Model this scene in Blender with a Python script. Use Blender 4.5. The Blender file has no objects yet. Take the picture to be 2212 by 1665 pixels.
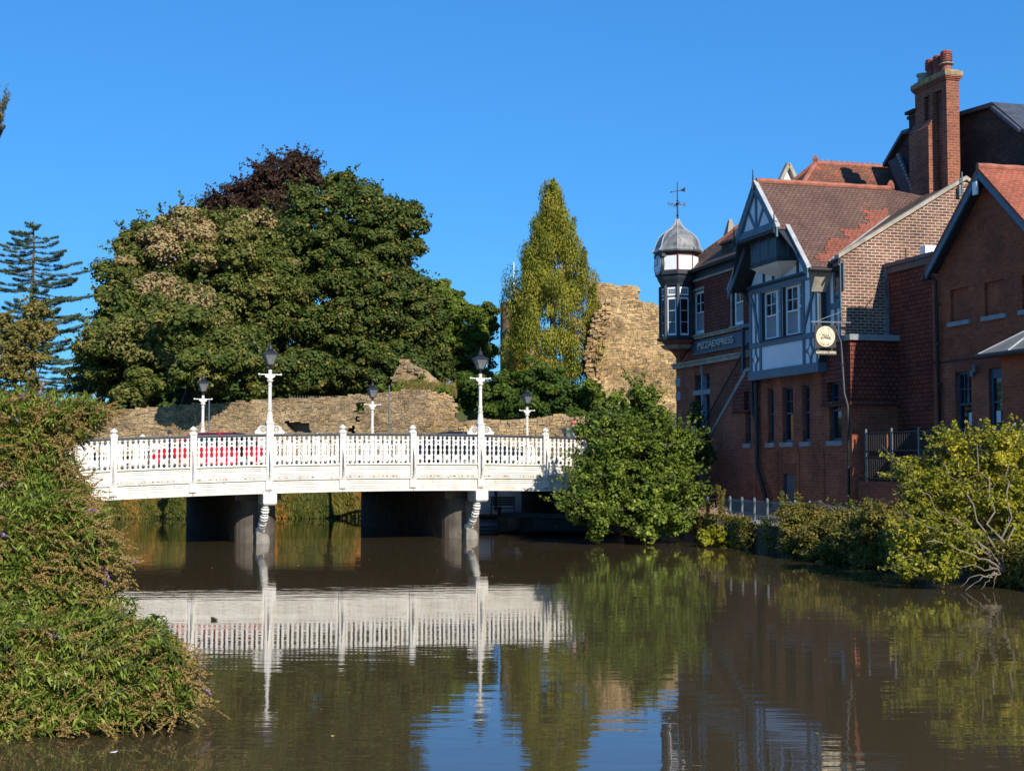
import bpy, math, random
import numpy as np
from mathutils import Matrix, Vector
sc = bpy.context.scene
# ---------------------------------------------------------------- camera
F_PX, HOR, EYE = 2950.0, 997.0, 2.957          # focal length and horizon row of a 2212 x 1665 view, eye height over water
PITCH = math.atan((HOR-832.5)/F_PX)
cd = bpy.data.cameras.new('camera'); cam = bpy.data.objects.new('camera', cd); sc.collection.objects.link(cam)
cam.location = (0, 0, EYE); cam.rotation_euler = (math.pi/2+PITCH, 0, 0)
cd.sensor_fit = 'HORIZONTAL'; cd.sensor_width = 36; cd.lens = 36*F_PX/2212; cd.clip_start = .1; cd.clip_end = 6000
sc.camera = cam
sc.render.resolution_x, sc.render.resolution_y = 1024, 770
# ---------------------------------------------------------------- light
SUN_AZ, SUN_EL = math.radians(24.8), math.radians(31)     # azimuth from straight behind the camera towards the right
sdir = Vector((math.sin(SUN_AZ)*math.cos(SUN_EL), -math.cos(SUN_AZ)*math.cos(SUN_EL), math.sin(SUN_EL)))
w = bpy.data.worlds.new('World'); sc.world = w; w.use_nodes = True
nt = w.node_tree; bg = nt.nodes['Background']; sk = nt.nodes.new('ShaderNodeTexSky')
sk.sky_type = 'NISHITA'; sk.sun_disc = False; sk.sun_elevation = SUN_EL
sk.sun_rotation = math.atan2(sdir.x, sdir.y); sk.altitude = 300; sk.air_density = 1.0; sk.dust_density = 0.15; sk.ozone_density = 4.5
hsv = nt.nodes.new('ShaderNodeHueSaturation'); hsv.inputs['Saturation'].default_value = 1.2; hsv.inputs['Hue'].default_value = .506
nt.links.new(sk.outputs[0], hsv.inputs['Color'])
gam = nt.nodes.new('ShaderNodeGamma'); gam.inputs['Gamma'].default_value = .55; nt.links.new(hsv.outputs[0], gam.inputs['Color'])
tin = nt.nodes.new('ShaderNodeMix'); tin.data_type = 'RGBA'; tin.blend_type = 'MULTIPLY'; tin.inputs[0].default_value = 1; nt.links.new(gam.outputs[0], tin.inputs[6]); tin.inputs[7].default_value = (.63, 1.64, 2.64, 1)
nt.links.new(tin.outputs[2], bg.inputs[0])
bg.inputs[1].default_value = 0.112
sl = bpy.data.lights.new('sun', 'SUN'); sl.energy = 5.0; sl.angle = math.radians(.5); sl.color = (1, .93, .83)
so = bpy.data.objects.new('sun', sl); sc.collection.objects.link(so); so.rotation_euler = sdir.to_track_quat('Z', 'Y').to_euler()
sc.view_settings.view_transform = 'Standard'; sc.view_settings.look = 'None'; sc.view_settings.gamma = 1; sc.view_settings.exposure = 0.22
sc.render.engine = 'CYCLES'
# ---------------------------------------------------------------- survey helpers: a sight line meets a real plane
def ray(x, y):
    u = (x-1106)/F_PX; v = (832.5-y)/F_PX
    return np.array([u, math.cos(PITCH)-v*math.sin(PITCH), math.sin(PITCH)+v*math.cos(PITCH)])
C0 = np.array([0, 0, EYE])
def at(x, y, Z):
    d = ray(x, y); return C0+d*Z/d[1]
def onp(x, y, P, N):
    d = ray(x, y); return C0+d*((P-C0)@N)/(d@N)
D1 = np.array([-.2639, .9646, 0]); D2 = np.array([.9646, .2639, 0]); P0 = np.array([9.57, 53.9, 0])
def loc(P): d = np.asarray(P)-P0; return (float(-d@D1), float(d@D2), float(P[2]))
def onY(pt, y=0):                                  # (s, z) of a sight line on the wall plane at depth y of the riverside frame
    P = onp(pt[0], pt[1], P0+D2*y, D2); l = loc(P); return (l[0], l[2])
def onS(pt, s):
    P = onp(pt[0], pt[1], P0-D1*s, D1); l = loc(P); return (l[1], l[2])
Z1 = lambda a, b: (1382.5+.2422*a, 345.6+.2422*b)
Z2 = lambda a, b: (1555.3+.2422*a, 345.6+.2422*b)
Z3 = lambda a, b: (1808.8+.2422*a, 86.4+.2422*b)
Z4 = lambda a, b: (1808.8+.3458*a, 518.4+.3458*b)
Z5 = lambda a, b: (1463.1+.2768*a, 720+.2768*b)
ZA = lambda a, b: (1405.5+.1384*a, 391.7+.1384*b)
ZB = lambda a, b: (1405.5+.1384*a, 576+.1384*b)
ZC = lambda a, b: (1578.3+.1384*a, 495.4+.1384*b)
ZD = lambda a, b: (1463.1+.1384*a, 708.5+.1384*b)
ZE = lambda a, b: (1440.1+.173*a, 748.8+.173*b)
ZF = lambda a, b: (1947+.173*a, 518.4+.173*b)
ZG = lambda a, b: (1947+.2077*a, 691.2+.2077*b)
ZH = lambda a, b: (1739.6+.0629*a, 679.7+.0629*b)
ZI = lambda a, b: (1002.3+.1302*a, 1048.4+.1302*b)
FRIV = Matrix(((.2639, .9646, 0, P0[0]), (-.9646, .2639, 0, P0[1]), (0, 0, 1, 0), (0, 0, 0, 1)))   # x along the wall, y inwards
EB = np.array([.9285, .3714]); NB = np.array([.3714, -.9285]); B0 = np.array([-13.69, 47.0])
FBR = Matrix(((.9285, -.3714, 0, B0[0]), (.3714, .9285, 0, B0[1]), (0, 0, 1, 0), (0, 0, 0, 1)))    # x along the bridge, y away from the camera
PAN = 2.69
def top(x): k = x/PAN; return 4.01-.0145*(k-4)**2            # height of the handrail of the cambered bridge
IDM = Matrix.Identity(4)
# ---------------------------------------------------------------- objects
BASE = {}
def tag(o, label=None, cat=None, group=None, kind=None):
    if label: o['label'] = label
    if cat: o['category'] = cat
    if group: o['group'] = group
    if kind: o['kind'] = kind
    return o
def thing(name, label, cat, base=(0, 0, 0), frame=IDM, group=None, rz=0):
    o = bpy.data.objects.new(name, None); sc.collection.objects.link(o); o.empty_display_size = .3
    o.matrix_world = frame @ Matrix.Translation(Vector(base)) @ Matrix.Rotation(rz, 4, 'Z')
    BASE[o.name] = Vector(base) if rz == 0 else Vector((0, 0, 0))
    return tag(o, label, cat, group)
def link(name, me, mat, parent=None, frame=None):
    o = bpy.data.objects.new(name, me); sc.collection.objects.link(o)
    for m in (mat if isinstance(mat, (list, tuple)) else [mat]): me.materials.append(m)
    if parent is not None:
        o.parent = parent; BASE[o.name] = BASE.get(parent.name, Vector((0, 0, 0)))
    if frame is not None: o.matrix_world = frame
    return o
def copy_tree(o, parent=None):
    c = o.copy(); sc.collection.objects.link(c)
    if parent is not None: c.parent = parent
    for ch in list(o.children): copy_tree(ch, c)
    return c
class MB:
    def __init__(s): s.v = []; s.f = []; s.m = []; s.t = []
    def add(s, vs, fs, mi=0, t=.5):
        n = len(s.v); s.v += [tuple(float(c) for c in v) for v in vs]
        for f in fs: s.f.append([i+n for i in f]); s.m.append(mi); s.t.append(t)
        return s
    def box(s, x0, x1, y0, y1, z0, z1, mi=0, t=.5):
        x0, x1 = sorted((x0, x1)); y0, y1 = sorted((y0, y1)); z0, z1 = sorted((z0, z1))
        return s.add([(x0,y0,z0),(x1,y0,z0),(x1,y1,z0),(x0,y1,z0),(x0,y0,z1),(x1,y0,z1),(x1,y1,z1),(x0,y1,z1)],
              [(0,3,2,1),(4,5,6,7),(0,1,5,4),(1,2,6,5),(2,3,7,6),(3,0,4,7)], mi, t)
    def hexa(s, lo, hi, mi=0, t=.5):          # two 4-corner rings
        return s.add(list(lo)+list(hi), [(3,2,1,0),(4,5,6,7),(0,1,5,4),(1,2,6,5),(2,3,7,6),(3,0,4,7)], mi, t)
    def slab(s, pts, d, mi=0, t=.5):           # polygon pts (3d) thickened by vector d
        n = len(pts); q = [tuple(np.add(p, d)) for p in pts]
        return s.add(list(pts)+q, [tuple(range(n)), tuple(range(2*n-1, n-1, -1))]+[(i, i+n, (i+1) % n+n, (i+1) % n) for i in range(n)], mi, t)
    def prism(s, pts, y0, y1, mi=0, t=.5):     # polygon (x,z) in a wall plane, extruded in y
        return s.slab([(p[0], y0, p[1]) for p in pts], (0, y1-y0, 0), mi, t)
    def bar(s, a, b, w, h=None, mi=0, up=(0, 0, 1)):
        a = Vector(a); b = Vector(b); h = h or w; d = (b-a).normalized(); u = Vector(up)
        if abs(d.dot(u)) > .98: u = Vector((0, 1, 0))
        x = d.cross(u).normalized()*w/2; y = x.cross(d).normalized()*h/2
        return s.hexa([a-x-y, a+x-y, a+x+y, a-x+y], [b-x-y, b+x-y, b+x+y, b-x+y], mi)
    def tube(s, pts, rad, n=8, mi=0, cap=True):
        pts = [Vector(p) for p in pts]; m = len(pts)
        if not hasattr(rad, '__len__'): rad = [rad]*m
        vs = []; x = None
        for i, p in enumerate(pts):
            d = (pts[min(i+1, m-1)]-pts[max(i-1, 0)]).normalized()
            if x is None: x = d.cross(Vector((0, 0, 1)) if abs(d.z) < .95 else Vector((0, 1, 0))).normalized()
            x = (x-d*x.dot(d)).normalized(); y = d.cross(x)
            for j in range(n):
                a = 2*math.pi*j/n; vs.append(p+(x*math.cos(a)+y*math.sin(a))*rad[i])
        fs = [(i*n+j, i*n+(j+1) % n, (i+1)*n+(j+1) % n, (i+1)*n+j) for i in range(m-1) for j in range(n)]
        if cap: fs += [tuple(range(n-1, -1, -1)), tuple(range((m-1)*n, m*n))]
        return s.add(vs, fs, mi)
    def lathe(s, prof, c=(0, 0, 0), n=12, mi=0, a0=0.):       # prof: (radius, z)
        vs = []; m = len(prof)
        for r, z in prof:
            for j in range(n):
                a = a0+2*math.pi*j/n; vs.append((c[0]+r*math.cos(a), c[1]+r*math.sin(a), c[2]+z))
        fs = [(i*n+j, i*n+(j+1) % n, (i+1)*n+(j+1) % n, (i+1)*n+j) for i in range(m-1) for j in range(n)]
        fs += [tuple(range(n-1, -1, -1)), tuple(range((m-1)*n, m*n))]
        return s.add(vs, fs, mi)
    def build(s, name, mat, parent=None, frame=None, smooth=False, bevel=0):
        b = BASE.get(parent.name, Vector((0, 0, 0))) if parent is not None else Vector((0, 0, 0))
        V = [(v[0]-b.x, v[1]-b.y, v[2]-b.z) for v in s.v]
        me = bpy.data.meshes.new(name); me.from_pydata(V, [], s.f); me.update()
        uv = me.uv_layers.new(name='UVMap').data
        co = np.array(s.v)
        for p in me.polygons:
            nn = p.normal
            if abs(nn.z) > .97: t = Vector((1, 0, 0)); q = Vector((0, 1, 0))
            else: t = Vector((0, 0, 1)).cross(nn).normalized(); q = nn.cross(t)
            for li in p.loop_indices:
                v = co[me.loops[li].vertex_index]
                uv[li].uv = (v[0]*t.x+v[1]*t.y+v[2]*t.z, v[0]*q.x+v[1]*q.y+v[2]*q.z)
        me.polygons.foreach_set('material_index', s.m)
        if smooth: me.polygons.foreach_set('use_smooth', [True]*len(s.f))
        if any(t != .5 for t in s.t):
            at_ = me.attributes.new('tint', 'FLOAT', 'FACE'); at_.data.foreach_set('value', s.t)
        o = link(name, me, mat, parent, frame)
        if bevel:
            bm = o.modifiers.new('bevel', 'BEVEL'); bm.width = bevel; bm.segments = 2; bm.limit_method = 'ANGLE'
        return o
# ---------------------------------------------------------------- materials
def new_mat(name):
    m = bpy.data.materials.new(name); m.use_nodes = True
    n = m.node_tree; return m, n, n.nodes['Principled BSDF']
def ramp(n, stops, fac):
    r = n.nodes.new('ShaderNodeValToRGB'); e = r.color_ramp.elements
    while len(e) < len(stops): e.new(.5)
    for i, (p, c) in enumerate(stops): e[i].position = p; e[i].color = (*c, 1) if len(c) == 3 else c
    n.links.new(fac, r.inputs[0]); return r.outputs[0]
def noise(n, scale, detail=4, vec=None, rough=.55, out='Fac'):
    t = n.nodes.new('ShaderNodeTexNoise'); t.inputs['Scale'].default_value = scale; t.inputs['Detail'].default_value = detail
    t.inputs['Roughness'].default_value = rough
    if vec: n.links.new(vec, t.inputs['Vector'])
    return t.outputs[out]
def mixc(n, fac, a, b, mode='MIX'):
    x = n.nodes.new('ShaderNodeMix'); x.data_type = 'RGBA'; x.blend_type = mode
    for sk_, v in ((x.inputs[0], fac), (x.inputs[6], a), (x.inputs[7], b)):
        if hasattr(v, 'links') or hasattr(v, 'is_output'): n.links.new(v, sk_)
        elif hasattr(v, '__len__'): sk_.default_value = (*v, 1)[:4]
        else: sk_.default_value = v
    return x.outputs[2]
def vecs(n, kind='UV', scale=(1, 1, 1)):
    t = n.nodes.new('ShaderNodeTexCoord'); m = n.nodes.new('ShaderNodeMapping'); m.inputs['Scale'].default_value = scale
    n.links.new(t.outputs[kind], m.inputs[0]); return m.outputs[0]
def bump(n, p, h, strength=.4, dist=.02):
    b = n.nodes.new('ShaderNodeBump'); b.inputs['Strength'].default_value = strength; b.inputs['Distance'].default_value = dist
    n.links.new(h, b.inputs['Height']); n.links.new(b.outputs[0], p.inputs['Normal'])
def plain(name, col, rough=.6, var=.15, scale=3, metal=0, spec=.5, dirt=None):
    m, n, p = new_mat(name); v = vecs(n, 'Object')
    f = noise(n, scale, 5, v)
    lo = tuple(c*(1-var) for c in col); hi = tuple(min(1, c*(1+var)) for c in col)
    c = ramp(n, [(.3, lo), (.7, hi)], f)
    if dirt:
        f2 = noise(n, dirt[1], 6, vecs(n, 'Object', (1, 1, .35)))
        fac = ramp(n, [(dirt[2], (0, 0, 0)), (dirt[2]+.08, (1, 1, 1))], f2); c = mixc(n, fac, c, dirt[0])
    n.links.new(c, p.inputs['Base Color']); p.inputs['Roughness'].default_value = rough; p.inputs['Metallic'].default_value = metal
    p.inputs['Specular IOR Level'].default_value = spec
    bump(n, p, noise(n, scale*6, 4, v), .15, .01)
    return m
def brick(name, c1, c2, mortar, bw=.30, rh=.105, ms=.011, stain=(.5, 1.15), offs=.5, patch=None, bumps=.5, rough=.85):
    m, n, p = new_mat(name); v = vecs(n)
    b = n.nodes.new('ShaderNodeTexBrick'); b.offset = offs; n.links.new(v, b.inputs['Vector'])
    b.inputs['Color1'].default_value = (*c1, 1); b.inputs['Color2'].default_value = (*c2, 1); b.inputs['Mortar'].default_value = (*mortar, 1)
    for k, x in (('Scale', 1), ('Mortar Size', ms), ('Mortar Smooth', .3), ('Bias', -.1), ('Brick Width', bw), ('Row Height', rh)): b.inputs[k].default_value = x
    big = noise(n, .55, 6, v, .7); small = noise(n, 9, 4, v)
    c = mixc(n, 1., b.outputs[0], ramp(n, [(.3, (stain[0],)*3), (.65, (stain[1],)*3)], big), 'MULTIPLY')
    c = mixc(n, 1., c, ramp(n, [(.3, (.72, .72, .72)), (.7, (1.15, 1.12, 1.1))], small), 'MULTIPLY')
    if patch:
        cell = n.nodes.new('ShaderNodeTexVoronoi'); cell.inputs['Scale'].default_value = 1; cell.inputs['Randomness'].default_value = 0.35
        n.links.new(vecs(n, 'UV', (1/bw, 1/rh, 1)), cell.inputs['Vector'])
        x = n.nodes.new('ShaderNodeMath'); x.operation = 'MULTIPLY_ADD'; x.inputs[1].default_value = .35
        n.links.new(cell.outputs['Color'], x.inputs[0]); n.links.new(noise(n, patch[1], 3, v), x.inputs[2])
        fac = ramp(n, [(patch[2], (0, 0, 0)), (patch[2]+.03, (1, 1, 1))], x.outputs[0])
        c = mixc(n, fac, c, mixc(n, 1., b.outputs[0], patch[0], 'MIX'))
    n.links.new(c, p.inputs['Base Color']); p.inputs['Roughness'].default_value = rough; p.inputs['Specular IOR Level'].default_value = .25
    inv = n.nodes.new('ShaderNodeMath'); inv.operation = 'MULTIPLY_ADD'; inv.inputs[1].default_value = -1; n.links.new(b.outputs['Fac'], inv.inputs[0]); n.links.new(small, inv.inputs[2])
    bump(n, p, inv.outputs[0], bumps, .012)
    return m
def leafmat(name, stops, trans=.25, rough=.55):
    m, n, p = new_mat(name); a = n.nodes.new('ShaderNodeAttribute'); a.attribute_name = 'tint'
    c = ramp(n, stops, a.outputs['Fac']); n.links.new(c, p.inputs['Base Color']); p.inputs['Roughness'].default_value = rough
    p.inputs['Specular IOR Level'].default_value = .15
    t = n.nodes.new('ShaderNodeBsdfTranslucent'); n.links.new(c, t.inputs[0])
    x = n.nodes.new('ShaderNodeMixShader'); x.inputs[0].default_value = trans
    n.links.new(p.outputs[0], x.inputs[1]); n.links.new(t.outputs[0], x.inputs[2]); n.links.new(x.outputs[0], n.nodes['Material Output'].inputs[0])
    return m
def stonemat(name, stops, rough=.9):
    m, n, p = new_mat(name); a = n.nodes.new('ShaderNodeAttribute'); a.attribute_name = 'tint'
    v = vecs(n, 'Object'); f = noise(n, 2.2, 8, v, .7)
    c = mixc(n, 1., ramp(n, stops, a.outputs['Fac']), ramp(n, [(.3, (.62, .6, .58)), (.68, (1.2, 1.15, 1.1))], f), 'MULTIPLY')
    c = mixc(n, 1., c, ramp(n, [(.34, (.5, .46, .42)), (.6, (1.08, 1.05, 1.0))], noise(n, .45, 7, v, .7)), 'MULTIPLY')
    n.links.new(c, p.inputs['Base Color']); p.inputs['Roughness'].default_value = rough; p.inputs['Specular IOR Level'].default_value = .2
    bump(n, p, noise(n, 7, 6, v, .7), .7, .05); return m

M = {}
def whitepaint():
    m, n, p = new_mat('white_paint'); v = vecs(n, 'Object'); v2 = vecs(n, 'Object', (6, 6, 1.2))
    c = ramp(n, [(.3, (.68, .64, .56)), (.62, (.80, .765, .69))], noise(n, 1.6, 6, v))
    fac = ramp(n, [(.615, (0, 0, 0)), (.67, (1, 1, 1))], noise(n, 1.7, 8, v2, .65))
    c = mixc(n, fac, c, (.33, .19, .11))
    f3 = noise(n, 3.1, 7, vecs(n, 'Object', (1, 1, .5)), .7); c = mixc(n, 1., c, ramp(n, [(.35, (.86, .83, .76)), (.6, (1, 1, 1))], f3), 'MULTIPLY')
    n.links.new(c, p.inputs['Base Color']); p.inputs['Roughness'].default_value = .45
    bump(n, p, noise(n, 12, 4, v), .15, .006); return m
M['white'] = whitepaint()
M['rust'] = plain('rusted_paint', (.28, .14, .07), .9, .5, 9)
M['render'] = plain('white_render', (.80, .80, .80), .7, .06, 1.2)
M['panelwhite'] = plain('white_panel', (.88, .88, .87), .5, .03, 2)
M['timber'] = plain('blue_grey_timber', (.075, .135, .185), .5, .2, 4)
M['darktimber'] = plain('dark_timber', (.022, .03, .04), .6, .3, 4)
M['sash'] = plain('white_sash_paint', (.86, .86, .86), .5, .04, 5)
M['blueframe'] = plain('dark_blue_frame', (.03, .065, .105), .5, .2, 5)
M['black'] = plain('black_iron', (.018, .018, .02), .5, .3, 6)
M['rail'] = plain('grey_black_handrail', (.05, .05, .05), .4, .3, 4)
M['greyiron'] = plain('galvanised_iron', (.12, .14, .15), .55, .3, 6)
M['lead'] = plain('lead_sheet', (.20, .20, .195), .5, .5, 2.2, dirt=((.10, .10, .10), 3, .56))
M['leadlight'] = plain('bare_lead_roll', (.42, .42, .40), .5, .2, 3)
M['stone'] = plain('buff_stone', (.36, .31, .23), .85, .3, 2.5)
M['greystone'] = plain('grey_stone_sill', (.27, .28, .28), .85, .2, 3)
M['concrete'] = plain('concrete', (.26, .24, .20), .9, .3, 1.5)
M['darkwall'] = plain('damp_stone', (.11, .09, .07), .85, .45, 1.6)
M['brickA'] = brick('red_brick', (.43, .11, .05), (.30, .075, .038), (.28, .17, .12), stain=(.45, 1.2))
M['brickplain'] = brick('rubbed_red_brick', (.25, .075, .04), (.22, .065, .035), (.27, .12, .08), .10, .6, .003, (.8, 1.1))
M['brickE'] = brick('orange_red_brick', (.42, .105, .045), (.30, .08, .04), (.30, .14, .09), ms=.008)
M['brickC'] = brick('multi_stock_brick', (.23, .10, .065), (.10, .055, .042), (.52, .42, .31), ms=.016, stain=(.6, 1.3))
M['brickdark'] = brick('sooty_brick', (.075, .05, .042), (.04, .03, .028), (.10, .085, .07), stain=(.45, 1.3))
M['brickchim'] = brick('chimney_brick', (.36, .11, .055), (.24, .07, .04), (.36, .25, .18), stain=(.5, 1.15))
M['scale'] = brick('fish_scale_tile', (.27, .07, .042), (.165, .045, .032), (.022, .012, .011), .20, .15, .014, (.6, 1.2), bumps=1.)
M['roof'] = brick('brown_clay_tile', (.19, .11, .08), (.15, .085, .068), (.045, .028, .022), .19, .13, .012, (.65, 1.2), patch=((.42, .10, .045), .5, .90), bumps=1.)
M['roofold'] = brick('mossy_clay_tile', (.17, .115, .08), (.11, .078, .055), (.03, .022, .016), .17, .115, .014, (.55, 1.25), patch=((.33, .10, .05), .6, .84), bumps=1.)
M['repair'] = brick('newer_clay_tile', (.36, .12, .07), (.26, .09, .06), (.12, .05, .035), .19, .13, .009, (.6, 1.1), bumps=1.)
M['rooforange'] = brick('orange_clay_tile', (.42, .135, .075), (.32, .10, .058), (.17, .06, .04), .19, .13, .008, (.75, 1.15), bumps=1.)
M['rooforangeold'] = brick('weathered_red_tile', (.30, .11, .06), (.16, .085, .06), (.05, .03, .02), .19, .13, .012, (.5, 1.3), patch=((.42, .11, .05), .7, .80), bumps=1.)
M['ridge'] = plain('terracotta_ridge', (.34, .12, .07), .8, .3, 3)
M['slate'] = plain('slate', (.07, .075, .085), .5, .3, 3)
M['felt'] = plain('grey_roof_sheet', (.19, .19, .165), .7, .2, 2)
M['pot'] = plain('red_clay_pot', (.26, .075, .05), .7, .25, 6)
M['cream'] = plain('cream_paint', (.85, .74, .50), .5, .05, 4)
M['creamlet'] = plain('cream_lettering', (.50, .46, .40), .5, .05, 4)
M['signbrown'] = plain('sign_brown_black', (.035, .025, .024), .5, .2, 4)
M['signblue'] = plain('sign_fascia_blue_grey', (.07, .115, .145), .5, .15, 3)
M['shade'] = plain('black_iron_shade', (.02, .022, .026), .35, .2, 6)
M['red'] = plain('red_car_paint', (.50, .008, .02), .2, .03, 2)
M['navy'] = plain('dark_car_paint', (.012, .018, .03), .15, .1, 2)
M['tyre'] = plain('tyre_rubber', (.015, .015, .015), .8, .1, 5)
M['alloy'] = plain('alloy_wheel', (.4, .4, .42), .35, .1, 5, metal=.8)
M['bark'] = plain('bark', (.10, .08, .06), .9, .4, 4)
M['palebark'] = plain('pale_bark', (.20, .16, .11), .85, .25, 8)
M['soil'] = plain('soil', (.07, .055, .035), .95, .35, .8)
M['grass'] = plain('rough_grass_ground', (.06, .075, .025), .95, .4, .6)
M['asphalt'] = plain('asphalt', (.05, .05, .05), .9, .2, 3)
M['boatwood'] = plain('boat_boards', (.16, .14, .11), .7, .35, 4)
M['bluewood'] = plain('blue_white_jetty_paint', (.42, .52, .62), .6, .2, 4)
M['skin'] = plain('skin', (.45, .25, .18), .6, .05, 4)
M['greycloth'] = plain('grey_jacket_cloth', (.26, .29, .31), .9, .2, 8)
M['pinkcloth'] = plain('pink_cap_cloth', (.55, .13, .12), .9, .1, 8)
M['trouser'] = plain('dark_trouser_cloth', (.03, .035, .05), .9, .1, 8)
M['blind'] = plain('pale_blind', (.30, .29, .30), .8, .1, 3)
M['amber'] = plain('paper_notice', (.7, .7, .72), .7, .03, 5)
def glassm(name, col, rough):
    m, n, p = new_mat(name); p.inputs['Base Color'].default_value = (*col, 1); p.inputs['Roughness'].default_value = rough
    p.inputs['Specular IOR Level'].default_value = .8; bump(n, p, noise(n, 1.3, 2, vecs(n, 'Object')), .12, .02); return m
M['glass'] = glassm('dark_window_glass', (.012, .014, .017), .04)
def clearglass():
    m, n, p = new_mat('lantern_glass'); g = n.nodes.new('ShaderNodeBsdfGlossy'); g.inputs['Roughness'].default_value = .15
    t = n.nodes.new('ShaderNodeBsdfTransparent'); t.inputs[0].default_value = (.62, .66, .66, 1)
    d = n.nodes.new('ShaderNodeBsdfDiffuse'); d.inputs[0].default_value = (.32, .33, .32, 1)
    x = n.nodes.new('ShaderNodeMixShader'); x.inputs[0].default_value = .5; y = n.nodes.new('ShaderNodeMixShader'); y.inputs[0].default_value = .12
    n.links.new(t.outputs[0], x.inputs[1]); n.links.new(d.outputs[0], x.inputs[2]); n.links.new(x.outputs[0], y.inputs[1]); n.links.new(g.outputs[0], y.inputs[2])
    n.links.new(y.outputs[0], n.nodes['Material Output'].inputs[0]); return m
M['lglass'] = clearglass()
def water():
    m, n, p = new_mat('river_water')
    p.inputs['Base Color'].default_value = (.068, .050, .023, 1); p.inputs['Roughness'].default_value = .02; p.inputs['IOR'].default_value = 1.55
    geo = n.nodes.new('ShaderNodeNewGeometry')
    mp = n.nodes.new('ShaderNodeMapping'); mp.inputs['Scale'].default_value = (.30, 1.15, 1); mp.inputs['Rotation'].default_value = (0, 0, .12); n.links.new(geo.outputs['Position'], mp.inputs[0])
    mp2 = n.nodes.new('ShaderNodeMapping'); mp2.inputs['Scale'].default_value = (.12, .42, 1); n.links.new(geo.outputs['Position'], mp2.inputs[0])
    a = noise(n, 2.6, 3, mp.outputs[0], .5); b = noise(n, 1.0, 2, mp2.outputs[0], .5)
    # gusts: the surface is ruffled in patches and smooth between them
    mp3 = n.nodes.new('ShaderNodeMapping'); mp3.inputs['Scale'].default_value = (.05, .12, 1); n.links.new(geo.outputs['Position'], mp3.inputs[0])
    g = ramp(n, [(.35, (.22, .22, .22)), (.65, (1, 1, 1))], noise(n, 1.0, 2, mp3.outputs[0], .5))
    mu = n.nodes.new('ShaderNodeMath'); mu.operation = 'MULTIPLY'; n.links.new(a, mu.inputs[0]); n.links.new(g, mu.inputs[1])
    b1 = n.nodes.new('ShaderNodeBump'); b1.inputs['Strength'].default_value = 1; b1.inputs['Distance'].default_value = .0048; n.links.new(mu.outputs[0], b1.inputs['Height'])
    b2 = n.nodes.new('ShaderNodeBump'); b2.inputs['Strength'].default_value = 1; b2.inputs['Distance'].default_value = .007; n.links.new(b, b2.inputs['Height'])
    n.links.new(b1.outputs[0], b2.inputs['Normal']); n.links.new(b2.outputs[0], p.inputs['Normal'])
    return m
M['shadedglass'] = plain('shaded_oriel_glass', (.006, .008, .011), .35, .2, 3)  # darker, duller copy of the window glass: shade under the verge put into colour
M['water'] = water()
G1, G2, G3 = (.018, .032, .010), (.050, .078, .020), (.095, .115, .028)
M['leafgreen'] = leafmat('sycamore_leaves', [(0, (.022, .045, .008)), (.5, (.075, .105, .02)), (.85, (.15, .15, .03)), (1, (.38, .20, .05))], .15)
M['leafolive'] = leafmat('olive_orange_leaves', [(0, (.03, .052, .008)), (.45, (.105, .13, .022)), (.75, (.25, .20, .06)), (1, (.37, .26, .12))], .15)
M['leafcopper'] = leafmat('copper_beech_leaves', [(0, (.03, .02, .014)), (.6, (.085, .045, .03)), (1, (.16, .09, .045))])
M['leafdark'] = leafmat('dark_hedge_leaves', [(0, (0.027, 0.052, 0.008)), (.6, (0.076, 0.120, 0.017)), (1, (0.151, 0.190, 0.028))])
M['leafmid'] = leafmat('mid_green_leaves', [(0, (0.043, 0.075, 0.010)), (.6, (0.130, 0.180, 0.022)), (1, (0.259, 0.270, 0.039))])
M['leafconifer'] = leafmat('conifer_sprays', [(0, (.08, .10, .012)), (.5, (.28, .29, .035)), (.85, (.46, .38, .06)), (1, (.50, .28, .07))], .35)
M['leafcedar'] = leafmat('cedar_needles', [(0, (.055, .095, .05)), (1, (.21, .27, .14))])
M['leafbrown'] = leafmat('browning_leaves', [(0, (.09, .10, .02)), (.5, (.22, .19, .05)), (1, (.38, .23, .08))])
M['leafbush'] = leafmat('river_bush_leaves', [(0, (0.043, 0.075, 0.010)), (.55, (0.151, 0.210, 0.025)), (1, (0.389, 0.420, 0.072))], rough=.4)
M['leafyellow'] = leafmat('yellowing_leaves', [(0, (0.065, 0.085, 0.008)), (.5, (0.292, 0.280, 0.022)), (.8, (0.540, 0.430, 0.033)), (1, (0.670, 0.600, 0.154))], rough=.4)
M['leafbramble'] = leafmat('bramble_leaves', [(0, (0.054, 0.065, 0.011)), (.5, (0.184, 0.165, 0.028)), (1, (0.389, 0.240, 0.066))])
M['leafbud'] = leafmat('buddleia_leaves', [(0, (.055, .10, .012)), (.55, (.22, .28, .04)), (.9, (.42, .45, .10)), (1, (.6, .62, .34))], .3)
M['spike'] = leafmat('spent_flower_spikes', [(0, (.21, .135, .04)), (1, (.46, .32, .11))], .15)
M['purple'] = leafmat('purple_florets', [(0, (.28, .17, .33)), (1, (.55, .38, .58))], .2)
M['creeper'] = leafmat('autumn_creeper', [(0, (0.050, 0.069, 0.011)), (.45, (0.149, 0.139, 0.025)), (.7, (0.365, 0.154, 0.030)), (1, (0.664, 0.169, 0.038))])
M['drygrass'] = leafmat('dry_stems', [(0, (0.256, 0.205, 0.102)), (1, (0.615, 0.427, 0.273))])
M['castle'] = stonemat('castle_sandstone', [(0, (.22, .165, .105)), (.35, (.44, .32, .17)), (.7, (.60, .43, .21)), (1, (.64, .35, .12))])
M['curtain'] = stonemat('curtain_wall_rubble', [(0, (.17, .145, .105)), (.5, (.41, .32, .20)), (1, (.56, .39, .18))])
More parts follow.
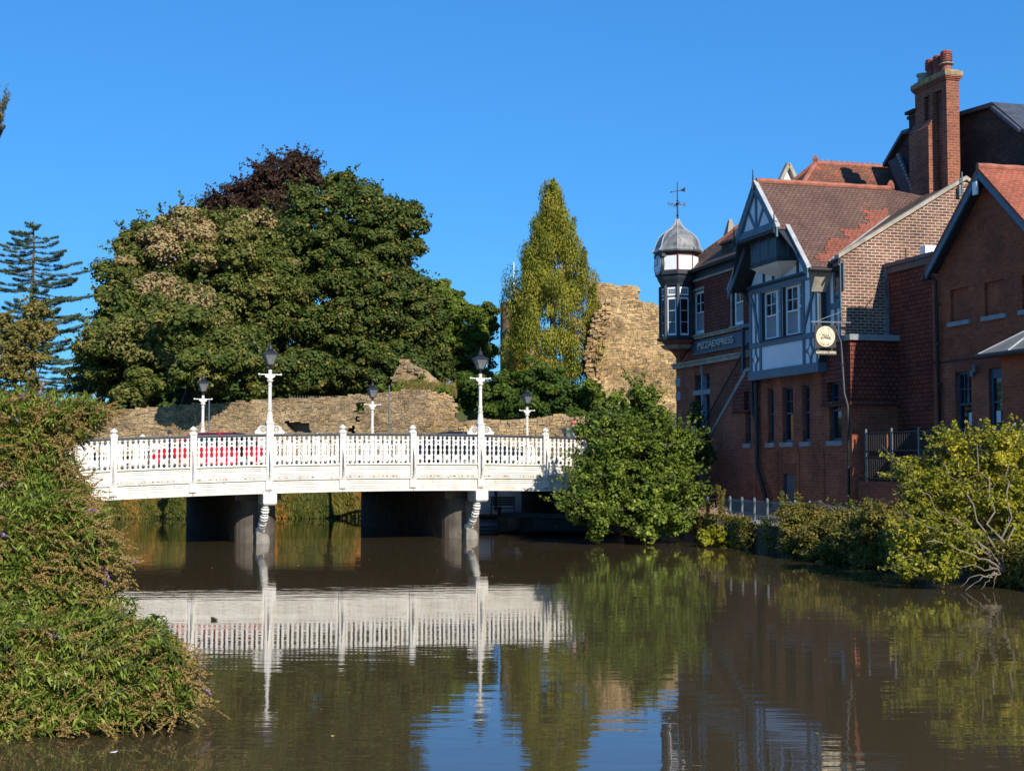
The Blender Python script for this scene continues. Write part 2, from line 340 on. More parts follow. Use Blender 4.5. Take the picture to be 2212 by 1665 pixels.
# ================================================================= setting
def poly_prism(name, pts, z0, z1, mat, kind='structure'):
    mb = MB(); mb.slab([(x, y, z1) for x, y in pts], (0, 0, z0-z1))
    o = mb.build(name, mat); tag(o, kind=kind); return o
gm = MB(); gm.add([(-3000, -300, -1.2), (3000, -300, -1.2), (3000, 5000, -1.2), (-3000, 5000, -1.2)], [(0, 1, 2, 3)]); tag(gm.build('ground', M['grass']), kind='structure')
wm = MB(); wm.add([(-60, -30, 0), (60, -30, 0), (60, 110, 0), (-60, 110, 0)], [(0, 1, 2, 3)]); tag(wm.build('water', M['water']), kind='structure')
def bw(k, d): p = B0+EB*(k*PAN)-NB*d; return (float(p[0]), float(p[1]))      # bridge station k, metres behind its near face
def rw(s, y): p = P0-D1*s+D2*y; return (float(p[0]), float(p[1]))
L0 = bw(-.35, 0); L1 = bw(-.35, 15)
poly_prism('left_bank', [(-9, -20), (-7.2, 13), (-6.6, 17.5), (-10.5, 30), L0, L1, (-34, 70), (-300, 70), (-300, -20)], -1.2, 1.3, M['soil'])
R0 = bw(7.9, 0); R1 = bw(7.9, 15)
poly_prism('quay_path', [rw(60, -3.15), rw(-2, -3.15), R0, rw(-8, .3), rw(-8, 90), rw(60, 90)], -1.2, .8, M['concrete'])
poly_prism('street', [R0, rw(-8.2, .1), rw(-8.2, 60), (60, 130), bw(9, 32), bw(9, 15.5), R1], -1.2, 2.75, M['asphalt'])
poly_prism('far_bank', [(-200, 62), (-34, 71.5), (-14, 72.6), (-1.8, 73.6), (-.6, 71.5), bw(7.9, 17), bw(9, 17), (60, 140), (400, 400), (-400, 400)], -1.2, 2.2, M['grass'])
poly_prism('castle_mound', [(-60, 96), (-20, 94.5), (-6, 93), (0, 97), (12, 99), (40, 104), (90, 300), (-160, 300)], 2.2, 6.5, M['grass'])
# ================================================================= bridge
br = thing('road_bridge', 'white cast iron road bridge with pierced parapet crossing the river on dark stone piers', 'bridge', (0, 0, 0), FBR)
XL, XR, WID = -2.2*PAN, 8*PAN, 14.9
def strip(mb, x0, x1, y0, y1, o0, o1, n=3, mi=0):           # band that follows the camber, o0/o1 below the handrail top
    for i in range(n):
        a = x0+(x1-x0)*i/n; b = x0+(x1-x0)*(i+1)/n; ta, tb = top(a), top(b)
        mb.hexa([(a, y0, ta-o1), (a, y1, ta-o1), (a, y1, ta-o0), (a, y0, ta-o0)], [(b, y0, tb-o1), (b, y1, tb-o1), (b, y1, tb-o0), (b, y0, tb-o0)], mi)
mb = MB(); strip(mb, XL, XR, .12, WID-.12, 1.22, 1.62, 20); mb.build('deck', M['asphalt'], br)
for y in (.6, 3, 5.4, 7.8, 10.2, 12.6, 14.2): mb = MB(); strip(mb, XL, XR, y-.12, y+.12, 1.625, 2.05, 20); mb.build('girder', M['darkwall'], br)
for y in (.3, WID-2.3): mb = MB(); strip(mb, XL, XR, y, y+2, 1.05, 1.218, 20); mb.build('pavement', M['concrete'], br)
rng = random.Random(5)
for yy, sgn, nm in ((0, 1, 'near'), (WID, -1, 'far')):
    for k in range(-2, 8):
        x0, x1 = k*PAN+.11, (k+1)*PAN-.11
        f = lambda d: yy+sgn*d                                # d = metres inward from the face
        mb = MB()
        strip(mb, x0-.1, x1+.1, f(0), f(.10), 1.16, 2.13)            # web plate
        strip(mb, x0-.1, x1+.1, f(-.07), f(.12), 1.10, 1.155)        # ledges
        strip(mb, x0-.1, x1+.1, f(-.045), f(0), 1.57, 1.60)
        strip(mb, x0-.1, x1+.1, f(-.075), f(0), 1.615, 1.665)
        strip(mb, x0-.1, x1+.1, f(-.05), f(0), 2.045, 2.075)
        strip(mb, x0-.1, x1+.1, f(-.10), f(.3), 2.085, 2.13)
        for a, b in ((1.22, 1.52), (1.73, 2.0)):                     # raised panel mouldings
            for o0, o1 in ((a, a+.018), (b-.018, b), (a+.075, a+.09), (b-.09, b-.075)): 
                ins = .1 if o0 in (a, b-.018) else .2
                strip(mb, x0+ins, x1-ins, f(-.028), f(0), o0, o1)
            strip(mb, x0+.1, x0+.118, f(-.028), f(0), a+.018, b-.018, 1); strip(mb, x1-.118, x1-.1, f(-.028), f(0), a+.018, b-.018, 1)
        fp_ = mb.build('fascia_panel', M['white'], br)
        if yy == 0:                                                   # flaking rust lines along the ledges
            mb = MB()
            for base in (1.565, 2.042):
                x = x0
                while x < x1-.12:
                    wv = rng.uniform(.03, .16); d = rng.choice([.012, .016, .02, .045, .08]) * rng.uniform(.6, 1.2); t = top(x)-base
                    if rng.random() < .85: mb.add([(x, f(-.0475), t+.006), (x+wv, f(-.0475), t+.006), (x+wv*.8, f(-.0475), t-d*.5), (x+wv*.45, f(-.0475), t-d), (x+wv*.1, f(-.0475), t-d*.3)], [(0, 1, 2, 3, 4)])
                    x += wv+rng.uniform(0, .05)
            mb.build('rust_patch', M['rust'], fp_)
        mb = MB(); strip(mb, x0-.1, x1+.1, f(-.06), f(.14), 0, .085); mb.build('handrail', M['rail'], br, bevel=.02)
        n = 7; pit = (x1-x0)/n
        pan = MB(); strip(pan, x0, x1, f(-.01), f(.05), .085, .105)
        pn = pan.build('balustrade_panel', M['white'], br) if yy == 0 else None
        cnt = range(n)
        for i in cnt:
            c = x0+pit*(i+.5); t = top(c); ya, yb = f(-.015), f(.045); mb = MB() if yy == 0 else pan
            Z = lambda o: t-o
            def bx(a, b, o0, o1, yA=ya, yB=yb): mb.box(c+a, c+b, yA, yB, Z(o1), Z(o0))
            for sx in (-1, 1):
                # turned side shafts: flared head, bumps and waist, flared foot
                prof = [(.10, .055), (.13, .05), (.165, .022), (.20, .05), (.235, .06), (.26, .04), (.40, .04), (.425, .06), (.45, .045), (.52, .030), (.585, .045), (.61, .062), (.635, .045), (.70, .030), (.77, .044), (.80, .062), (.83, .045), (.95, .042), (.975, .06), (1.0, .04), (1.04, .026), (1.075, .05), (1.10, .055)]
                cx = c+sx*.095
                pts = [(cx-r, Z(o)) for o, r in prof]+[(cx+r, Z(o)) for o, r in reversed(prof)]
                mb.prism(pts, ya, yb)
            # pierced head plate with a quatrefoil hole
            A, B = .045, .095
            for a0, a1, o0, o1 in ((-.10, -.045, .24, .42), (.045, .10, .24, .42), (-.045, .045, .24, .285), (-.045, .045, .375, .42),
                                   (-.045, -.018, .285, .312), (.018, .045, .285, .312), (-.045, -.018, .348, .375), (.018, .045, .348, .375)): bx(a0, a1, o0, o1, f(-.012), f(.04))
            bx(-.10, .10, .80, .97, f(-.012), f(.04)); bx(-.07, .07, .825, .945, f(-.024), f(-.0125))
            if yy == 0: mb.build('baluster', M['white'], pn)
        if yy != 0: pan.build('balustrade_panel', M['white'], br)
        # posts
    for k in range(-2, 9):
        x = k*PAN; t = top(x); f = lambda d: yy+sgn*d; lamp = k in (2, 5, 8)
        if yy == 0 and k == 8: lamp = False
        mb = MB(); wv = .11
        mb.box(x-wv, x+wv, f(-.10), f(.12), t-1.62, t+.02)
        mb.box(x-wv+.03, x+wv-.03, f(-.125), f(-.10), t-1.5, t-.12)
        mb.box(x-wv-.02, x+wv+.02, f(-.12), f(.13), t-2.0, t-1.68)
        mb.box(x-wv+.03, x+wv-.03, f(-.145), f(-.12), t-1.96, t-1.72)
        if not lamp:
            mb.lathe([(.155, t+.02), (.155, t+.05), (.12, t+.11), (.085, t+.125), (.085, t+.14), (.135, t+.18), (.14, t+.21), (.10, t+.26), (.045, t+.30), (.01, t+.325)], (x, f(.01), 0), 8, a0=math.pi/8)
        mb.build('post', M['white'], br)
        if yy == 0:
            mb = MB(); pr = [(.12, .155), (.14, .42), (.2, .62), (.31, .85), (.36, 1.05), (.34, 1.25), (.25, 1.45), (.15, 1.62), (.13, 1.70)]
            for (d0, o0), (d1_, o1) in zip(pr, pr[1:]):
                mb.hexa([(x-.03, f(-d0-.02), t-o0), (x+.03, f(-d0-.02), t-o0), (x+.03, f(-d0+.03), t-o0), (x-.03, f(-d0+.03), t-o0)],
                        [(x-.03, f(-d1_-.02), t-o1), (x+.03, f(-d1_-.02), t-o1), (x+.03, f(-d1_+.03), t-o1), (x-.03, f(-d1_+.03), t-o1)])
            mb.tube([(x, f(-.12), t-.12), (x, f(-.165), t-.12)], .045, 8)
            mb.build('strap', M['white'], br)
# piers
for k in (2, 5):
    x = k*PAN-.12; t = top(x)-1.62
    mb = MB(); n = 10; pts = []
    for j in range(n+1):
        a = math.pi*j/n; pts.append((x-.75*math.cos(a), 1.95-.75*math.sin(a)))
    pts += [(x+.75, WID-1.2), (x-.75, WID-1.2)]
    V = [(p[0], p[1], 1.55) for p in pts]; mb.slab(V, (0, 0, -2.6)); mb.box(x-.85, x+.85, 1.3, WID-.6, 1.551, t)
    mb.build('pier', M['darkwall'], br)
    mb = MB(); mb.lathe([(.27, -.6), (.27, .12), (.23, .28), (.14, .36), (.04, .38)], (x+.10, .95, 0), 14); mb.box(x-.17, x+.05, .75, 1.15, -.6, .42)
    mb.build('pier_footing', M['concrete'], br, bevel=.04)
    mb = MB(); T = top(x)-2.135; xb = k*PAN
    mb.box(xb-.25, xb+.25, -.22, .75, T-.36, T); mb.hexa([(xb-.25, -.22, T-.36), (xb+.25, -.22, T-.36), (xb+.25, .75, T-.36), (xb-.25, .75, T-.36)][::-1], [(xb-.2, -.14, T-.42), (xb+.2, -.14, T-.42), (xb+.2, .7, T-.42), (xb-.2, .7, T-.42)][::-1])
    mb.build('corbel_block', M['white'], br, bevel=.03)
    mb = MB()
    z0 = T-.42; zs = np.linspace(z0, .46, 12); ys = .02+.95*(np.linspace(0, 1, 12)**1.9)
    for i in range(11):
        r0 = .105 if i % 3 else .085
        mb.tube([(x, ys[i], zs[i]), (x, (ys[i]+ys[i+1])/2, (zs[i]+zs[i+1])/2), (x, ys[i+1], zs[i+1])], [.10, r0+.05, .10], 8)
    mb.box(x-.13, x+.13, .8, 1.1, .42, .56)
    mb.build('scroll_bracket', M['white'], br, smooth=False)
    V = [(x-.03, ys[i]+.04, zs[i]) for i in range(12)]+[(x-.03, 1.3, .5), (x-.03, 1.3, z0)]
    mb = MB(); mb.slab(V, (.06, 0, 0)); mb.build('bracket_web', M['stone'], br)
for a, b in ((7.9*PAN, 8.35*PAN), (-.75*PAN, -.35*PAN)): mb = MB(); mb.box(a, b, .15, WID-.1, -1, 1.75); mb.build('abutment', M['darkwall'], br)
# ---- lamps standing on the bridge
def lamp_parts(root, H0):       # H0: local height of handrail top, root at its base
    mb = MB(); q = math.pi/8
    mb.box(-.125, .125, -.12, .12, -1.2, H0-.02); mb.box(-.125, .125, -.125, .125, H0-.0201, H0+.37); mb.box(-.15, .15, -.15, .15, H0+.3701, H0+.41)
    mb.lathe([(.15, .41), (.13, .46), (.085, .82), (.115, .84), (.115, .865), (.075, .88), (.078, .95), (.085, 1.03), (.085, 1.06), (.065, 1.08), (.062, 1.72), (.085, 1.75), (.06, 1.78), (.065, 1.84), (.115, 1.90), (.115, 1.935), (.06, 1.97), (.06, 2.10), (.075, 2.16), (.055, 2.2), (.075, 2.27), (.05, 2.30)], (0, 0, H0), 8, a0=q)
    mb.build('column', M['white'], root)
    mb = MB(); mb.box(-.40, .40, -.022, .022, H0+2.115, H0+2.15); 
    for s in (-1, 1): mb.lathe([(.018, -.03), (.035, -.01), (.035, .03), (.018, .045)], (s*.40, 0, H0+2.13), 8); mb.prism([(s*.055, H0+1.98), (s*.17, H0+2.05), (s*.19, H0+2.114), (s*.055, H0+2.114)], -.015, .015)
    mb.build('ladder_bar', M['white'], root)
    mb = MB(); mb.lathe([(.05, 2.30), (.06, 2.33), (.045, 2.36), (.07, 2.44), (.10, 2.47)], (0, 0, H0), 8)
    r = math.sqrt(2); a0 = math.pi/4; zb, zt = H0+2.47, H0+2.85; rb, rt = .10, .235
    for j in range(4):
        a = a0+j*math.pi/2; mb.bar((rb*r*math.cos(a), rb*r*math.sin(a), zb), (rt*r*math.cos(a), rt*r*math.sin(a), zt), .022)
    mb.lathe([(rb*r, 2.465), (rb*r+.01, 2.49), (rb*r-.01, 2.50)], (0, 0, H0), 4, a0=a0)
    mb.lathe([(rt*r-.01, 2.84), (rt*r+.03, 2.85), (rt*r+.03, 2.88), (rt*r-.02, 2.90), (.17, 2.97), (.12, 3.0)], (0, 0, H0), 4, a0=a0)
    mb.lathe([(.12, 3.0), (.13, 3.02), (.09, 3.05), (.085, 3.12), (.055, 3.14), (.045, 3.17), (.02, 3.2), (.03, 3.23), (.012, 3.27), (.004, 3.33)], (0, 0, H0), 10)
    la = mb.build('lantern_frame', M['shade'], root)
    mb = MB(); mb.add([(x*(rb-.005), y*(rb-.005), zb+.03) for x, y in ((-1, -1), (1, -1), (1, 1), (-1, 1))]+[(x*(rt-.01), y*(rt-.01), zt) for x, y in ((-1, -1), (1, -1), (1, 1), (-1, 1))], [(0, 1, 5, 4), (1, 2, 6, 5), (2, 3, 7, 6), (3, 0, 4, 7)])
    mb.build('lantern_glass', M['lglass'], la)
    mb = MB(); mb.lathe([(.02, 2.5), (.045, 2.56), (.045, 2.68), (.02, 2.72)], (0, 0, H0), 8); mb.build('lamp_bulb', M['leadlight'], la)
    for s in (-1, 1):           # pierced scroll wings beside the plinth
        mb = MB(); cx, cz, R = .24, .17, .15; pts = []
        prof = [(.125, 0), (.67, 0), (.67, .035), (.60, .05), (.53, .09), (.47, .11), (.43, .18)]
        for j in range(9): a = math.radians(15+j*150/8); pts.append((cx+.02+(R+.03)*math.cos(a), cz+(R-.02)*math.sin(a)))
        out = [p for p in prof]+pts+[(.125, .26)]
        # ring of quads around a round hole
        ring = 24; inner = [(cx+.11*math.cos(2*math.pi*j/ring), .165+.11*math.sin(2*math.pi*j/ring)) for j in range(ring)]
        def hit(a):
            dx, dz = math.cos(a), math.sin(a); best = .2
            for (x0, z0), (x1, z1) in zip(out, out[1:]+out[:1]):
                den = dx*(z1-z0)-dz*(x1-x0)
                if abs(den) < 1e-9: continue
                tt = ((x0-cx)*(z1-z0)-(z0-.165)*(x1-x0))/den; uu = ((x0-cx)*dz-(z0-.165)*dx)/den
                if tt > 0 and -1e-6 <= uu <= 1+1e-6: best = tt; break
            return (cx+best*dx, .165+best*dz)
        outer = [hit(2*math.pi*j/ring) for j in range(ring)]
        for j in range(ring):
            k2 = (j+1) % ring; P = [inner[j], outer[j], outer[k2], inner[k2]]
            mb.prism([(s*p[0], H0+p[1]) for p in P], -.03, .03)
        for j in range(4):
            a = j*math.pi/4; mb.bar((s*(cx-.11*math.cos(a)), 0, H0+.165-.11*math.sin(a)), (s*(cx+.11*math.cos(a)), 0, H0+.165+.11*math.sin(a)), .02, .03, up=(0, 1, 0))
        mb.build('scroll_wing', M['white'], root)
lamp_lab = {(0, 2): 'tallest lamp post of the near parapet, left one, standing before the big trees', (0, 5): 'right lamp post of the near parapet, above the bench under the bridge',
            (1, 2): 'leftmost far parapet lamp post, seen behind the red car', (1, 5): 'middle far parapet lamp post in front of the cracked castle wall', (1, 8): 'rightmost far parapet lamp post in front of the dark hedge'}
first = None
for (side, k), lb in lamp_lab.items():
    x = k*PAN; y = .01 if side == 0 else WID-.01
    tz = top(x) if side == 0 else {2: 3.70, 5: 3.57, 8: 3.40}[k]
    if first is None:
        first = thing('street_lamp', lb, 'lamp post', (x, y, tz-.02), FBR, 'white lamp posts on the bridge parapets'); BASE[first.name] = Vector((0, 0, 0)); lamp_parts(first, .02)
    else:
        r = copy_tree(first); r['label'] = lb; r.matrix_world = FBR @ Matrix.Translation((x, y, tz-.02))
# ================================================================= riverside buildings (frame: x along the wall towards the camera, y inwards)
def wall(mb, s0, s1, z0, z1, y, holes=(), depth=.2, mi=0, rmi=None):
    """flat wall front at y with real openings (s0,s1,z0,z1) and their reveals"""
    xs = sorted({s0, s1}|{h[i] for h in holes for i in (0, 1)}); zs = sorted({z0, z1}|{h[i] for h in holes for i in (2, 3)})
    xs = [x for x in xs if s0 <= x <= s1]; zs = [z for z in zs if z0 <= z <= z1]
    for a, b in zip(xs, xs[1:]):
        for c, d in zip(zs, zs[1:]):
            m = ((a+b)/2, (c+d)/2)
            if any(h[0] < m[0] < h[1] and h[2] < m[1] < h[3] for h in holes): continue
            mb.add([(a, y, c), (b, y, c), (b, y, d), (a, y, d)], [(0, 1, 2, 3)], mi)
    for a, b, c, d in holes:
        Y = y+depth; r = mi if rmi is None else rmi
        mb.add([(a, y, c), (a, y, d), (a, Y, d), (a, Y, c)], [(0, 1, 2, 3)], r); mb.add([(b, y, c), (b, Y, c), (b, Y, d), (b, y, d)], [(0, 1, 2, 3)], r)
        mb.add([(a, y, c), (a, Y, c), (b, Y, c), (b, y, c)], [(0, 1, 2, 3)], r); mb.add([(a, y, d), (b, y, d), (b, Y, d), (a, Y, d)], [(0, 1, 2, 3)], r)
def sash(root, s0, s1, z0, z1, y, mat, cols=2, rows=2, split=.5, fr=.07, blind=False, name='window', lowcols=1):
    """sash window: outer frame, meeting rail, glazing bars on the upper sash; y = face of the frame"""
    mb = MB(); d = .07
    mb.box(s0, s0+fr, y, y+d, z0, z1); mb.box(s1-fr, s1, y, y+d, z0, z1); mb.box(s0+fr, s1-fr, y, y+d, z1-fr, z1); mb.box(s0+fr, s1-fr, y-.02, y+d, z0, z0+fr*1.3)
    zm = z0+(z1-z0)*split; mb.box(s0+fr, s1-fr, y-.012, y+d-.02, zm-.03, zm+.03)
    for c in range(1, cols): x = s0+fr+(s1-s0-2*fr)*c/cols; mb.box(x-.015, x+.015, y+.012, y+.04, zm+.03, z1-fr)
    for r in range(1, rows): z = zm+(z1-fr-zm)*r/rows; mb.box(s0+fr, s1-fr, y+.0125, y+.0395, z-.013, z+.013)
    for c in range(1, lowcols): x = s0+fr+(s1-s0-2*fr)*c/lowcols; mb.box(x-.015, x+.015, y+.03, y+.055, z0+fr, zm-.03)
    o = mb.build(name, mat, root)
    g = MB(); g.add([(s0+fr, y+.05, z0+fr), (s1-fr, y+.05, z0+fr), (s1-fr, y+.05, z1-fr), (s0+fr, y+.05, z1-fr)], [(0, 1, 2, 3)]); g.build('pane', M['glass'], o)
    if blind: g = MB(); g.add([(s0+fr+.02, y+.047, z0+fr), (s1-fr-.02, y+.047, z0+fr), (s1-fr-.02, y+.047, zm-.03), (s0+fr+.02, y+.047, zm-.03)], [(0, 1, 2, 3)]); g.build('blind', M['blind'], o)
    return o
# ---------------------------------------------------------------- half-timbered building
hb = thing('timber_framed_building', 'brick building with a blue and white half-timbered gable over tall narrow windows', 'building', (3, 0, .8), FRIV)
BW = M['brickA']
wins = [(-.84, -.35, 3.68, 5.76), (1.18, 1.70, 3.68, 5.78), (2.42, 3.30, 3.68, 5.76), (4.03, 4.60, 3.68, 5.74), (6.05, 6.92, 3.68, 5.74)]
door = (2.36, 3.38, .86, 2.50)
mb = MB()
wall(mb, -3.2, -1.98, .8, 5.05, 0, [], .2); wall(mb, -1.98, .30, .8, 5.0, 0, [wins[0][:3]+(5.0,)], .22)
wall(mb, .30, 5.62, .8, 6.2, 0, wins[1:4]+[door], .22); wall(mb, 5.62, 7.62, .8, 5.0, 0, [wins[4][:3]+(5.0,)], .22)
mb.add([(7.62, 0, .8), (7.62, 9, .8), (7.62, 9, 5.0), (7.62, 0, 5.0)], [(0, 1, 2, 3)])
mb.add([(-3.2, 0, .8), (-3.2, 0, 5.05), (-3.2, .9, 5.05), (-3.2, .9, .8)], [(0, 1, 2, 3)])
for s in (1.93, 3.67, 5.3): pass
mb.build('wall', BW, hb)
mb = MB(); mb.box(-3.2, 7.70, -.07, 0, .8, 1.45); mb.build('plinth', M['concrete'], hb)
mb = MB()
for z in (3.46, 6.02): pass
for x in (1.86, 3.62, -.05, 5.50): mb = MB(); mb.box(x, x+.16, -.035, 0, 1.45, 3.40); mb.build('pilaster', BW, hb)
mb = MB(); wall(mb, -1.98, .30, 5.0, 6.55, -.055, [wins[0][:2]+(5.0, wins[0][3])], .27); mb.prism([(-1.98, 4.94), (-1.98, 5.0), (.3, 5.0), (.3, 4.94)], -.1, 0)
mb.build('tile_hanging', M['scale'], hb)
mb = MB(); wall(mb, 5.62, 7.68, 5.0, 7.1, -.055, [wins[4][:2]+(5.0, wins[4][3])], .27)
mb.add([(7.68, -.055, 5.0), (7.68, 2.2, 5.0), (7.68, 2.2, 7.1), (7.68, -.055, 7.1)], [(0, 1, 2, 3)])
mb.hexa([(5.62, -.12, 4.88), (7.74, -.12, 4.88), (7.74, 2.2, 4.88), (5.62, 2.2, 4.88)], [(5.62, -.056, 5.06), (7.681, -.056, 5.06), (7.681, 2.2, 5.06), (5.62, 2.2, 5.06)])
mb.build('tile_hanging', M['scale'], hb)
mb = MB(); mb.box(5.95, 7.82, -.14, 2.0, 7.10, 7.30); mb.build('stone_ledge', M['greystone'], hb)
for (a, b, c, d) in wins:
    sash(hb, a, b, c, d, .13, M['blueframe'], cols=2 if b-a > .7 else 1, rows=2, split=.52, fr=.075)
    mb = MB(); mb.box(a-.10, b+.10, -.09, .12, c-.17, c); mb.build('window_sill', M['greystone'], hb)
    if a > 0: mb = MB(); mb.prism([(a-.02, d), (b+.02, d), (b+.12, d+.38), (a-.12, d+.38)], -.004, .0); mb.build('brick_lintel', M['brickplain'], hb)
mb = MB(); mb.box(door[0], door[1], .12, .17, door[2], door[3]); mb.box(door[0], door[0]+.07, .09, .12, door[2], door[3]); mb.box(door[1]-.07, door[1], .09, .12, door[2], door[3])
dr = mb.build('door', M['blueframe'], hb)
mb = MB(); mb.box(door[0]+.14, door[0]+.17, .05, .12, 1.6, 1.75); mb.build('handle', M['black'], dr)
mb = MB(); mb.prism([(2.30, 2.5), (3.44, 2.5), (3.56, 2.9), (2.18, 2.9)], -.004, 0); mb.build('brick_lintel', M['brickplain'], hb)
# the jettied bay: white render between blue-grey timbers
BL, BR_, BY = .35, 5.95, -.30
h1 = onY(Z2(370, 1185), BY), onY(Z2(547, 1620), BY); h2 = onY(Z2(556, 1135), BY), onY(Z2(741, 1590), BY)
zt_, zb_ = 9.46, 7.58
holes = [(h1[0][0], h1[1][0], zb_, zt_), (h2[0][0], h2[1][0], zb_, zt_)]
mb = MB(); wall(mb, BL, BR_, 6.2, 9.7, BY, holes, .24, 0, 1)
mb.add([(BR_, BY, 6.2), (BR_, .1, 6.2), (BR_, .1, 9.9), (BR_, BY, 9.9)], [(0, 1, 2, 3)], 1); mb.add([(BL, BY, 6.2), (BL, BY, 9.9), (BL, .1, 9.9), (BL, .1, 6.2)], [(0, 1, 2, 3)], 1)
mb.add([(BL, BY, 6.2), (BL, .1, 6.2), (BR_, .1, 6.2), (BR_, BY, 6.2)], [(0, 1, 2, 3)], 1)
mb.add([(BL, BY, 9.7), (BR_, BY, 9.7), (3.1, BY, 12.9)], [(0, 1, 2)])
mb.build('rendered_wall', [M['render'], M['darktimber']], hb)
for a, b, c, d in holes:          # paired sashes: a wide and a narrow light
    m_ = a+(b-a)*.66
    sash(hb, a+.03, m_, c, d, BY+.12, M['sash'], cols=2, rows=2, split=.5, fr=.085, blind=True, name='sash_window')
    sash(hb, m_+.02, b, c, d, BY+.12, M['sash'], cols=1, rows=2, split=.56, fr=.06, blind=True, name='sash_window')
def beam(*a, **k): pass
def hbeam(name, s0, s1, z0, z1, y0, y1, m='timber'): q = MB(); q.box(s0, s1, y0, y1, z0, z1); return q.build(name, M[m], hb, bevel=.01)
Y1 = BY-.045
hbeam('beam', BL-.02, BR_+.02, 9.48, 9.68, BY-.07, BY); hbeam('beam', BL-.05, BR_+.05, 9.681, 9.76, BY-.16, BY, 'darktimber'); hbeam('beam', BL-.05, BR_+.08, 9.761, 9.82, BY-.10, BY)
hbeam('beam', BL-.02, BR_+.02, 7.36, 7.559, BY-.06, BY); hbeam('beam', BL-.06, BR_+.06, 6.12, 6.46, BY-.10, .06)
hbeam('window_board', holes[0][0]-.05, holes[1][1]+.05, 7.56, 7.60, BY-.12, BY, 'darktimber')
for s in (BL, holes[0][0]-.18, (holes[0][1]+holes[1][0])/2-.07, holes[1][1]+.005, BR_-.16): hbeam('post', s, s+.17, 6.461, 7.359, Y1, BY) if not .5 < s-BL < 5 or s < 2 or s > 4.5 else None
for s in (BL, holes[0][0]-.18, holes[0][1]-.02, holes[1][1]+.005, BR_-.16): hbeam('post', s, s+(.17 if s != holes[0][1]-.02 else .12), 7.561, 9.479, Y1-.01, BY)
for s in ((BL+holes[0][0])/2-.06, (holes[1][1]+BR_)/2): hbeam('post', s, s+.11, 7.561, 9.479, Y1+.012, BY)
def brace(pts, wd=.13):
    q = MB()
    for (x0, z0), (x1, z1) in zip(pts, pts[1:]):
        d = math.hypot(x1-x0, z1-z0); nx, nz = (z1-z0)/d*wd/2, -(x1-x0)/d*wd/2
        q.prism([(x0-nx, z0-nz), (x0+nx, z0+nz), (x1+nx, z1+nz), (x1-nx, z1-nz)], Y1-.02, BY)
    q.build('curved_brace', M['timber'], hb)
L1_ = holes[0][0]-.1; R1_ = holes[1][1]+.1
brace([(BL+.1, 9.46), (BL+.45, 8.9), (L1_-.28, 8.25), (L1_-.1, 7.9), (L1_, 7.58)]); brace([(BR_-.1, 9.46), (BR_-.4, 8.9), (R1_+.32, 8.25), (R1_+.1, 7.9), (R1_, 7.58)])
for sa, sb in ((BL+.17, holes[0][0]-.18), (holes[1][1]+.175, BR_-.16)):      # four-pointed curved panels with a white lozenge
    cx, cz = (sa+sb)/2, 6.91; wx, wz = (sb-sa)/2, .45
    pts = []
    for q_ in range(4):
        a = q_*math.pi/2; p0 = (math.cos(a)*wx, math.sin(a)*wz); p1 = (math.cos(a+math.pi/2)*wx, math.sin(a+math.pi/2)*wz)
        for t in (0, .25, .5, .75):
            k_ = 1-.42*math.sin(math.pi*t); pts.append((cx+(p0[0]*(1-t)+p1[0]*t)*k_, cz+(p0[1]*(1-t)+p1[1]*t)*k_))
    q = MB(); q.prism(pts, Y1, BY); q.box(cx-.05, cx+.05, Y1+.001, BY, 6.461, 7.359); sp = q.build('lozenge_brace', M['timber'], hb)
    q = MB(); q.prism([(cx-.13, cz), (cx, cz-.2), (cx+.13, cz), (cx, cz+.2)], Y1-.004, Y1); q.build('lozenge_panel', M['render'], sp)
# studs in the upper gable, behind the oriel
for s in (1.55, 2.35, 4.35, 5.3): hbeam('stud', s, s+.14, 9.821, min(10.9, 9.7+1.08*min(s-BL, BR_-s)), Y1, BY, 'darktimber')
# oriel
q = MB(); ol = [(1.55, BY), (1.95, -1.0), (4.15, -1.0), (4.5, BY)]
def ring(z, k=1., dy=0): return [(3.03+(x-3.03)*k, BY+(y-BY)*k, z) for x, y in ol]
def loft(mb, A, B, mi=0):
    for i in range(3): mb.add([A[i], A[i+1], B[i+1], B[i]], [(0, 1, 2, 3)], mi)
loft(q, ring(10.33), ring(11.45)); q.add(ring(10.33), [(0, 1, 2, 3)]); q.slab(ring(10.28, 1.07), (0, 0, .05)); q.slab(ring(11.36, 1.05), (0, 0, .09))
orl = q.build('oriel_window', M['darktimber'], hb)
def panel_on(A, B, u0, u1, z0, z1, off, name, mat, par, th=.03):
    A = Vector((A[0], A[1], 0)); B = Vector((B[0], B[1], 0)); d = (B-A); nn = Vector((d.y, -d.x, 0)).normalized(); p = A+d*u0+nn*off; r = A+d*u1+nn*off
    q = MB(); q.slab([(p.x, p.y, z0), (r.x, r.y, z0), (r.x, r.y, z1), (p.x, p.y, z1)], tuple(-nn*th)); return q.build(name, mat, par)
for i, divs in ((0, 2), (1, 3), (2, 2)):
    for j in range(divs):
        panel_on(ol[i], ol[i+1], (j+.12)/divs, (j+.88)/divs, 10.48, 11.28, .008, 'pane', M['shadedglass'], orl, .03)
        for u in (.04, .9): panel_on(ol[i], ol[i+1], (j+u)/divs, (j+u+.06)/divs, 10.42, 11.34, .022, 'mullion', M['timber'], orl, .03)
q = MB(); prev = ring(10.279, 1.0)
for k_, z in ((.84, 10.16), (.62, 10.06), (.40, 9.97), (.2, 9.9), (.04, 9.83)):
    cur = [(3.03+(x-3.03)*max(k_, .0), BY+(y-BY)*k_**1.3, z) for x, y in ol]; loft(q, cur, prev); prev = cur
q.build('cove', M['render'], hb)
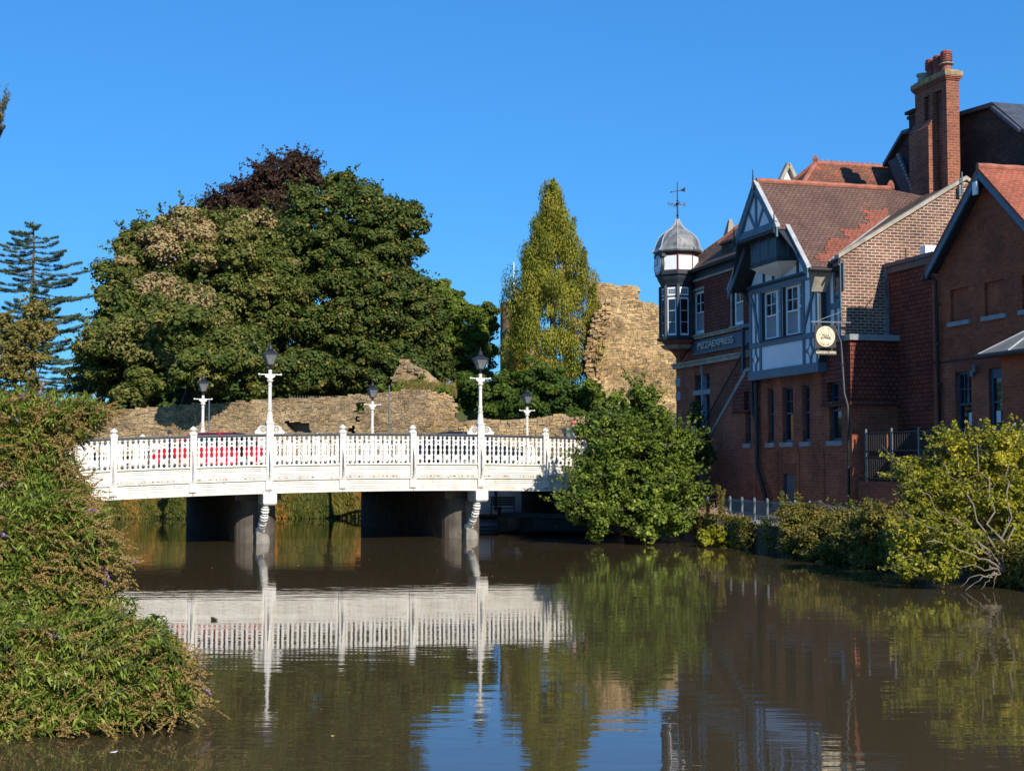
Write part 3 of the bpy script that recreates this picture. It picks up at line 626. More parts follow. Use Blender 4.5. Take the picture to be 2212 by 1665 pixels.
# the roof of the gable: ridge runs inwards, two tiers of verge
RX, RZ, SL = 3.1, 13.42, 1.09
def rz_(s): return RZ-SL*abs(s-RX)
q = MB()
for sg in (1, -1):
    X = lambda d: RX+sg*d
    def sheet(d0, d1, ya, yb, yc=None, th=.14):
        yc = yb if yc is None else yc
        z0, z1 = RZ-SL*d0, RZ-SL*d1
        P = [(X(d0), ya, z0), (X(d1), ya, z1), (X(d1), yc, z1), (X(d0), yb, z0)]
        q.slab(P, (0, 0, -th))
    sheet(0, 1.80, -1.36, 4.3, 2.9); sheet(1.80, 3.34, -.96, 2.9, .05)
q.build('gable_roof', M['roof'], hb)
q = MB(); q.slab([(3.1, 4.3, RZ), (5.0, 2.8, RZ-SL*1.9), (4.2, 5.3, 12.95), (3.1, 5.6, 12.95)], (0, 0, -.1)); q.build('roof_hip', M['roof'], hb)
q = MB(); q.tube([(RX, y, RZ+.02) for y in np.linspace(-1.30, 4.4, 12)], [.10, .12]*6, 8); q.lathe([(.16, 0), (.14, .2), (.05, .34)], (RX, 4.35, RZ), 4); q.build('ridge_tiles', M['ridge'], hb)
q = MB()
for sg in (1, -1):
    for d0, d1, y in ((0, 1.82, -1.42), (1.78, 3.36, -1.02)):
        q.slab([(RX+sg*d0, y, RZ-SL*d0+.035), (RX+sg*d1, y, RZ-SL*d1+.035), (RX+sg*d1, y+.17, RZ-SL*d1+.035), (RX+sg*d0, y+.17, RZ-SL*d0+.035)], (0, 0, -.07))
q.build('mortar_verge', M['leadlight'], hb)
for sg in (1, -1):
    for d0, d1, y in ((0, 1.82, -1.40), (1.80, 3.36, -1.0)):
        q = MB(); w_ = .36
        q.prism([(RX+sg*d0, RZ-SL*d0-.04), (RX+sg*d1, RZ-SL*d1-.04), (RX+sg*d1, RZ-SL*d1-.04-w_), (RX+sg*d0, RZ-SL*d0-.04-w_)], y, y+.07); q.build('barge_board', M['timber'], hb, bevel=.01)
TZ = 11.44; TY = -1.30
q = MB(); q.add([(RX-1.55, TY, TZ), (RX+1.55, TY, TZ), (RX, TY, RZ-.3)], [(0, 1, 2)]); q.build('gable_panel', M['render'], hb)
hbeam('tie_beam', RX-1.72, RX+1.72, TZ-.06, TZ+.2, TY-.08, TY-.001); hbeam('beam', RX-1.74, RX+1.74, TZ-.16, TZ-.061, TY-.05, BY-.001, 'darktimber')
q = MB(); q.box(RX-.06, RX+.06, TY-.05, TY-.001, TZ+.2, RZ-.4)
for sg in (1, -1):
    q.prism([(RX+sg*.02, TZ+.2), (RX+sg*.16, TZ+.2), (RX+sg*.72, TZ+.92), (RX+sg*.62, TZ+1.0)], TY-.04, TY-.001)
    q.prism([(RX+sg*.62, TZ+.2), (RX+sg*.74, TZ+.2), (RX+sg*1.02, TZ+.52), (RX+sg*.95, TZ+.6)] if False else [(RX+sg*1.12, TZ+.2), (RX+sg*1.24, TZ+.2), (RX+sg*.98, TZ+.62), (RX+sg*.9, TZ+.55)], TY-.0395, TY-.001)
q.build('king_post', M['timber'], hb)
for s, z, y in ((RX, RZ-.1, -1.44), (RX-1.72, TZ, -1.44), (RX+1.72, TZ, -1.44)):
    q = MB(); q.lathe([(.045, -.25), (.05, 0), (.03, .05), (.03, .2), (.012, .55)], (s, y, z), 6); q.build('finial', M['darktimber'], hb)
for sg in (1, -1): q = MB(); q.slab([(RX+sg*1.72, TY, TZ-.1), (RX+sg*3.3, -.9, RZ-SL*3.3-.16), (RX+sg*3.3, .0, RZ-SL*3.3-.16), (RX+sg*1.72, .0, TZ-.1)], (0, 0, -.03)); q.build('soffit', M['darktimber'], hb)
q = MB(); q.slab([(5.98, -.9, 9.66), (6.4, -.9, 9.74), (6.4, 0, 9.74), (5.98, 0, 9.66)], (0, 0, -.05)); q.prism([(5.97, 9.6), (6.42, 9.68), (6.02, 8.95)], -.62, -.02); q.build('stone_corbel', M['stone'], hb)
q = MB(); q.tube([(6.52, -.95, 9.66), (6.52, 0, 9.66)], .07, 8); q.tube([(6.52, -.1, 9.62), (7.1, -.1, 9.78)], .05, 8); q.build('gutter', M['black'], hb)
# recessed timbered wall between gable and brick corner
q = MB(); q.add([(5.95, .02, 7.3), (7.02, .02, 7.3), (7.02, .02, 10.1), (5.95, .02, 10.1)], [(0, 1, 2, 3)]); q.build('rendered_wall', M['render'], hb)
for a, b, c, d in ((5.96, 6.22, 7.3, 10.0), (6.50, 6.62, 8.52, 9.8), (6.92, 7.02, 7.3, 9.9), (6.22, 7.0, 8.30, 8.50), (6.55, 6.66, 7.3, 8.3), (6.2, 7.0, 9.62, 9.8)): hbeam('post', a, b, c, d, -.03, .019)
q = MB(); q.box(6.62, 6.92, -.01, .018, 8.52, 9.62); q.build('pane', M['glass'], hb)
# the big brick gable end facing the camera and its roof
EV = 10.02; AP = 12.98
def rc(y): return EV+(AP-EV)*y/5.0 if y <= 5 else AP-(AP-EV)*(y-5)/5.0
q = MB(); q.add([(7.02, 0, 5.0), (7.02, 10, 5.0), (7.02, 10, EV), (7.02, 5, AP), (7.02, 0, EV)], [(0, 1, 2, 3, 4)]); q.build('gable_end_wall', M['brickC'], hb)
q = MB()
for ya, yb in ((0, 5), (10, 5)):
    e = -1 if ya == 0 else 1
    q.slab([(7.10, ya+e*.12, rc(ya)-.02), (7.10, yb, rc(yb)+.05), (6.78, yb, rc(yb)+.05), (6.78, ya+e*.12, rc(ya)-.02)], (0, 0, .14))
q.build('coping', M['stone'], hb)
q = MB(); q.slab([(2, -.1, EV-.05), (6.79, -.1, EV-.05), (6.79, 5, AP), (2, 5, AP)], (0, 0, -.12)); q.slab([(2, 5, AP), (6.79, 5, AP), (6.79, 10.1, EV-.05), (2, 10.1, EV-.05)], (0, 0, -.12)); q.build('main_roof', M['roofold'], hb)
q = MB()
vz = lambda s: RZ-SL*(s-RX)
vy = lambda z: (z-EV+.05)/((AP-EV+.05)/5.1)-.1
pts = [(s, vy(vz(s)), vz(s)) for s in np.linspace(6.25, 3.65, 12)]
for (a, b) in zip(pts, pts[1:]): q.bar((a[0], a[1], a[2]+.03), (b[0], b[1], b[2]+.03), .12, .03)
q.build('valley_flashing', M['leadlight'], hb)
q = MB(); rr = random.Random(3)
for i in range(26):
    z = 9.95+i*.115; s = RX+(RZ-z)/SL; y = vy(z); wd = (.15, .32, .5, .22)[(i//3) % 4]+rr.choice((0, .19, .34))+.1
    if i > 21: wd *= .5
    q.slab([(s, y-wd, z+.012), (s, y-.02, z+.012), (s-.105, y-.02+.15, z+.127), (s-.105, y-wd, z+.127)], (.02, 0, .006))
for i in range(4): 
    z = 11.3-i*.115; s = RX+(RZ-z)/SL; q.slab([(s, 1.1+.12*i, z+.012), (s, 1.1+.12*i+(.75 if i < 3 else .35), z+.012), (s-.1, 1.1+.12*i+(.75 if i < 3 else .35), z+.127), (s-.1, 1.1+.12*i, z+.127)], (.02, 0, .006))
q.build('repaired_tiles', M['repair'], hb)
q = MB(); q.tube([(7.12, .05, 9.9), (7.12, .05, 8.9)], .035, 6); q.build('vent_pipe', M['greyiron'], hb)
# outside stair against the wall, roofed landing
st = thing('outside_staircase', 'brick flanked outside staircase with black iron railing climbing past the cross-shaped window', 'staircase', (-2.4, -.3, .8), FRIV)
SP = [(-5.9, 3.9), (-5.9, .8), (.30, .8), (.30, 6.62), (-.62, 6.62), (-1.2, 6.25), (-4.9, 3.9)]
q = MB(); q.prism([(-5.4, .8), (.33, .8), (.33, 6.6), (-.62, 6.6), (-5.4, 3.45)], .0005, 1.0)
q = MB(); q.prism([(-5.6, 3.1), (-5.6, .8), (-2.0, .8), (-2.0, 5.62)], -.006, .95); q.prism([(-2.0, 6.52), (-2.0, 5.62), (-1.0, 6.3), (-.62, 6.52)], -.02, .9) if False else None
q.build('flank_wall', BW, st)
q = MB(); q.prism([(-5.62, 3.1), (-.68, 6.45), (-.62, 6.56), (.34, 6.56), (.34, 6.72), (-.70, 6.68), (-5.62, 3.22)], -.06, .14); q.build('coping', M['concrete'], st)
q = MB(); q.prism([(-5.6, 2.9), (-.65, 6.3), (.33, 6.3), (.33, 6.5), (-.65, 6.5), (-5.6, 3.1)], .15, 1.0); q.build('steps', M['concrete'], st)
q = MB(); sl_ = (6.5-3.1)/4.95
def zr(s): return 3.25+sl_*(s+5.6) if s < -.65 else 6.72
q.tube([(-5.55, .03, zr(-5.55)+1.0), (-.95, .03, zr(-.95)+1.0), (-.55, .03, 7.72), (.3, .03, 7.72)], .03, 6)
for i in range(38):
    s = -5.5+i*.155; q.bar((s, .03, zr(s)+.02), (s, .03, (zr(s)+1.0) if s < -.8 else 7.7), .022)
q.build('railing', M['black'], st)
for s, y in ((-.95, -.01), (.28, -.01)): 
    q = MB(); q.box(s-.06, s+.06, y-.06, y+.06, 6.4 if s > 0 else 6.45, 8.32); q.build('post', M['blueframe'], st)
q = MB(); q.box(-1.08, .36, -.09, 1.0, 8.32, 8.46); q.build('canopy_beam', M['timber'], st)
# drainpipes on the half-timbered building
def pipe(root_args, pts, r=.055, mat='black', brackets=True):
    t = thing(*root_args); q = MB(); q.tube(pts, r, 8)
    q.build('pipe', M[mat], t, smooth=True); 
    for a, b in zip(pts, pts[1:]):
        L = (Vector(b)-Vector(a)).length
        for i in range(int(L//1.3)): p = Vector(a).lerp(Vector(b), (i+.6)*1.3/L); q = MB(); q.lathe([(r*1.5, -.04), (r*1.5, .04)], p, 8); q.build('pipe_collar', M[mat], t)
    return t
pipe(('drainpipe', 'black drainpipe beside the left edge of the half-timbered gable, kinked over the windows', 'drainpipe', (.1, -.15, 5), FRIV),
     [(.02, -.5, 9.7), (.1, -.38, 9.5), (.16, -.2, 9.0), (.16, -.15, 4.9), (.35, -.12, 4.5), (.35, -.12, 4.2)])
pipe(('drainpipe', 'thick black pipe with a slanted foot ending near the blue door', 'drainpipe', (.45, -.15, 1), FRIV),
     [(.55, -.12, 6.1), (.45, -.13, 5.8), (.45, -.13, 2.75), (1.55, -.2, 1.25)], .085)
pipe(('drainpipe', 'long drainpipe on the brick corner right of the hanging round sign', 'drainpipe', (7.3, -.15, 1), FRIV),
     [(7.0, -.2, 8.0), (7.0, -.2, 7.45), (7.35, -.22, 7.05), (7.42, -.16, 5.3), (7.60, -.13, 4.85), (7.60, -.13, 1.4)], .05)
q = MB(); q.tube([(.6, -.1, 6.1), (.9, -.07, 6.02), (1.55, -.07, 6.08)], .02, 6); tag(q.build('cable', M['black'], None, FRIV), 'black cable run under the bottom beam of the gable', 'cable')
# hanging sign
def text(s, size, mat, parent, M4, ext=.006, name='lettering', sx=1.):
    cu = bpy.data.curves.new(name, 'FONT'); cu.body = s; cu.size = size; cu.extrude = ext; cu.align_x = 'CENTER'; cu.align_y = 'CENTER'; cu.offset = size*.012
    tmp = bpy.data.objects.new('tmp', cu); sc.collection.objects.link(tmp); dg = bpy.context.evaluated_depsgraph_get()
    me = bpy.data.meshes.new_from_object(tmp.evaluated_get(dg)); bpy.data.objects.remove(tmp); me.name = name; me.materials.clear()
    b = BASE.get(parent.name, Vector((0, 0, 0)))
    me.transform(Matrix.Translation(-b) @ M4 @ Matrix.Scale(sx, 4, (1, 0, 0)))
    return link(name, me, mat, parent)
SY0 = -.62; so_ = onS(ZH(670, 745), 7.30)
hs = thing('hanging_sign', 'dark square hanging sign with a round cream emblem and a small board below', 'sign', (7.30, so_[0], so_[1]), FRIV)
cy, cz = so_; hw, hh = .52, .58
SX = 7.30
tl = onS(ZH(305, 355), SX); brr = onS(ZH(1045, 1145), SX); y0, y1 = tl[0], brr[0]; z1, z0 = tl[1], brr[1]; cy, cz = (y0+y1)/2, (z0+z1)/2; hw, hh = (y1-y0)/2, (z1-z0)/2
q = MB(); q.box(SX-.03, SX+.03, y0, y1, z0, z1); q.build('board', M['signbrown'], hs)
rd = min(hw, hh)*.91
def disc(mb, r, x, th, ry=1., n=40, rin=None):
    P = [(x, cy+r*math.cos(2*math.pi*i/n), cz+r*ry*math.sin(2*math.pi*i/n)) for i in range(n)]
    if rin is None: mb.slab(P, (th, 0, 0))
    else:
        Q = [(x, cy+rin*math.cos(2*math.pi*i/n), cz+rin*ry*math.sin(2*math.pi*i/n)) for i in range(n)]
        for i in range(n): j = (i+1) % n; mb.slab([P[i], P[j], Q[j], Q[i]], (th, 0, 0))
ry = 1.0
q = MB(); disc(q, rd, SX+.031, .012); q.build('emblem_disc', M['cream'], hs)
q = MB(); disc(q, rd*.90, SX+.044, .004, rin=rd*.87)
def sw(pts, r=.0055):
    q.tube([(SX+.046, cy+a*rd, cz+b*rd) for a, b in pts], r, 5)
def spiral(cx_, cy_, r0, a0, turns, sgn=1, n=16, mir=1): return [(mir*(cx_+r0*(1-.75*t)*math.cos(a0+sgn*turns*2*math.pi*t)), cy_+r0*(1-.75*t)*math.sin(a0+sgn*turns*2*math.pi*t)) for t in np.linspace(0, 1, n)]
for mr in (1, -1):
    sw(spiral(.30, .62, .17, 3.6, 1.2, -1, mir=mr)); sw(spiral(.42, .42, .15, 2.4, 1.1, -1, mir=mr)); sw([(mr*a, b) for a, b in ((.05, .3), (.1, .36), (.3, .38), (.5, .30), (.62, .12))])
    sw(spiral(.66, .16, .11, 1.6, 1.1, 1, mir=mr)); sw([(mr*a, b) for a, b in ((.76, .1), (.74, -.1), (.66, -.3))])
    sw(spiral(.40, -.42, .18, .3, 1.1, 1, mir=mr)); sw(spiral(.20, -.66, .14, 1.0, 1.3, -1, mir=mr)); sw([(mr*a, b) for a, b in ((.04, -.8), (.3, -.82), (.5, -.62), (.6, -.5))])
q.build('emblem_scrollwork', M['signbrown'], hs)
MT = lambda y, z, x=SX+.05: Matrix.Translation((x, y, z)) @ Matrix.Rotation(math.pi/2, 4, 'Z') @ Matrix.Rotation(math.pi/2, 4, 'X')
text('PIZZA', rd*.30, M['signbrown'], hs, MT(cy, cz+rd*.11)); text('EXPRESS', rd*.30, M['signbrown'], hs, MT(cy, cz-rd*.15))
l2 = onS(ZH(345, 1215), SX); r2 = onS(ZH(1055, 1390), SX)
q = MB(); q.box(SX-.02, SX+.02, l2[0], r2[0], r2[1], l2[1]); q.build('lower_board', M['signbrown'], hs)
text('GARDEN OPEN', (l2[1]-r2[1])*.74, M['cream'], hs, MT((l2[0]+r2[0])/2, (l2[1]+r2[1])/2, SX+.022), sx=.94)
a = onS(ZH(190, 240), SX); b = onS(ZH(1145, 230), SX)
q = MB(); q.bar((SX, a[0], a[1]), (SX, .25, a[1]+.01), .05); q.bar((SX, a[0]+.2, a[1]+.02), (SX-.2, .0, a[1]+.42), .025); q.bar((SX, -.1, a[1]), (SX-.3, .02, a[1]+.25), .02)
for y in (y0+.15, y1-.15): q.bar((SX, y, z1), (SX, y, a[1]), .02); q.bar((SX, y, z0), (SX, y, l2[1]), .02)
q.build('iron_bracket', M['greyiron'], hs)
# ---------------------------------------------------------------- building with the clock turret (wall plane set back one metre)
YB = 1.0
cb = thing('clock_turret_building', 'red brick and tile-hung building with a lead-domed clock turret on its far corner', 'building', (-4, YB, 2.7), FRIV)
S = lambda zf, a, b, y=YB: onY(zf(a, b), y)
sL = S(ZE, 120, 700)[0]; zc = S(ZB, 700, 1090)[1]; zband2 = S(ZB, 400, 1520)[1]
ze = S(ZA, 500, 1440, YB-.3)[1]; zwt = S(ZB, 540, 300)[1]
def whole(zf, ax, ay, bx_, by_, y=YB): p = S(zf, ax, ay, y); r = S(zf, bx_, by_, y); return (p[0], r[0], r[1], p[1])
W1 = whole(ZB, 662, 405, 848, 1060); W2 = whole(ZB, 1285, 300, 1462, 950); W3 = whole(ZD, 270, 745, 510, 1560)
W1 = (W1[0], W1[1], zc+.05, W1[3]); W2 = (W2[0], W2[1], zc+.05, W1[3])
q = MB(); wall(q, sL, .5, 2.7, zc, YB, [W3], .28); q.add([(sL, YB, 2.7), (sL, YB, ze), (sL, YB+9, ze), (sL, YB+9, 2.7)], [(0, 1, 2, 3)])
q.add([(sL, YB+9, 2.7), (.5, YB+9, 2.7), (.5, YB+9, ze), (sL, YB+9, ze)], [(3, 2, 1, 0)]); q.build('wall', BW, cb)
q = MB(); wall(q, sL, .5, zc, zwt, YB-.04, [W1, W2], .30); q.build('tile_hanging', M['scale'], cb)
q = MB(); q.box(sL-.05, .5, YB-.12, YB, zwt, zwt+.10); q.build('stone_string_course', M['stone'], cb)
q = MB(); q.box(sL-.05, .5, YB-.12, YB, zwt+.1001, ze-.12); q.box(sL-.2, .5, YB-.42, YB, ze-.1199, ze); q.build('eaves_cornice', M['darktimber'], cb)
for zz, h in ((zc, .16), (zband2, .26)): q = MB(); q.box(sL-.06, .5, YB-.16, YB-.041, zz-h, zz); q.box(sL-.1, .5, YB-.22, YB-.041, zz-h*.35, zz-.01); q.build('stone_string_course', M['stone'], cb)
for wn in (W1, W2):
    w_ = wn[1]-wn[0]; sash(cb, wn[0]+.10, wn[1], wn[2]+.02, wn[3]-.02, YB+.04, M['sash'], cols=2, rows=2, split=.5, fr=.12, lowcols=1, name='sash_window', blind=True)
    q = MB(); q.box(wn[0]-.13, wn[0], YB-.07, YB+.1, wn[2], wn[3]+.1); q.box(wn[0]-.1, wn[1]+.05, YB-.07, YB+.05, wn[3], wn[3]+.12); q.box(wn[0]-.15, wn[1]+.1, YB-.16, YB+.1, wn[2]-.12, wn[2]); q.build('stone_surround', M['stone'], cb)
# mullioned cross window
q = MB(); mx = (W3[0]*.46+W3[1]*.54); tz = S(ZD, 240, 1020)[1]
q.box(mx-.09, mx+.09, YB-.02, YB+.16, W3[2], W3[3]); q.box(W3[0]-.12, W3[1]+.12, YB-.03, YB+.161, tz-.11, tz+.11); q.box(mx-.07, mx+.07, YB-.05, YB-.021, W3[2], W3[3]+.05); q.lathe([(.1, 0), (.09, .15), (.02, .42)], (mx, YB-.03, W3[3]+.05), 4, a0=math.pi/4); q.box(W3[0]-.1, W3[1]+.1, YB-.1, YB+.2, W3[2]-.18, W3[2]); q.build('stone_mullion', M['greystone'], cb)
for a, b in ((W3[0], mx-.09), (mx+.09, W3[1])):
    for c, d in ((W3[2], tz-.11), (tz+.11, W3[3])): sash(cb, a+.02, b-.02, c+.02, d-.02, YB+.18, M['blueframe'], 1, 1, .5, .06)
q = MB(); q.prism([(W3[0]-.05, W3[3]), (W3[1]+.05, W3[3]), (W3[1]+.05, W3[3]+.5), (W3[0]-.05, W3[3]+.5)], YB-.012, YB-.001); q.build('brick_lintel', M['brickplain'], cb)
for zz in (S(ZE, 140, 420)[1], S(ZE, 140, 590)[1]): q = MB(); q.box(sL-.02, sL+.55, YB-.02, YB-.001, zz-.3, zz+.1); q.build('quoin', M['greystone'], cb)
# fascia with lettering
F1 = S(ZB, 668, 1200); F2 = S(ZB, 665, 1395); sg_ = thing('fascia_sign', 'long blue-grey fascia board with raised pale lettering under the two sash windows', 'sign', (-3.4, YB, F2[1]), FRIV)
q = MB(); q.box(F1[0], .1, YB-.10, YB-.002, F2[1]+.08, F1[1]); q.build('board', M['signblue'], sg_)
q = MB(); q.box(F1[0]-.03, .1, YB-.15, YB-.002, F2[1], F2[1]+.0799); q.box(F1[0]-.03, .1, YB-.13, YB-.002, F1[1]+.0001, F1[1]+.05); q.build('board_moulding', M['timber'], sg_)
la_, lb_ = S(ZB, 728, 1290), S(ZB, 1402, 1190); lh = F1[1]-F2[1]
text('PIZZAEXPRESS', lh*.74, M['creamlet'], sg_, Matrix.Translation(((la_[0]+lb_[0])/2, YB-.145, F2[1]+.1+lh*.44)) @ Matrix.Rotation(math.pi/2, 4, 'X') @ Matrix.Scale((lb_[0]-la_[0])/(lh*.74*7.75), 4, (1, 0, 0)), ext=.03)
# roof
q = MB(); k_ = .82; zr_ = lambda y: ze+.02+k_*(y-YB+.3); RY = YB+3.2
q.slab([(sL-.3, YB-.3, ze+.02), (.3, YB-.3, ze+.02), (-2.2, RY, zr_(RY)), (sL-.3+3.5, RY, zr_(RY))], (0, 0, -.1)); q.slab([(sL-.3, YB-.3, ze+.02), (sL+3.2, RY, zr_(RY)), (sL-.3, 2*RY-YB+.3, ze+.02)], (0, 0, -.1)); q.slab([(sL+3.2, RY, zr_(RY)), (-2.2, RY, zr_(RY)), (-2.2, 2*RY-YB+.3, ze+.02), (sL-.3, 2*RY-YB+.3, ze+.02)], (0, 0, -.1))
q.build('roof', M['roofold'], cb)
q = MB(); q.tube([(sL-.25, YB-.25, ze+.06), (sL+3.2, RY, zr_(RY)+.06)], .09, 8); q.build('hip_tiles', M['roofold'], cb)
q = MB(); q.tube([(sL-.3, YB-.4, ze-.02), (.5, YB-.4, ze-.02)], .07, 8); q.build('gutter', M['black'], cb)
ob = S(ZA, 1215, 615, 2.4+YB); ob2 = S(ZA, 1200, 850, 2.4+YB)
q = MB(); q.lathe([(.26, -.5), (.30, -.08), (.34, 0), (.10, ob[1]-ob2[1]), (.02, ob[1]-ob2[1]+.05)], (ob2[0]+.3, 2.4+YB, ob2[1]), 4, a0=math.pi/4); q.build('stone_obelisk', M['stone'], cb)
# turret
TA = at(1464, 545, 62.6); ta = loc(TA); mpx = 62.6/F_PX
zt = lambda y: float(at(1464, y, 62.6)[2])
TX, TYY = ta[0], ta[1]
o8 = math.pi/8
q = MB(); R = 1.10
dome = [(R*1.02, zt(548)), (R*1.06, zt(545)), (R*.98, zt(540)), (R*.93, zt(536)), (R*.90, zt(528)), (R*.85, zt(521)), (R*.76, zt(513)), (R*.62, zt(506)), (R*.45, zt(500)), (R*.31, zt(495)), (R*.21, zt(489)), (R*.13, zt(482)), (R*.09, zt(477)), (.07, zt(474))]
q.lathe(dome, (TX, TYY, 0), 8, a0=o8); dm = q.build('lead_dome', M['lead'], cb)
q = MB()
for j in range(8):
    a = o8+j*math.pi/4; q.tube([(TX+(r+.005)*math.cos(a), TYY+(r+.005)*math.sin(a), z+.01) for r, z in dome[1:]], .018, 6)
q.build('lead_roll', M['leadlight'], dm)
q = MB(); q.lathe([(.90, zt(589)), (.90, zt(554)), (1.06, zt(548.5))], (TX, TYY, 0), 8, a0=o8); q.lathe([(.95, zt(600)), (1.04, zt(597)), (1.04, zt(589.5)), (.97, zt(588.5))], (TX, TYY, 0), 8, a0=o8)
q.lathe([(.78, zt(620)), (.80, zt(616)), (.92, zt(606)), (.96, zt(600.1))], (TX, TYY, 0), 8, a0=o8); q.build('turret_body', M['darktimber'], cb)
def oct_panel(R_, j, u0, u1, z0, z1, name, mat, par, off=.01, th=.03):
    a0, a1 = o8+j*math.pi/4, o8+(j+1)*math.pi/4; A = (TX+R_*math.cos(a1), TYY+R_*math.sin(a1)); B = (TX+R_*math.cos(a0), TYY+R_*math.sin(a0))
    return panel_on(B, A, 1-u1, 1-u0, z0, z1, off, name, mat, par, th)
for j, (u0, u1) in ((6, (.08, .92)), (7, (.06, .94)), (0, (.06, .94))):
    zlo, zhi = zt(587), zt(557.5)
    p_ = oct_panel(.93, j, u0-.03, u1+.03, zlo-.04, zhi+.04, 'panel_frame', M['pot'], cb, .012)
    oct_panel(.93, j, u0, u1, zlo, zhi, 'white_panel', M['panelwhite'], p_, .025)
# clock on the river face
a_ = -math.pi/2; cz_ = zt(575); cyk = TYY-.93*math.cos(math.pi/8)-.10; ck = None
q = MB()
def dsc(mb, r, y, th, z=cz_, n=28): mb.slab([(TX+r*math.cos(2*math.pi*i/n), y, z+r*math.sin(2*math.pi*i/n)) for i in range(n)], (0, th, 0))
dsc(q, .50, cyk-.03, .14); q.prism([(TX-.5, cz_+.35), (TX+.5, cz_+.35), (TX+.5, cz_+.5), (TX, cz_+.78), (TX-.5, cz_+.5)], cyk-.02, cyk+.2); ck = q.build('clock_case', M['darktimber'], cb)
q = MB(); dsc(q, .43, cyk-.045, .014); q.build('clock_dial', M['render'], ck)
q = MB(); q.bar((TX, cyk-.055, cz_), (TX-.27, cyk-.055, cz_+.0), .05, .012); q.bar((TX, cyk-.06, cz_), (TX+.02, cyk-.06, cz_+.38), .035, .012)
for i in range(12): a = i*math.pi/6; q.bar((TX+.33*math.cos(a), cyk-.05, cz_+.33*math.sin(a)), (TX+.41*math.cos(a), cyk-.05, cz_+.41*math.sin(a)), .03, .01)
q.build('clock_hands', M['black'], ck)
# oriel windows below
R2 = .80
q = MB(); zb0, zt0 = zt(729), zt(620)
q.lathe([(R2-.06, zb0), (R2-.06, zt0)], (TX, TYY, 0), 8, a0=o8); q.lathe([(R2+.16, zt(737)), (R2+.2, zt(732)), (R2+.02, zt(728.5))], (TX, TYY, 0), 8, a0=o8); q.lathe([(R2-.0, zt(622.5)), (R2+.05, zt(619.9))], (TX, TYY, 0), 8, a0=o8)
for j in range(8): a = o8+j*math.pi/4; q.bar((TX+R2*math.cos(a), TYY+R2*math.sin(a), zb0), (TX+R2*math.cos(a), TYY+R2*math.sin(a), zt0), .13)
ow = q.build('oriel_window', M['darktimber'], cb)
zm1, zm0 = zt(642), zt(645.5)
for j in (5, 6, 7):
    for z0, z1, nc, nr in ((zt(727), zm0, 1, 3), (zm1, zt(624), 3, 3)):
        f_ = oct_panel(R2-.02, j, .14, .86, z0, z1, 'casement', M['sash'], ow, .0, .06)
        for c in range(nc):
            for r in range(nr):
                A_, B_ = .22, .78; w1 = (B_-A_)/nc; hh_ = (z1-z0-.16)/nr
                oct_panel(R2-.02, j, A_+c*w1+.012, A_+(c+1)*w1-.012, z0+.08+r*hh_+.012, z0+.08+(r+1)*hh_-.012, 'pane', M['glass'], f_, .006, .01)
q = MB(); q.lathe([(.06, zt(781)), (.16, zt(775)), (.34, zt(762)), (.60, zt(753)), (.70, zt(745)), (.80, zt(741)), (.86, zt(737.1))], (TX+.05, TYY+.05, 0), 8, a0=o8); q.build('brick_corbel', BW, cb)
q = MB(); q.lathe([(.66, zt(755)), (.86, zt(747))], (TX, TYY, 0), 8, a0=o8); q.build('stone_corbel', M['stone'], cb)
# weather vane
wv = thing('weather_vane', 'black iron weather vane with compass letters on top of the lead dome', 'weather vane', (TX, TYY, zt(474)), FRIV)
q = MB(); b_ = zt(474)
q.tube([(TX, TYY, b_-.1), (TX, TYY, zt(470)), (TX, TYY, zt(445)), (TX, TYY, zt(392))], [.06, .045, .03, .018], 8); q.lathe([(.03, 0), (.07, .05), (.03, .1)], (TX, TYY, zt(468)), 8); q.lathe([(.03, 0), (.09, .06), (.03, .12)], (TX, TYY, zt(443)), 8); q.lathe([(.02, 0), (.05, .04), (.02, .08)], (TX, TYY, zt(436)), 8)
q.build('rod', M['black'], wv)
# true directions: arms run square to the camera's sight line
iF = FRIV.inverted().to_3x3(); ex = iF @ Vector((1, .15, 0)); ey = iF @ Vector((-.15, 1, 0)); ctr = Vector((TX, TYY, zt(442)))
q = MB(); q.bar(ctr-ex*.27, ctr+ex*.27, .028); q.bar(ctr-ey*.27, ctr+ey*.27, .028); q.build('compass_arms', M['black'], wv)
cm = FRIV.inverted().to_3x3().to_4x4()
for L, v in (('W', -ex*.34), ('E', ex*.34), ('N', ey*.34), ('S', -ey*.34)):
    text(L, .25, M['black'], wv, Matrix.Translation(ctr+v) @ cm @ Matrix.Rotation(math.atan2(.15, 1), 4, 'Z') @ Matrix.Rotation(math.pi/2, 4, 'X'), ext=.012, name='compass_letter')
c2 = Vector((TX, TYY, zt(413))); ea = iF @ Vector((.95, -.2, .12)); q = MB(); q.bar(c2-ea*.30, c2+ea*.16, .025)
up_ = Vector((0, 0, 1)); q.slab([c2+ea*.15-up_*.015, c2+ea*.35-up_*.10, c2+ea*.37+up_*.12, c2+ea*.15+up_*.03], (.01, .01, 0)); q.slab([c2-ea*.36, c2-ea*.28+up_*.04, c2-ea*.28-up_*.04], (.01, .01, 0))
q.build('vane_arrow', M['black'], wv)
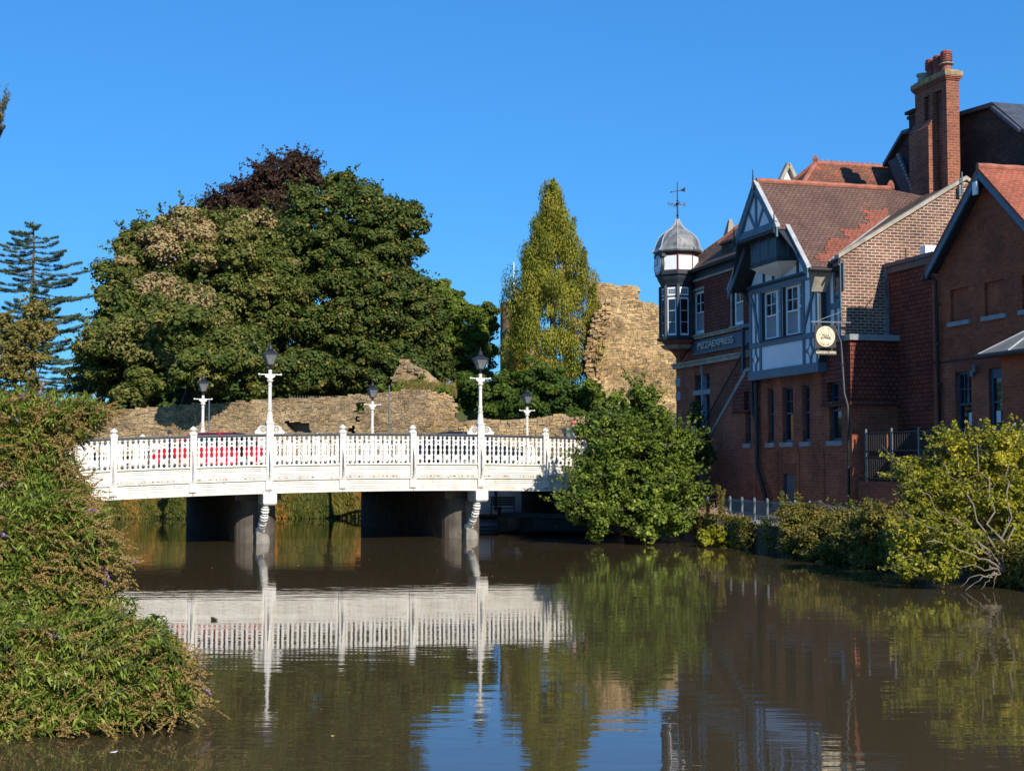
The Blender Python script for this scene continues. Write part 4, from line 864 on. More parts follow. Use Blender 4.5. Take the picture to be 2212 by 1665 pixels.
# ---------------------------------------------------------------- hipped roof behind
hr = thing('hipped_roof_building', 'building behind with an orange-brown hipped tile roof and crested ridge', 'building', (-3, 10, 2.7), FRIV)
q = MB(); rz2 = 15.72; ya, yb = 4.4, 13.0; e0 = 12.6
q.slab([(-3, ya, rz2), (.0, ya-3.2, e0), (.0, yb, e0), (-3, yb, rz2)], (0, 0, -.1)); q.slab([(-3, ya, rz2), (-6, ya-3.2, e0), (.0, ya-3.2, e0)], (0, 0, -.1)); q.slab([(-3, ya, rz2), (-3, yb, rz2), (-6, yb, e0), (-6, ya-3.2, e0)], (0, 0, -.1))
q.build('roof', M['rooforangeold'], hr)
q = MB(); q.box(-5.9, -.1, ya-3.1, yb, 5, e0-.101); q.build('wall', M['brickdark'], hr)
q = MB(); q.tube([(-3, y, rz2) for y in (ya, yb)], .12, 8); q.tube([(-3, ya, rz2), (.0, ya-3.2, e0)], .11, 6); q.tube([(-3, ya, rz2), (-6, ya-3.2, e0)], .11, 6)
y = ya
while y < yb: q.prism([(-3, 0)]*0 or [(-3.02, rz2+.1), (-2.98, rz2+.1), (-2.98, rz2+.18), (-3.02, rz2+.18)], y, y+.12); y += .25
q.lathe([(.13, 0), (.16, .12), (.05, .3)], (-3, ya, rz2+.05), 4); q.build('crested_ridge', M['ridge'], hr)
gz = onS(Z2(600, 30), -7.0); gl = onS(Z2(485, 190), -7.0)
q = MB(); hw_ = gz[0]-gl[0]; q.slab([(-7.0, gz[0]-hw_*1.25, gl[1]-.9), (-7.0, gz[0]+hw_*1.25, gl[1]-.9), (-7.0, gz[0], gz[1]-.15)], (-.3, 0, 0)); gs = tag(q.build('stone_gable', M['panelwhite'], None, FRIV), 'small pale stone gable peeping over the ridge of the half-timbered roof', 'gable')
q = MB()
for sg in (1, -1): q.bar((-6.93, gz[0], gz[1]-.05), (-6.93, gz[0]+sg*hw_*1.35, gl[1]-.95), .3, .16)
o_ = q.build('coping', M['stone'], gs)
# ---------------------------------------------------------------- sooty big gable with the tall chimney
bg_ = thing('dark_gabled_building', 'tall sooty brick building with slate-edged gable rising behind the chimney', 'building', (0, 12, 2.7), FRIV)
YG = 7.6; G_ = lambda a, b: onY(Z3(a, b), YG)
P = [G_(450, 1140), G_(620, 850), G_(1085, 700), G_(1430, 600), G_(1665, 800)]
sl3 = (P[4][1]-P[3][1])/(P[4][0]-P[3][0]); P.append((P[3][0]+6.5, P[3][1]+sl3*6.5)); 
poly = [(P[0][0], 11.2)]+P[:4]+[P[5]]+[(P[5][0], 9.0), (P[0][0], 9.0)]
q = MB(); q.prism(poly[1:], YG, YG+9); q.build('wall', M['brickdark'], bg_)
q = MB()
for a, b in zip([P[0], P[1], P[2], P[3]], [P[1], P[2], P[3], P[5]]):
    q.slab([(a[0], YG-.25, a[1]+.02), (b[0], YG-.25, b[1]+.02), (b[0], YG+9.2, b[1]+.02), (a[0], YG+9.2, a[1]+.02)], (0, 0, .16))
q.build('roof', M['slate'], bg_)
q = MB(); q.prism([G_(1440, 620), G_(1455, 597), G_(1700, 800), G_(1690, 825)], YG-.4, YG-.26); q.build('barge_board', M['slate'], bg_)
sk_ = [onY(Z3(*p), 6.2) for p in ((490, 1090), (580, 1040), (720, 1370), (715, 1420), (640, 1440))]
q = MB(); q.prism(sk_, 6.0, 6.35); a_s = tag(q.build('slated_verge', M['darktimber'], None, FRIV), 'steep dark leaded verge between the orange roof and the tall chimney', 'roof edge')
q = MB()
for i in range(11): a = np.array(sk_[1])*(1-i/11)+np.array(sk_[2])*(i/11); q.box(a[0]-.03, a[0]+.09, 5.95, 6.05, a[1]-.02, a[1]+.10)
q.build('stepped_flashing', M['lead'], a_s)
ch = thing('chimney_stack', 'tall red brick chimney stack with recessed panels and a lichened cap', 'chimney', (2.7, 6.5, 12.2), FRIV)
cs1 = 4.0; cy0 = onS(Z3(970, 340), cs1)[0]; cy1 = cy0+.55; ct = onS(Z3(970, 340), cs1)[1]; cs0 = onY(Z3(690, 400), cy0)[0]
q = MB(); rec = [(cs0+.75, cs1-.62, 15.6, ct-.45)]
wall(q, cs0, cs1, 12.0, ct, cy0, [], .0); q = MB()
sc1, sc2 = cs0+(cs1-cs0)*.30, cs0+(cs1-cs0)*.66
zr1 = onY(Z3(880, 740), cy0)[1]
wall(q, cs0, cs1, 12.0, ct, cy0, [(sc2-.05, sc2+.42, 12.0, ct-.35), (sc1, sc2-.25, zr1+.2, ct-.35)], .16)
q.add([(sc2-.05, cy0+.16, 12), (sc2+.42, cy0+.16, 12), (sc2+.42, cy0+.16, ct-.35), (sc2-.05, cy0+.16, ct-.35)], [(0, 1, 2, 3)]); q.add([(sc1, cy0+.16, zr1+.2), (sc2-.25, cy0+.16, zr1+.2), (sc2-.25, cy0+.16, ct-.35), (sc1, cy0+.16, ct-.35)], [(0, 1, 2, 3)])
q.add([(cs1, cy0, 12), (cs1, cy1, 12), (cs1, cy1, ct), (cs1, cy0, ct)], [(0, 1, 2, 3)]); q.add([(cs0, cy0, 12), (cs0, cy0, ct), (cs0, cy1, ct), (cs0, cy1, 12)], [(0, 1, 2, 3)]); q.add([(cs0, cy1, 12), (cs0, cy1, ct), (cs1, cy1, ct), (cs1, cy1, 12)], [(0, 1, 2, 3)]); q.add([(cs0, cy0, ct), (cs1, cy0, ct), (cs1, cy1, ct), (cs0, cy1, ct)], [(0, 1, 2, 3)])
q.build('shaft', M['brickchim'], ch)
q = MB(); q.box(cs0-.001, sc2-.06, cy0-.30, cy0-.001, 12.0, zr1-.15); q.hexa([(cs0-.001, cy0-.30, zr1-.1499), (sc2-.06, cy0-.30, zr1-.1499), (sc2-.06, cy0-.001, zr1-.1499), (cs0-.001, cy0-.001, zr1-.1499)], [(cs0-.001, cy0-.10, zr1+.2), (sc2-.06, cy0-.10, zr1+.2), (sc2-.06, cy0-.001, zr1+.2), (cs0-.001, cy0-.001, zr1+.2)])
q.box(sc2-.24, sc2-.06, cy0-.11, cy0-.001, zr1+.2001, ct-.36); q.build('chimney_breast', M['brickchim'], ch)
q = MB()
for i, (e, z) in enumerate(((.04, 0), (.08, .06), (.11, .12))): q.box(cs0-e, cs1+e, cy0-e, cy1+e, ct-.06+z, ct-.0001+z)
q.build('corbelled_head', M['brickchim'], ch)
q = MB(); q.box(cs0-.12, cs1+.12, cy0-.12, cy1+.12, ct+.12, ct+.28); q.box(cs0-.02, cs1-.02, cy0-.02, cy1+.02, ct+.2801, ct+.36); q.build('lichened_cap', plain('lichened_mortar', (.30, .22, .12), .95, .4, 6, dirt=((.5, .35, .08), 5, .52)), ch)
q = MB(); c2_ = cs0-.30; q.box(c2_-.25, cs0-.001, cy0+.05, cy1-.05, 12, ct-.75)
for z, e in ((ct-.95, .06), (ct-.75, .12), (ct-1.55, .1)): q.box(c2_-.25-e, cs0-.002, cy0+.05-e, cy1-.05+e, z, z+.12)
q.build('side_flue', M['brickdark'], ch)
cap = ct+.36; ym = (cy0+cy1)/2
for s, nm, h in ((cs0+.05, 'cream', .40), (cs0+.62, 'red', .80), (cs0+1.15, 'red', .80), (cs0+1.68, 'red', .84)):
    s += .12
    q = MB()
    if nm == 'red':
        pr_ = [(.22, 0), (.20, .15), (.18, h-.45)]+[x for i in range(4) for x in ((.20, h-.42+i*.08), (.235, h-.40+i*.08), (.235, h-.37+i*.08), (.20, h-.36+i*.08))]+[(.22, h-.06), (.19, h), (.1, h+.03)]
        q.lathe(pr_, (s, ym, cap-.02), 12)
    else: q.lathe([(.22, 0), (.2, h-.12), (.26, h-.1), (.26, h-.02), (.18, h)], (s, ym, cap-.02), 12)
    tag(q.build('chimney_pot', M['pot'] if nm == 'red' else M['stone'], None, FRIV, smooth=False), {.05: 'stubby pale cream chimney pot at the left end of the tall stack', .62: 'ringed red chimney pot next to the cream one', 1.15: 'middle of the three ringed red chimney pots', 1.68: 'ringed red chimney pot next to the metal cowl'}[round(s-.12-cs0, 2)], 'chimney pot', 'pots on the tall chimney')
q = MB(); s = cs1-.38
for a in range(4): q.bar((s+.09*math.cos(a*1.57+.78), ym+.09*math.sin(a*1.57+.78), cap-.02), (s+.13*math.cos(a*1.57+.78), ym+.13*math.sin(a*1.57+.78), cap+.3), .04)
q.lathe([(.12, 0), (.12, .12)], (s, ym, cap-.02), 10); q.lathe([(.28, .28), (.29, .31), (.12, .39), (.02, .42)], (s, ym, cap), 12); tag(q.build('chimney_cowl', M['stone'], None, FRIV), 'mushroom-shaped pale metal cowl at the right end of the stack', 'chimney cowl')
# ---------------------------------------------------------------- tile-hung block and orange gabled building to the right
YD = 1.77
tb = thing('tile_hung_block', 'flat-topped block hung with dark red scalloped tiles between stock brick gable and gabled wing', 'building', (8.5, YD, .8), FRIV)
q = MB(); s_e = 9.95; q.add([(7.03, YD, .8), (s_e, YD, .8), (s_e, YD, 9.5), (7.03, YD, 9.5)], [(0, 1, 2, 3)]); q.build('tile_hanging', M['scale'], tb)
q = MB(); q.box(7.03, s_e+.2, YD-.08, YD+4, 9.5, 9.72); q.box(7.03, s_e+.15, YD-.16, YD+4, 9.7201, 9.85); q.build('parapet', M['slate'], tb)
q = MB(); q.box(7.025, 7.16, YD-.10, YD+.02, 7.3, 9.7); q.build('lead_flashing', M['lead'], tb)
q = MB(); a = onS(ZF(185, 120), 7.5); 
AC = thing('air_conditioner', 'white air conditioning unit on the flat roof before the sunlit stock bricks', 'air conditioner', (8.1, 3.4, 9.86), FRIV)
c1_ = onS(ZF(300, 60), 8.1); c2q = onS(ZF(530, 75), 8.1)
yA, yB_, zA, zB = c1_[0], c1_[0]+.95, 9.9, c1_[1]
q = MB(); q.box(7.75, 8.1, yA, yB_, zA, zB); q.build('case', M['panelwhite'], AC, bevel=.02)
q = MB(); n_ = 20; cyy, czz, rr_ = (yA+yB_)/2+.05, (zA+zB)/2, (zB-zA)*.38
q.slab([(8.101, cyy+rr_*math.cos(2*math.pi*i/n_), czz+rr_*math.sin(2*math.pi*i/n_)) for i in range(n_)], (.012, 0, 0)); q.build('fan_grille', M['greyiron'], AC)
q = MB(); q.box(7.78, 7.86, yA+.1, yA+.18, 9.855, 9.9); q.box(7.78, 7.86, yB_-.18, yB_-.1, 9.855, 9.9); q.box(7.3, 7.33, yA-.3, yA-.27, 9.86, zB); q.build('feet', M['black'], AC)
q = MB(); aa = onS(Z3(1110, 1180), 7.2); bb = onS(Z3(1120, 1390), 7.2); q.tube([(7.2, aa[0], bb[1]), (7.2, aa[0], aa[1])], .03, 6); q.tube([(7.2, aa[0], aa[1]-.45), (7.6, aa[0]+.9, aa[1]-.75)], .02, 6); q.box(7.1, 7.2, aa[0]-.12, aa[0]-.04, bb[1], bb[1]+.35)
tag(q.build('aerial_mast', M['greyiron'], None, FRIV), 'pale metal aerial mast fixed near the apex of the stock brick gable', 'aerial')
E_ = thing('gabled_wing', 'brick wing with a steep gable and bricked-up windows at the right edge', 'building', (13.2, 1.7, .8), FRIV)
YE = 1.70
e = lambda zf, a, b, y=YE: onY(zf(a, b), y)
ex0, ex1 = 9.95, 17.2; apx = (13.25, e(Z3, 1360, 1170)[1]); el = (10.35, 9.25); slp = (apx[1]-el[1])/(apx[0]-el[0])
er = (apx[0]+(apx[0]-el[0]), el[1])
bl = []
for a, b, c, d in ((612, 625, 840, 1015), (1035, 535, 1292, 945), (1500, 450, 1700, 900)):
    p = e(ZF, a, b); r = e(ZF, c, d); bl.append((p[0], r[0], 7.42, 9.0 if a < 1 else p[1]))
zt__ = bl[0][3]; bl = [(a, b, 7.42, zt__) for a, b, c, d in bl]
zs_ = e(ZG, 325, 450)[1]
w1 = e(ZG, 555, 545), e(ZG, 735, 1140); wE = (w1[0][0], w1[1][0], 3.75, w1[0][1]); d1e = e(ZG, 905, 505), e(ZG, 1050, 600); wD = (d1e[0][0], d1e[0][0]+1.0, 2.35, wE[3]+.0)
q = MB(); wall(q, ex0, ex1, zs_, el[1], YE, bl, .09); q.add([(ex0, YE, el[1]), (ex1, YE, el[1]), (er[0], YE, el[1]), (apx[0], YE, apx[1]), (el[0], YE, el[1])], [(2, 3, 4)])
for a, b, c, d in bl: q.add([(a, YE+.09, c), (b, YE+.09, c), (b, YE+.09, d), (a, YE+.09, d)], [(0, 1, 2, 3)])
q.add([(ex0, YE, zs_), (ex0, YE, 9.25), (ex0, YE+.07, 9.25), (ex0, YE+.07, zs_)], [(0, 1, 2, 3)]); q.build('upper_wall', M['brickE'], E_)
q = MB(); wall(q, ex0, ex1, .8, zs_, YE, [wE, wD], .22); q.add([(ex1, YE, .8), (ex1, YE+9, .8), (ex1, YE+9, 8.9), (ex1, YE, 8.9)], [(0, 1, 2, 3)]); q.build('wall', M['brickA'], E_)
q = MB(); q.box(ex0, ex1, YE-.03, YE-.001, zs_-.03, zs_+.03); q.build('string_course', M['brickdark'], E_)
for a, b, c, d in bl: q = MB(); q.box(a-.12, b+.1, YE-.08, YE+.08, c-.14, c); q.build('window_sill', M['greystone'], E_)
sash(E_, wE[0]+.02, wE[1], wE[2], wE[3], YE+.12, M['blueframe'], 3, 2, .5, .08)
q = MB(); q.add([(wE[0]+.1, YE+.165, 3.9), (wE[0]+.95, YE+.165, 3.9), (wE[0]+.95, YE+.165, 4.35), (wE[0]+.1, YE+.165, 4.35)], [(0, 1, 2, 3)])
ntc = MB(); ntc.box(wE[1]-.34, wE[1]-.1, YE+.13, YE+.14, 4.1, 4.5); ntc.build('paper_notice', M['amber'], E_)
for a in (wE, wD): q = MB(); q.prism([(a[0]-.05, a[3]), (a[1]+.05, a[3]), (a[1]+.18, a[3]+.55), (a[0]-.18, a[3]+.55)], YE-.006, YE-.001); q.build('brick_lintel', M['brickplain'], E_)
q = MB(); q.box(wD[0], wD[0]+.12, YE+.08, YE+.16, wD[2], wD[3]); q.box(wD[1]-.12, wD[1], YE+.08, YE+.16, wD[2], wD[3]); q.box(wD[0]+.12, wD[1]-.12, YE+.08, YE+.16, wD[3]-.3, wD[3]); q.box(wD[0]+.12, wD[1]-.12, YE+.08, YE+.16, wD[2], 4.0); q.box(wD[0]+.12, wD[1]-.12, YE+.09, YE+.15, 4.75, 4.8)
dd = q.build('door', M['blueframe'], E_); q = MB(); q.add([(wD[0]+.12, YE+.14, 4), (wD[1]-.12, YE+.14, 4), (wD[1]-.12, YE+.14, 5.6), (wD[0]+.12, YE+.14, 5.6)], [(0, 1, 2, 3)]); q.build('pane', M['glass'], dd)
q = MB(); q.box(wD[0]+.28, wD[0]+.5, YE+.06, YE+.075, 4.15, 4.5); q.build('notice', M['amber'], dd)
q = MB(); q.box(e(ZG, 745, 560)[0], e(ZG, 775, 560)[0], YE-.12, YE, e(ZG, 760, 560)[1]-.08, e(ZG, 760, 560)[1]+.1); q.lathe([(.05, 0), (.07, .05), (.07, .2), (.04, .24)], (e(ZG, 795, 540)[0], YE-.12, e(ZG, 795, 545)[1]), 8); q.build('wall_lamp', M['greyiron'], E_)
# roof: ridge runs inwards
q = MB(); ov = .35
for sg in (1, -1):
    q.slab([(apx[0], YE-.45, apx[1]+.1), (apx[0]+sg*3.0, YE-.45, apx[1]+.1-slp*3.0), (apx[0]+sg*3.0, YE+9, apx[1]+.1-slp*3.0), (apx[0], YE+9, apx[1]+.1)], (0, 0, -.12))
q.build('roof', M['rooforange'], E_)
q = MB(); q.tube([(apx[0], YE-.45+i*.45, apx[1]+.13) for i in range(22)], [.09, .11]*11, 8); q.build('ridge_tiles', M['ridge'], E_)
for sg in (1, -1): q = MB(); q.prism([(apx[0], apx[1]-.02), (apx[0]+sg*3.0, apx[1]-.02-slp*3.0), (apx[0]+sg*3.0, apx[1]-.26-slp*3.0), (apx[0], apx[1]-.26)], YE-.44, YE-.37); q.build('barge_board', M['timber'], E_)
for sg in (1, -1): q = MB(); q.slab([(apx[0], YE-.36, apx[1]-.08), (apx[0]+sg*2.95, YE-.36, apx[1]-.08-slp*2.95), (apx[0]+sg*2.95, YE, apx[1]-.08-slp*2.95), (apx[0], YE, apx[1]-.08)], (0, 0, -.03)); q.build('soffit', M['darktimber'], E_)
q = MB(); q.box(apx[0]-.18, apx[0]+.02, YE-.52, YE-.45, apx[1]-.75, apx[1]-.35); q.bar((apx[0]-.05, YE-.48, apx[1]-.6), (apx[0]-1.5, YE+.3, apx[1]-.35), .03); tag(q.build('wall_bracket_box', M['panelwhite'], None, FRIV), 'small white box and thin arm at the peak of the right hand gable', 'alarm box')
q = MB(); q.tube([(10.0, YE-.38, 9.0), (10.0, YE+5, 9.0)], .08, 8); q.build('gutter', M['black'], E_)
px_ = e(ZG, 450, 600)[0]-.12
pipe(('drainpipe', 'black drainpipe running full height beside the first bricked-up window', 'drainpipe', (px_, YE-.1, 2.4), FRIV), [(px_-.15, YE-.35, 9.1), (px_-.12, YE-.12, 8.85), (px_, YE-.10, 2.35)], .06)
# porch with sheet roof
YP = .55; pr0 = e(ZG, 1040, 400, YP)[0]; er_ = e(ZG, 912, 350, YP-.35); pt = er_[1]
q = MB(); wall(q, pr0, ex1, .8, pt-.02, YP, [], .1); q.add([(pr0, YP, .8), (pr0, YP, pt), (pr0, YE, pt), (pr0, YE, .8)], [(0, 1, 2, 3)]); q.add([(ex1, YP, .8), (ex1, YE, .8), (ex1, YE, pt), (ex1, YP, pt)], [(0, 1, 2, 3)]); 
pc = thing('porch', 'brick porch with a pale grey hipped sheet roof at the right edge', 'porch', (14.5, 1.1, .8), FRIV); q.build('wall', M['brickE'], pc)
q = MB(); r0 = pr0-.55; q.slab([(r0, YP-.4, pt), (ex1, YP-.4, pt), (ex1, YE, pt+1.05), (r0+1.6, YE, pt+1.05)], (0, 0, -.06)); q.slab([(r0, YP-.4, pt), (r0+1.6, YE, pt+1.05), (r0, YE, pt)], (0, 0, -.06)); q.build('roof', M['felt'], pc)
q = MB()
for i in range(3): q.bar((r0+.02+i*1.4, YP-.4, pt+.02), (r0+1.62+i*1.4 if i == 0 else r0+.02+i*1.4, YE, pt+1.07), .05, .04)
q.build('roof_batten', M['leadlight'], pc)
q = MB(); q.tube([(r0-.03, YP-.45, pt-.06), (ex1, YP-.45, pt-.06)], .075, 8); q.build('gutter', M['black'], pc)
# terrace, its wall and railing
tr_ = MB(); tr_.box(7.72, 18, .15, YD, .8, 2.3); tag(tr_.build('terrace', BW, None, FRIV), kind='structure')
rl = thing('terrace_railing', 'tall iron railing, bars blackened for shade, along the terrace under the gabled wing', 'railing', (11, .2, 2.3), FRIV)
for s in list(np.arange(8.2, 17.5, 1.62)): 
    q = MB(); q.box(s-.03, s+.03, .17, .23, 2.3, 4.05); q.build('post', M['greyiron'], rl)
for z in (2.4, 3.12, 3.32, 3.92): q = MB(); q.box(8.1, 17.6, .185, .215, z-.018, z+.018); q.build('rail', M['black'], rl)  # rails and bars below are coloured black in place of the terrace's shade
q = MB(); s = 8.3
while s < 17.5: q.box(s-.007, s+.007, .19, .21, 2.4, 3.1); q.box(s-.007, s+.007, .19, .21, 3.33, 3.9); s += .135
q.build('bars', M['black'], rl)
q = MB(); q.box(7.75, 12.6, 1.5, 1.6, 2.3, 3.95); tag(q.build('shade_sheet', M['black'], None, FRIV), 'black sheet added to darken the terrace behind the tall railing', 'shade sheet')  # added black sheet, stands in for the shade behind the railing
tbl = thing('garden_table', 'dark folding table with a chair standing behind the terrace railing', 'table', (9.6, 1.0, 2.3), FRIV)
q = MB(); q.box(9.2, 10.1, .7, 1.3, 3.0, 3.04); q.build('tabletop', M['darktimber'], tbl)
for a, b in ((9.25, .75), (10.05, .75), (9.25, 1.25), (10.05, 1.25)): q = MB(); q.box(a-.02, a+.02, b-.02, b+.02, 2.3, 2.999); q.build('leg', M['black'], tbl)
# quay: kerb stones, railing
q = MB(); q.box(-2.0, 60, -3.24, -2.85, -1.2, .84); tag(q.build('quay_wall', M['darkwall'], None, FRIV), 'low dark stained quay wall along the right bank', 'wall')
q = MB(); q.box(-2, 8.5, -1.1, -.08, .8, .95); tag(q.build('path_kerb', M['concrete'], None, FRIV), kind='structure')
qr = thing('quay_railing', 'low grey iron railing with rounded posts along the quay path', 'railing', (1, -2.6, .84), FRIV)
ss = sorted({round(onY((x, 1118), -2.6)[0], 2) for x in (1506, 1530, 1553, 1577, 1603, 1631, 1658)})
step = (ss[-1]-ss[0])/6
for i in range(11):
    s = ss[0]-step+i*step; q = MB(); q.lathe([(.045, .80), (.045, 1.55), (.055, 1.6), (.05, 1.66), (.02, 1.71)], (s, -2.6, 0), 8); q.build('post', M['greyiron'], qr)
for z in (1.15, 1.55): q = MB(); q.tube([(ss[0]-step, -2.6, z), (ss[0]+10*step, -2.6, z)], .016, 6); q.build('rail', M['greyiron'], qr)
# ================================================================= masonry ruins: individual stones
def in_poly(x, y, P):
    c = False; n = len(P)
    for i in range(n):
        (x0, y0), (x1, y1) = P[i], P[i-1]
        if (y0 > y) != (y1 > y) and x < (x1-x0)*(y-y0)/(y1-y0)+x0: c = not c
    return c
def masonry(name, pts_px, Z, th, bw, bh, mat, jit, label, cat, seed=1, dz=0, tintf=None, hole=None, rub=None):
    """a wall of separate stones filling an outline; the outline is metres on an upright plane at distance Z (dz: recession to the right)"""
    r = random.Random(seed); P = []
    n = np.array([-dz, 1, 0]); n = n/np.linalg.norm(n); O = np.array([0, Z, 0])
    for x, y in pts_px: q = onp(x, y, O, n); P.append((q[0], q[2]))
    H = [[(lambda q: (q[0], q[2]))(onp(x, y, O, n)) for x, y in h] for h in (hole or [])]
    x0 = min(p[0] for p in P); x1 = max(p[0] for p in P); z0 = min(p[1] for p in P); z1 = max(p[1] for p in P)
    mb = MB(); z = z0
    while z < z1:
        h = bh*r.uniform(.75, 1.25); x = x0-r.uniform(0, bw)
        while x < x1:
            w_ = bw*r.uniform(.45, 1.6); zo = bh*(.7*math.sin(x*.55+z*.4)+.5*math.sin(x*1.7+z*1.1)); cx, cz = x+w_/2, z+h/2+zo
            if in_poly(cx, cz, P) and not any(in_poly(cx, cz, h_) for h_ in H):
                j = jit; t = r.random()
                if tintf: t = tintf(cx, cz, t)
                if rub and rub(cx, cz): j = .38
                yo = Z+dz*cx-r.uniform(0, j); k = .014 if j < .1 else .03
                c = [(x+r.uniform(0, k), z+zo+r.uniform(-k, k)), (x+w_-r.uniform(0, k)-.006, z+zo+r.uniform(-k, k)), (x+w_-r.uniform(0, k)-.006, z+zo+h-r.uniform(0, k)), (x+r.uniform(0, k), z+zo+h-r.uniform(0, k)-.005)]
                mb.hexa([(a, yo+r.uniform(0, j*.4)+dz*(a-cx), b) for a, b in c][::-1], [(a, Z+th+dz*a, b) for a, b in c][::-1], 0, min(.99, max(.01, t)))
            x += w_
        z += h
    o = mb.build(name, mat)
    cr = MB(); holes_ = H; cr.slab([(a, Z+.06+dz*a, b) for a, b in P], (0, th*.5, 0), 0, .45) if not H else None
    if cr.v: cr.build('rubble_core', mat, o); tag(o, label, cat); return o
rr2 = random.Random(11)
def jag(pts, a, n=6, seed=0):
    r = random.Random(seed); out = []
    for (x0, y0), (x1, y1) in zip(pts, pts[1:]+pts[:1]):
        for i in range(n): t = i/n; out.append((x0+(x1-x0)*t+r.uniform(-a, a), y0+(y1-y0)*t+r.uniform(-a, a)))
    return out
Q = lambda a, b: (1036.9+.2768*a, 374.4+.2768*b)
front = [Q(*p) for p in ((990, 975), (1060, 968), (1150, 975), (1240, 990), (1340, 1005), (1360, 1025), (1415, 1055), (1500, 1060), (1560, 1100), (1600, 1990), (850, 1990), (840, 1650), (825, 1500), (820, 1370), (840, 1310), (850, 1240), (865, 1180), (880, 1130), (930, 1065), (960, 1035))]
masonry('castle_ruin', jag(front, 3.0, 7, 3), 102, 3.0, .29, .17, M['castle'], .08, 'tall broken sandstone castle wall glowing orange between the conifer and the clock turret', 'castle ruin', 4, .12,
        lambda x, z, t: t*.55+(.32 if z < 12.2 and rr2.random() < .35 else .12)-(.35 if rr2.random() < .05 else 0), rub=lambda x, z: x < 6.3+(z-6)*.12)
back = [Q(*p) for p in ((860, 848), (960, 855), (1110, 882), (1120, 872), (1222, 874), (1236, 890), (1240, 990), (1300, 1100), (850, 1300))]
masonry('castle_ruin', jag(back, 1.2, 4, 5), 108, 2.0, .32, .18, M['castle'], .05, 'square-topped further piece of castle wall just left above the big orange ruin', 'castle ruin', 6, .1, lambda x, z, t: .2+t*.4)
tw = MB(); zb_ = 2; zt_w = float(at(1100, 652, 116)[2]); cx_ = float(at(1124, 700, 118)[0]); r_ = random.Random(8); z = zb_
while z < zt_w:
    n_ = 40; o_ = r_.random()
    for j in range(n_):
        a0, a1 = (j+o_)*2*math.pi/n_, (j+1+o_)*2*math.pi/n_-.004; R_ = 1.75-r_.uniform(0, .04)
        tw.hexa([(cx_+a*math.cos(b), 118+a*math.sin(b), z) for a, b in ((R_, a0), (R_, a1), (.8, a1), (.8, a0))], [(cx_+a*math.cos(b), 118+a*math.sin(b), z+.29) for a, b in ((R_, a0), (R_, a1), (.8, a1), (.8, a0))], 0, r_.uniform(.15, .6))
    z += .30
tag(tw.build('castle_tower', M['castle']), 'round stone castle turret half hidden by the left side of the conifer', 'castle tower')
fpz = at(1110, 600, 119); q = MB(); q.lathe([(.07, 4-fpz[2]), (.06, 0), (.035, float(at(1110, 566, 119)[2])-fpz[2])], tuple(fpz), 8); tag(q.build('flagpole', M['panelwhite']), 'thin white flagpole standing left of the conifer', 'flagpole')
cw = [(205, 930), (205, 897), (240, 888), (290, 882), (340, 878), (420, 872), (500, 868), (560, 863), (585, 862), (640, 860), (700, 858), (760, 852), (815, 850), (860, 843), (905, 841), (940, 846), (972, 850), (984, 870), (988, 930), (986, 985), (205, 985)]
crack = [(770, 868), (785, 870), (781, 892), (774, 912), (764, 935), (756, 935), (768, 900)]
nic = [(618, 910), (668, 913), (676, 935), (640, 932), (622, 922)]
masonry('curtain_wall', jag(cw, 2.2, 9, 9), 90, 1.6, .27, .125, M['curtain'], .09, 'long rubble castle wall behind the bridge with a dark vertical crack and a worn hollow', 'castle wall', 12, .04,
        lambda x, z, t: t*.5+.2+(.4 if (x > -5.4 and rr2.random() < .7) else 0), hole=[crack, nic])
core = MB(); a = at(205, 900, 90.9); b = at(985, 880, 92); core.box(a[0], b[0], 91.0, 91.5, 2.2, a[2]-.25); tag(core.build('wall_core', M['stone']), 'rough core of the castle wall seen inside the crack', 'castle wall')
rw_ = [(984, 950), (984, 912), (1040, 906), (1090, 908), (1150, 905), (1200, 897), (1215, 893), (1232, 900), (1290, 905), (1330, 985), (984, 985)]
masonry('retaining_wall', jag(rw_, 1.2, 3, 2), 84, .8, .34, .17, M['curtain'], .1, 'low crumbling stone wall under the dark hedge at the right end of the bridge', 'wall', 3, .05, lambda x, z, t: .35+t*.5)
rb = [(840, 842), (850, 815), (862, 790), (868, 776), (880, 778), (900, 792), (925, 803), (945, 822), (958, 845)]
masonry('rubble_mound', jag(rb, 1.5, 3, 7), 93, 1.5, .4, .22, M['curtain'], .3, 'peak of fallen castle rubble above the wall with grass on it', 'rubble', 5, 0, lambda x, z, t: .3+t*.5)
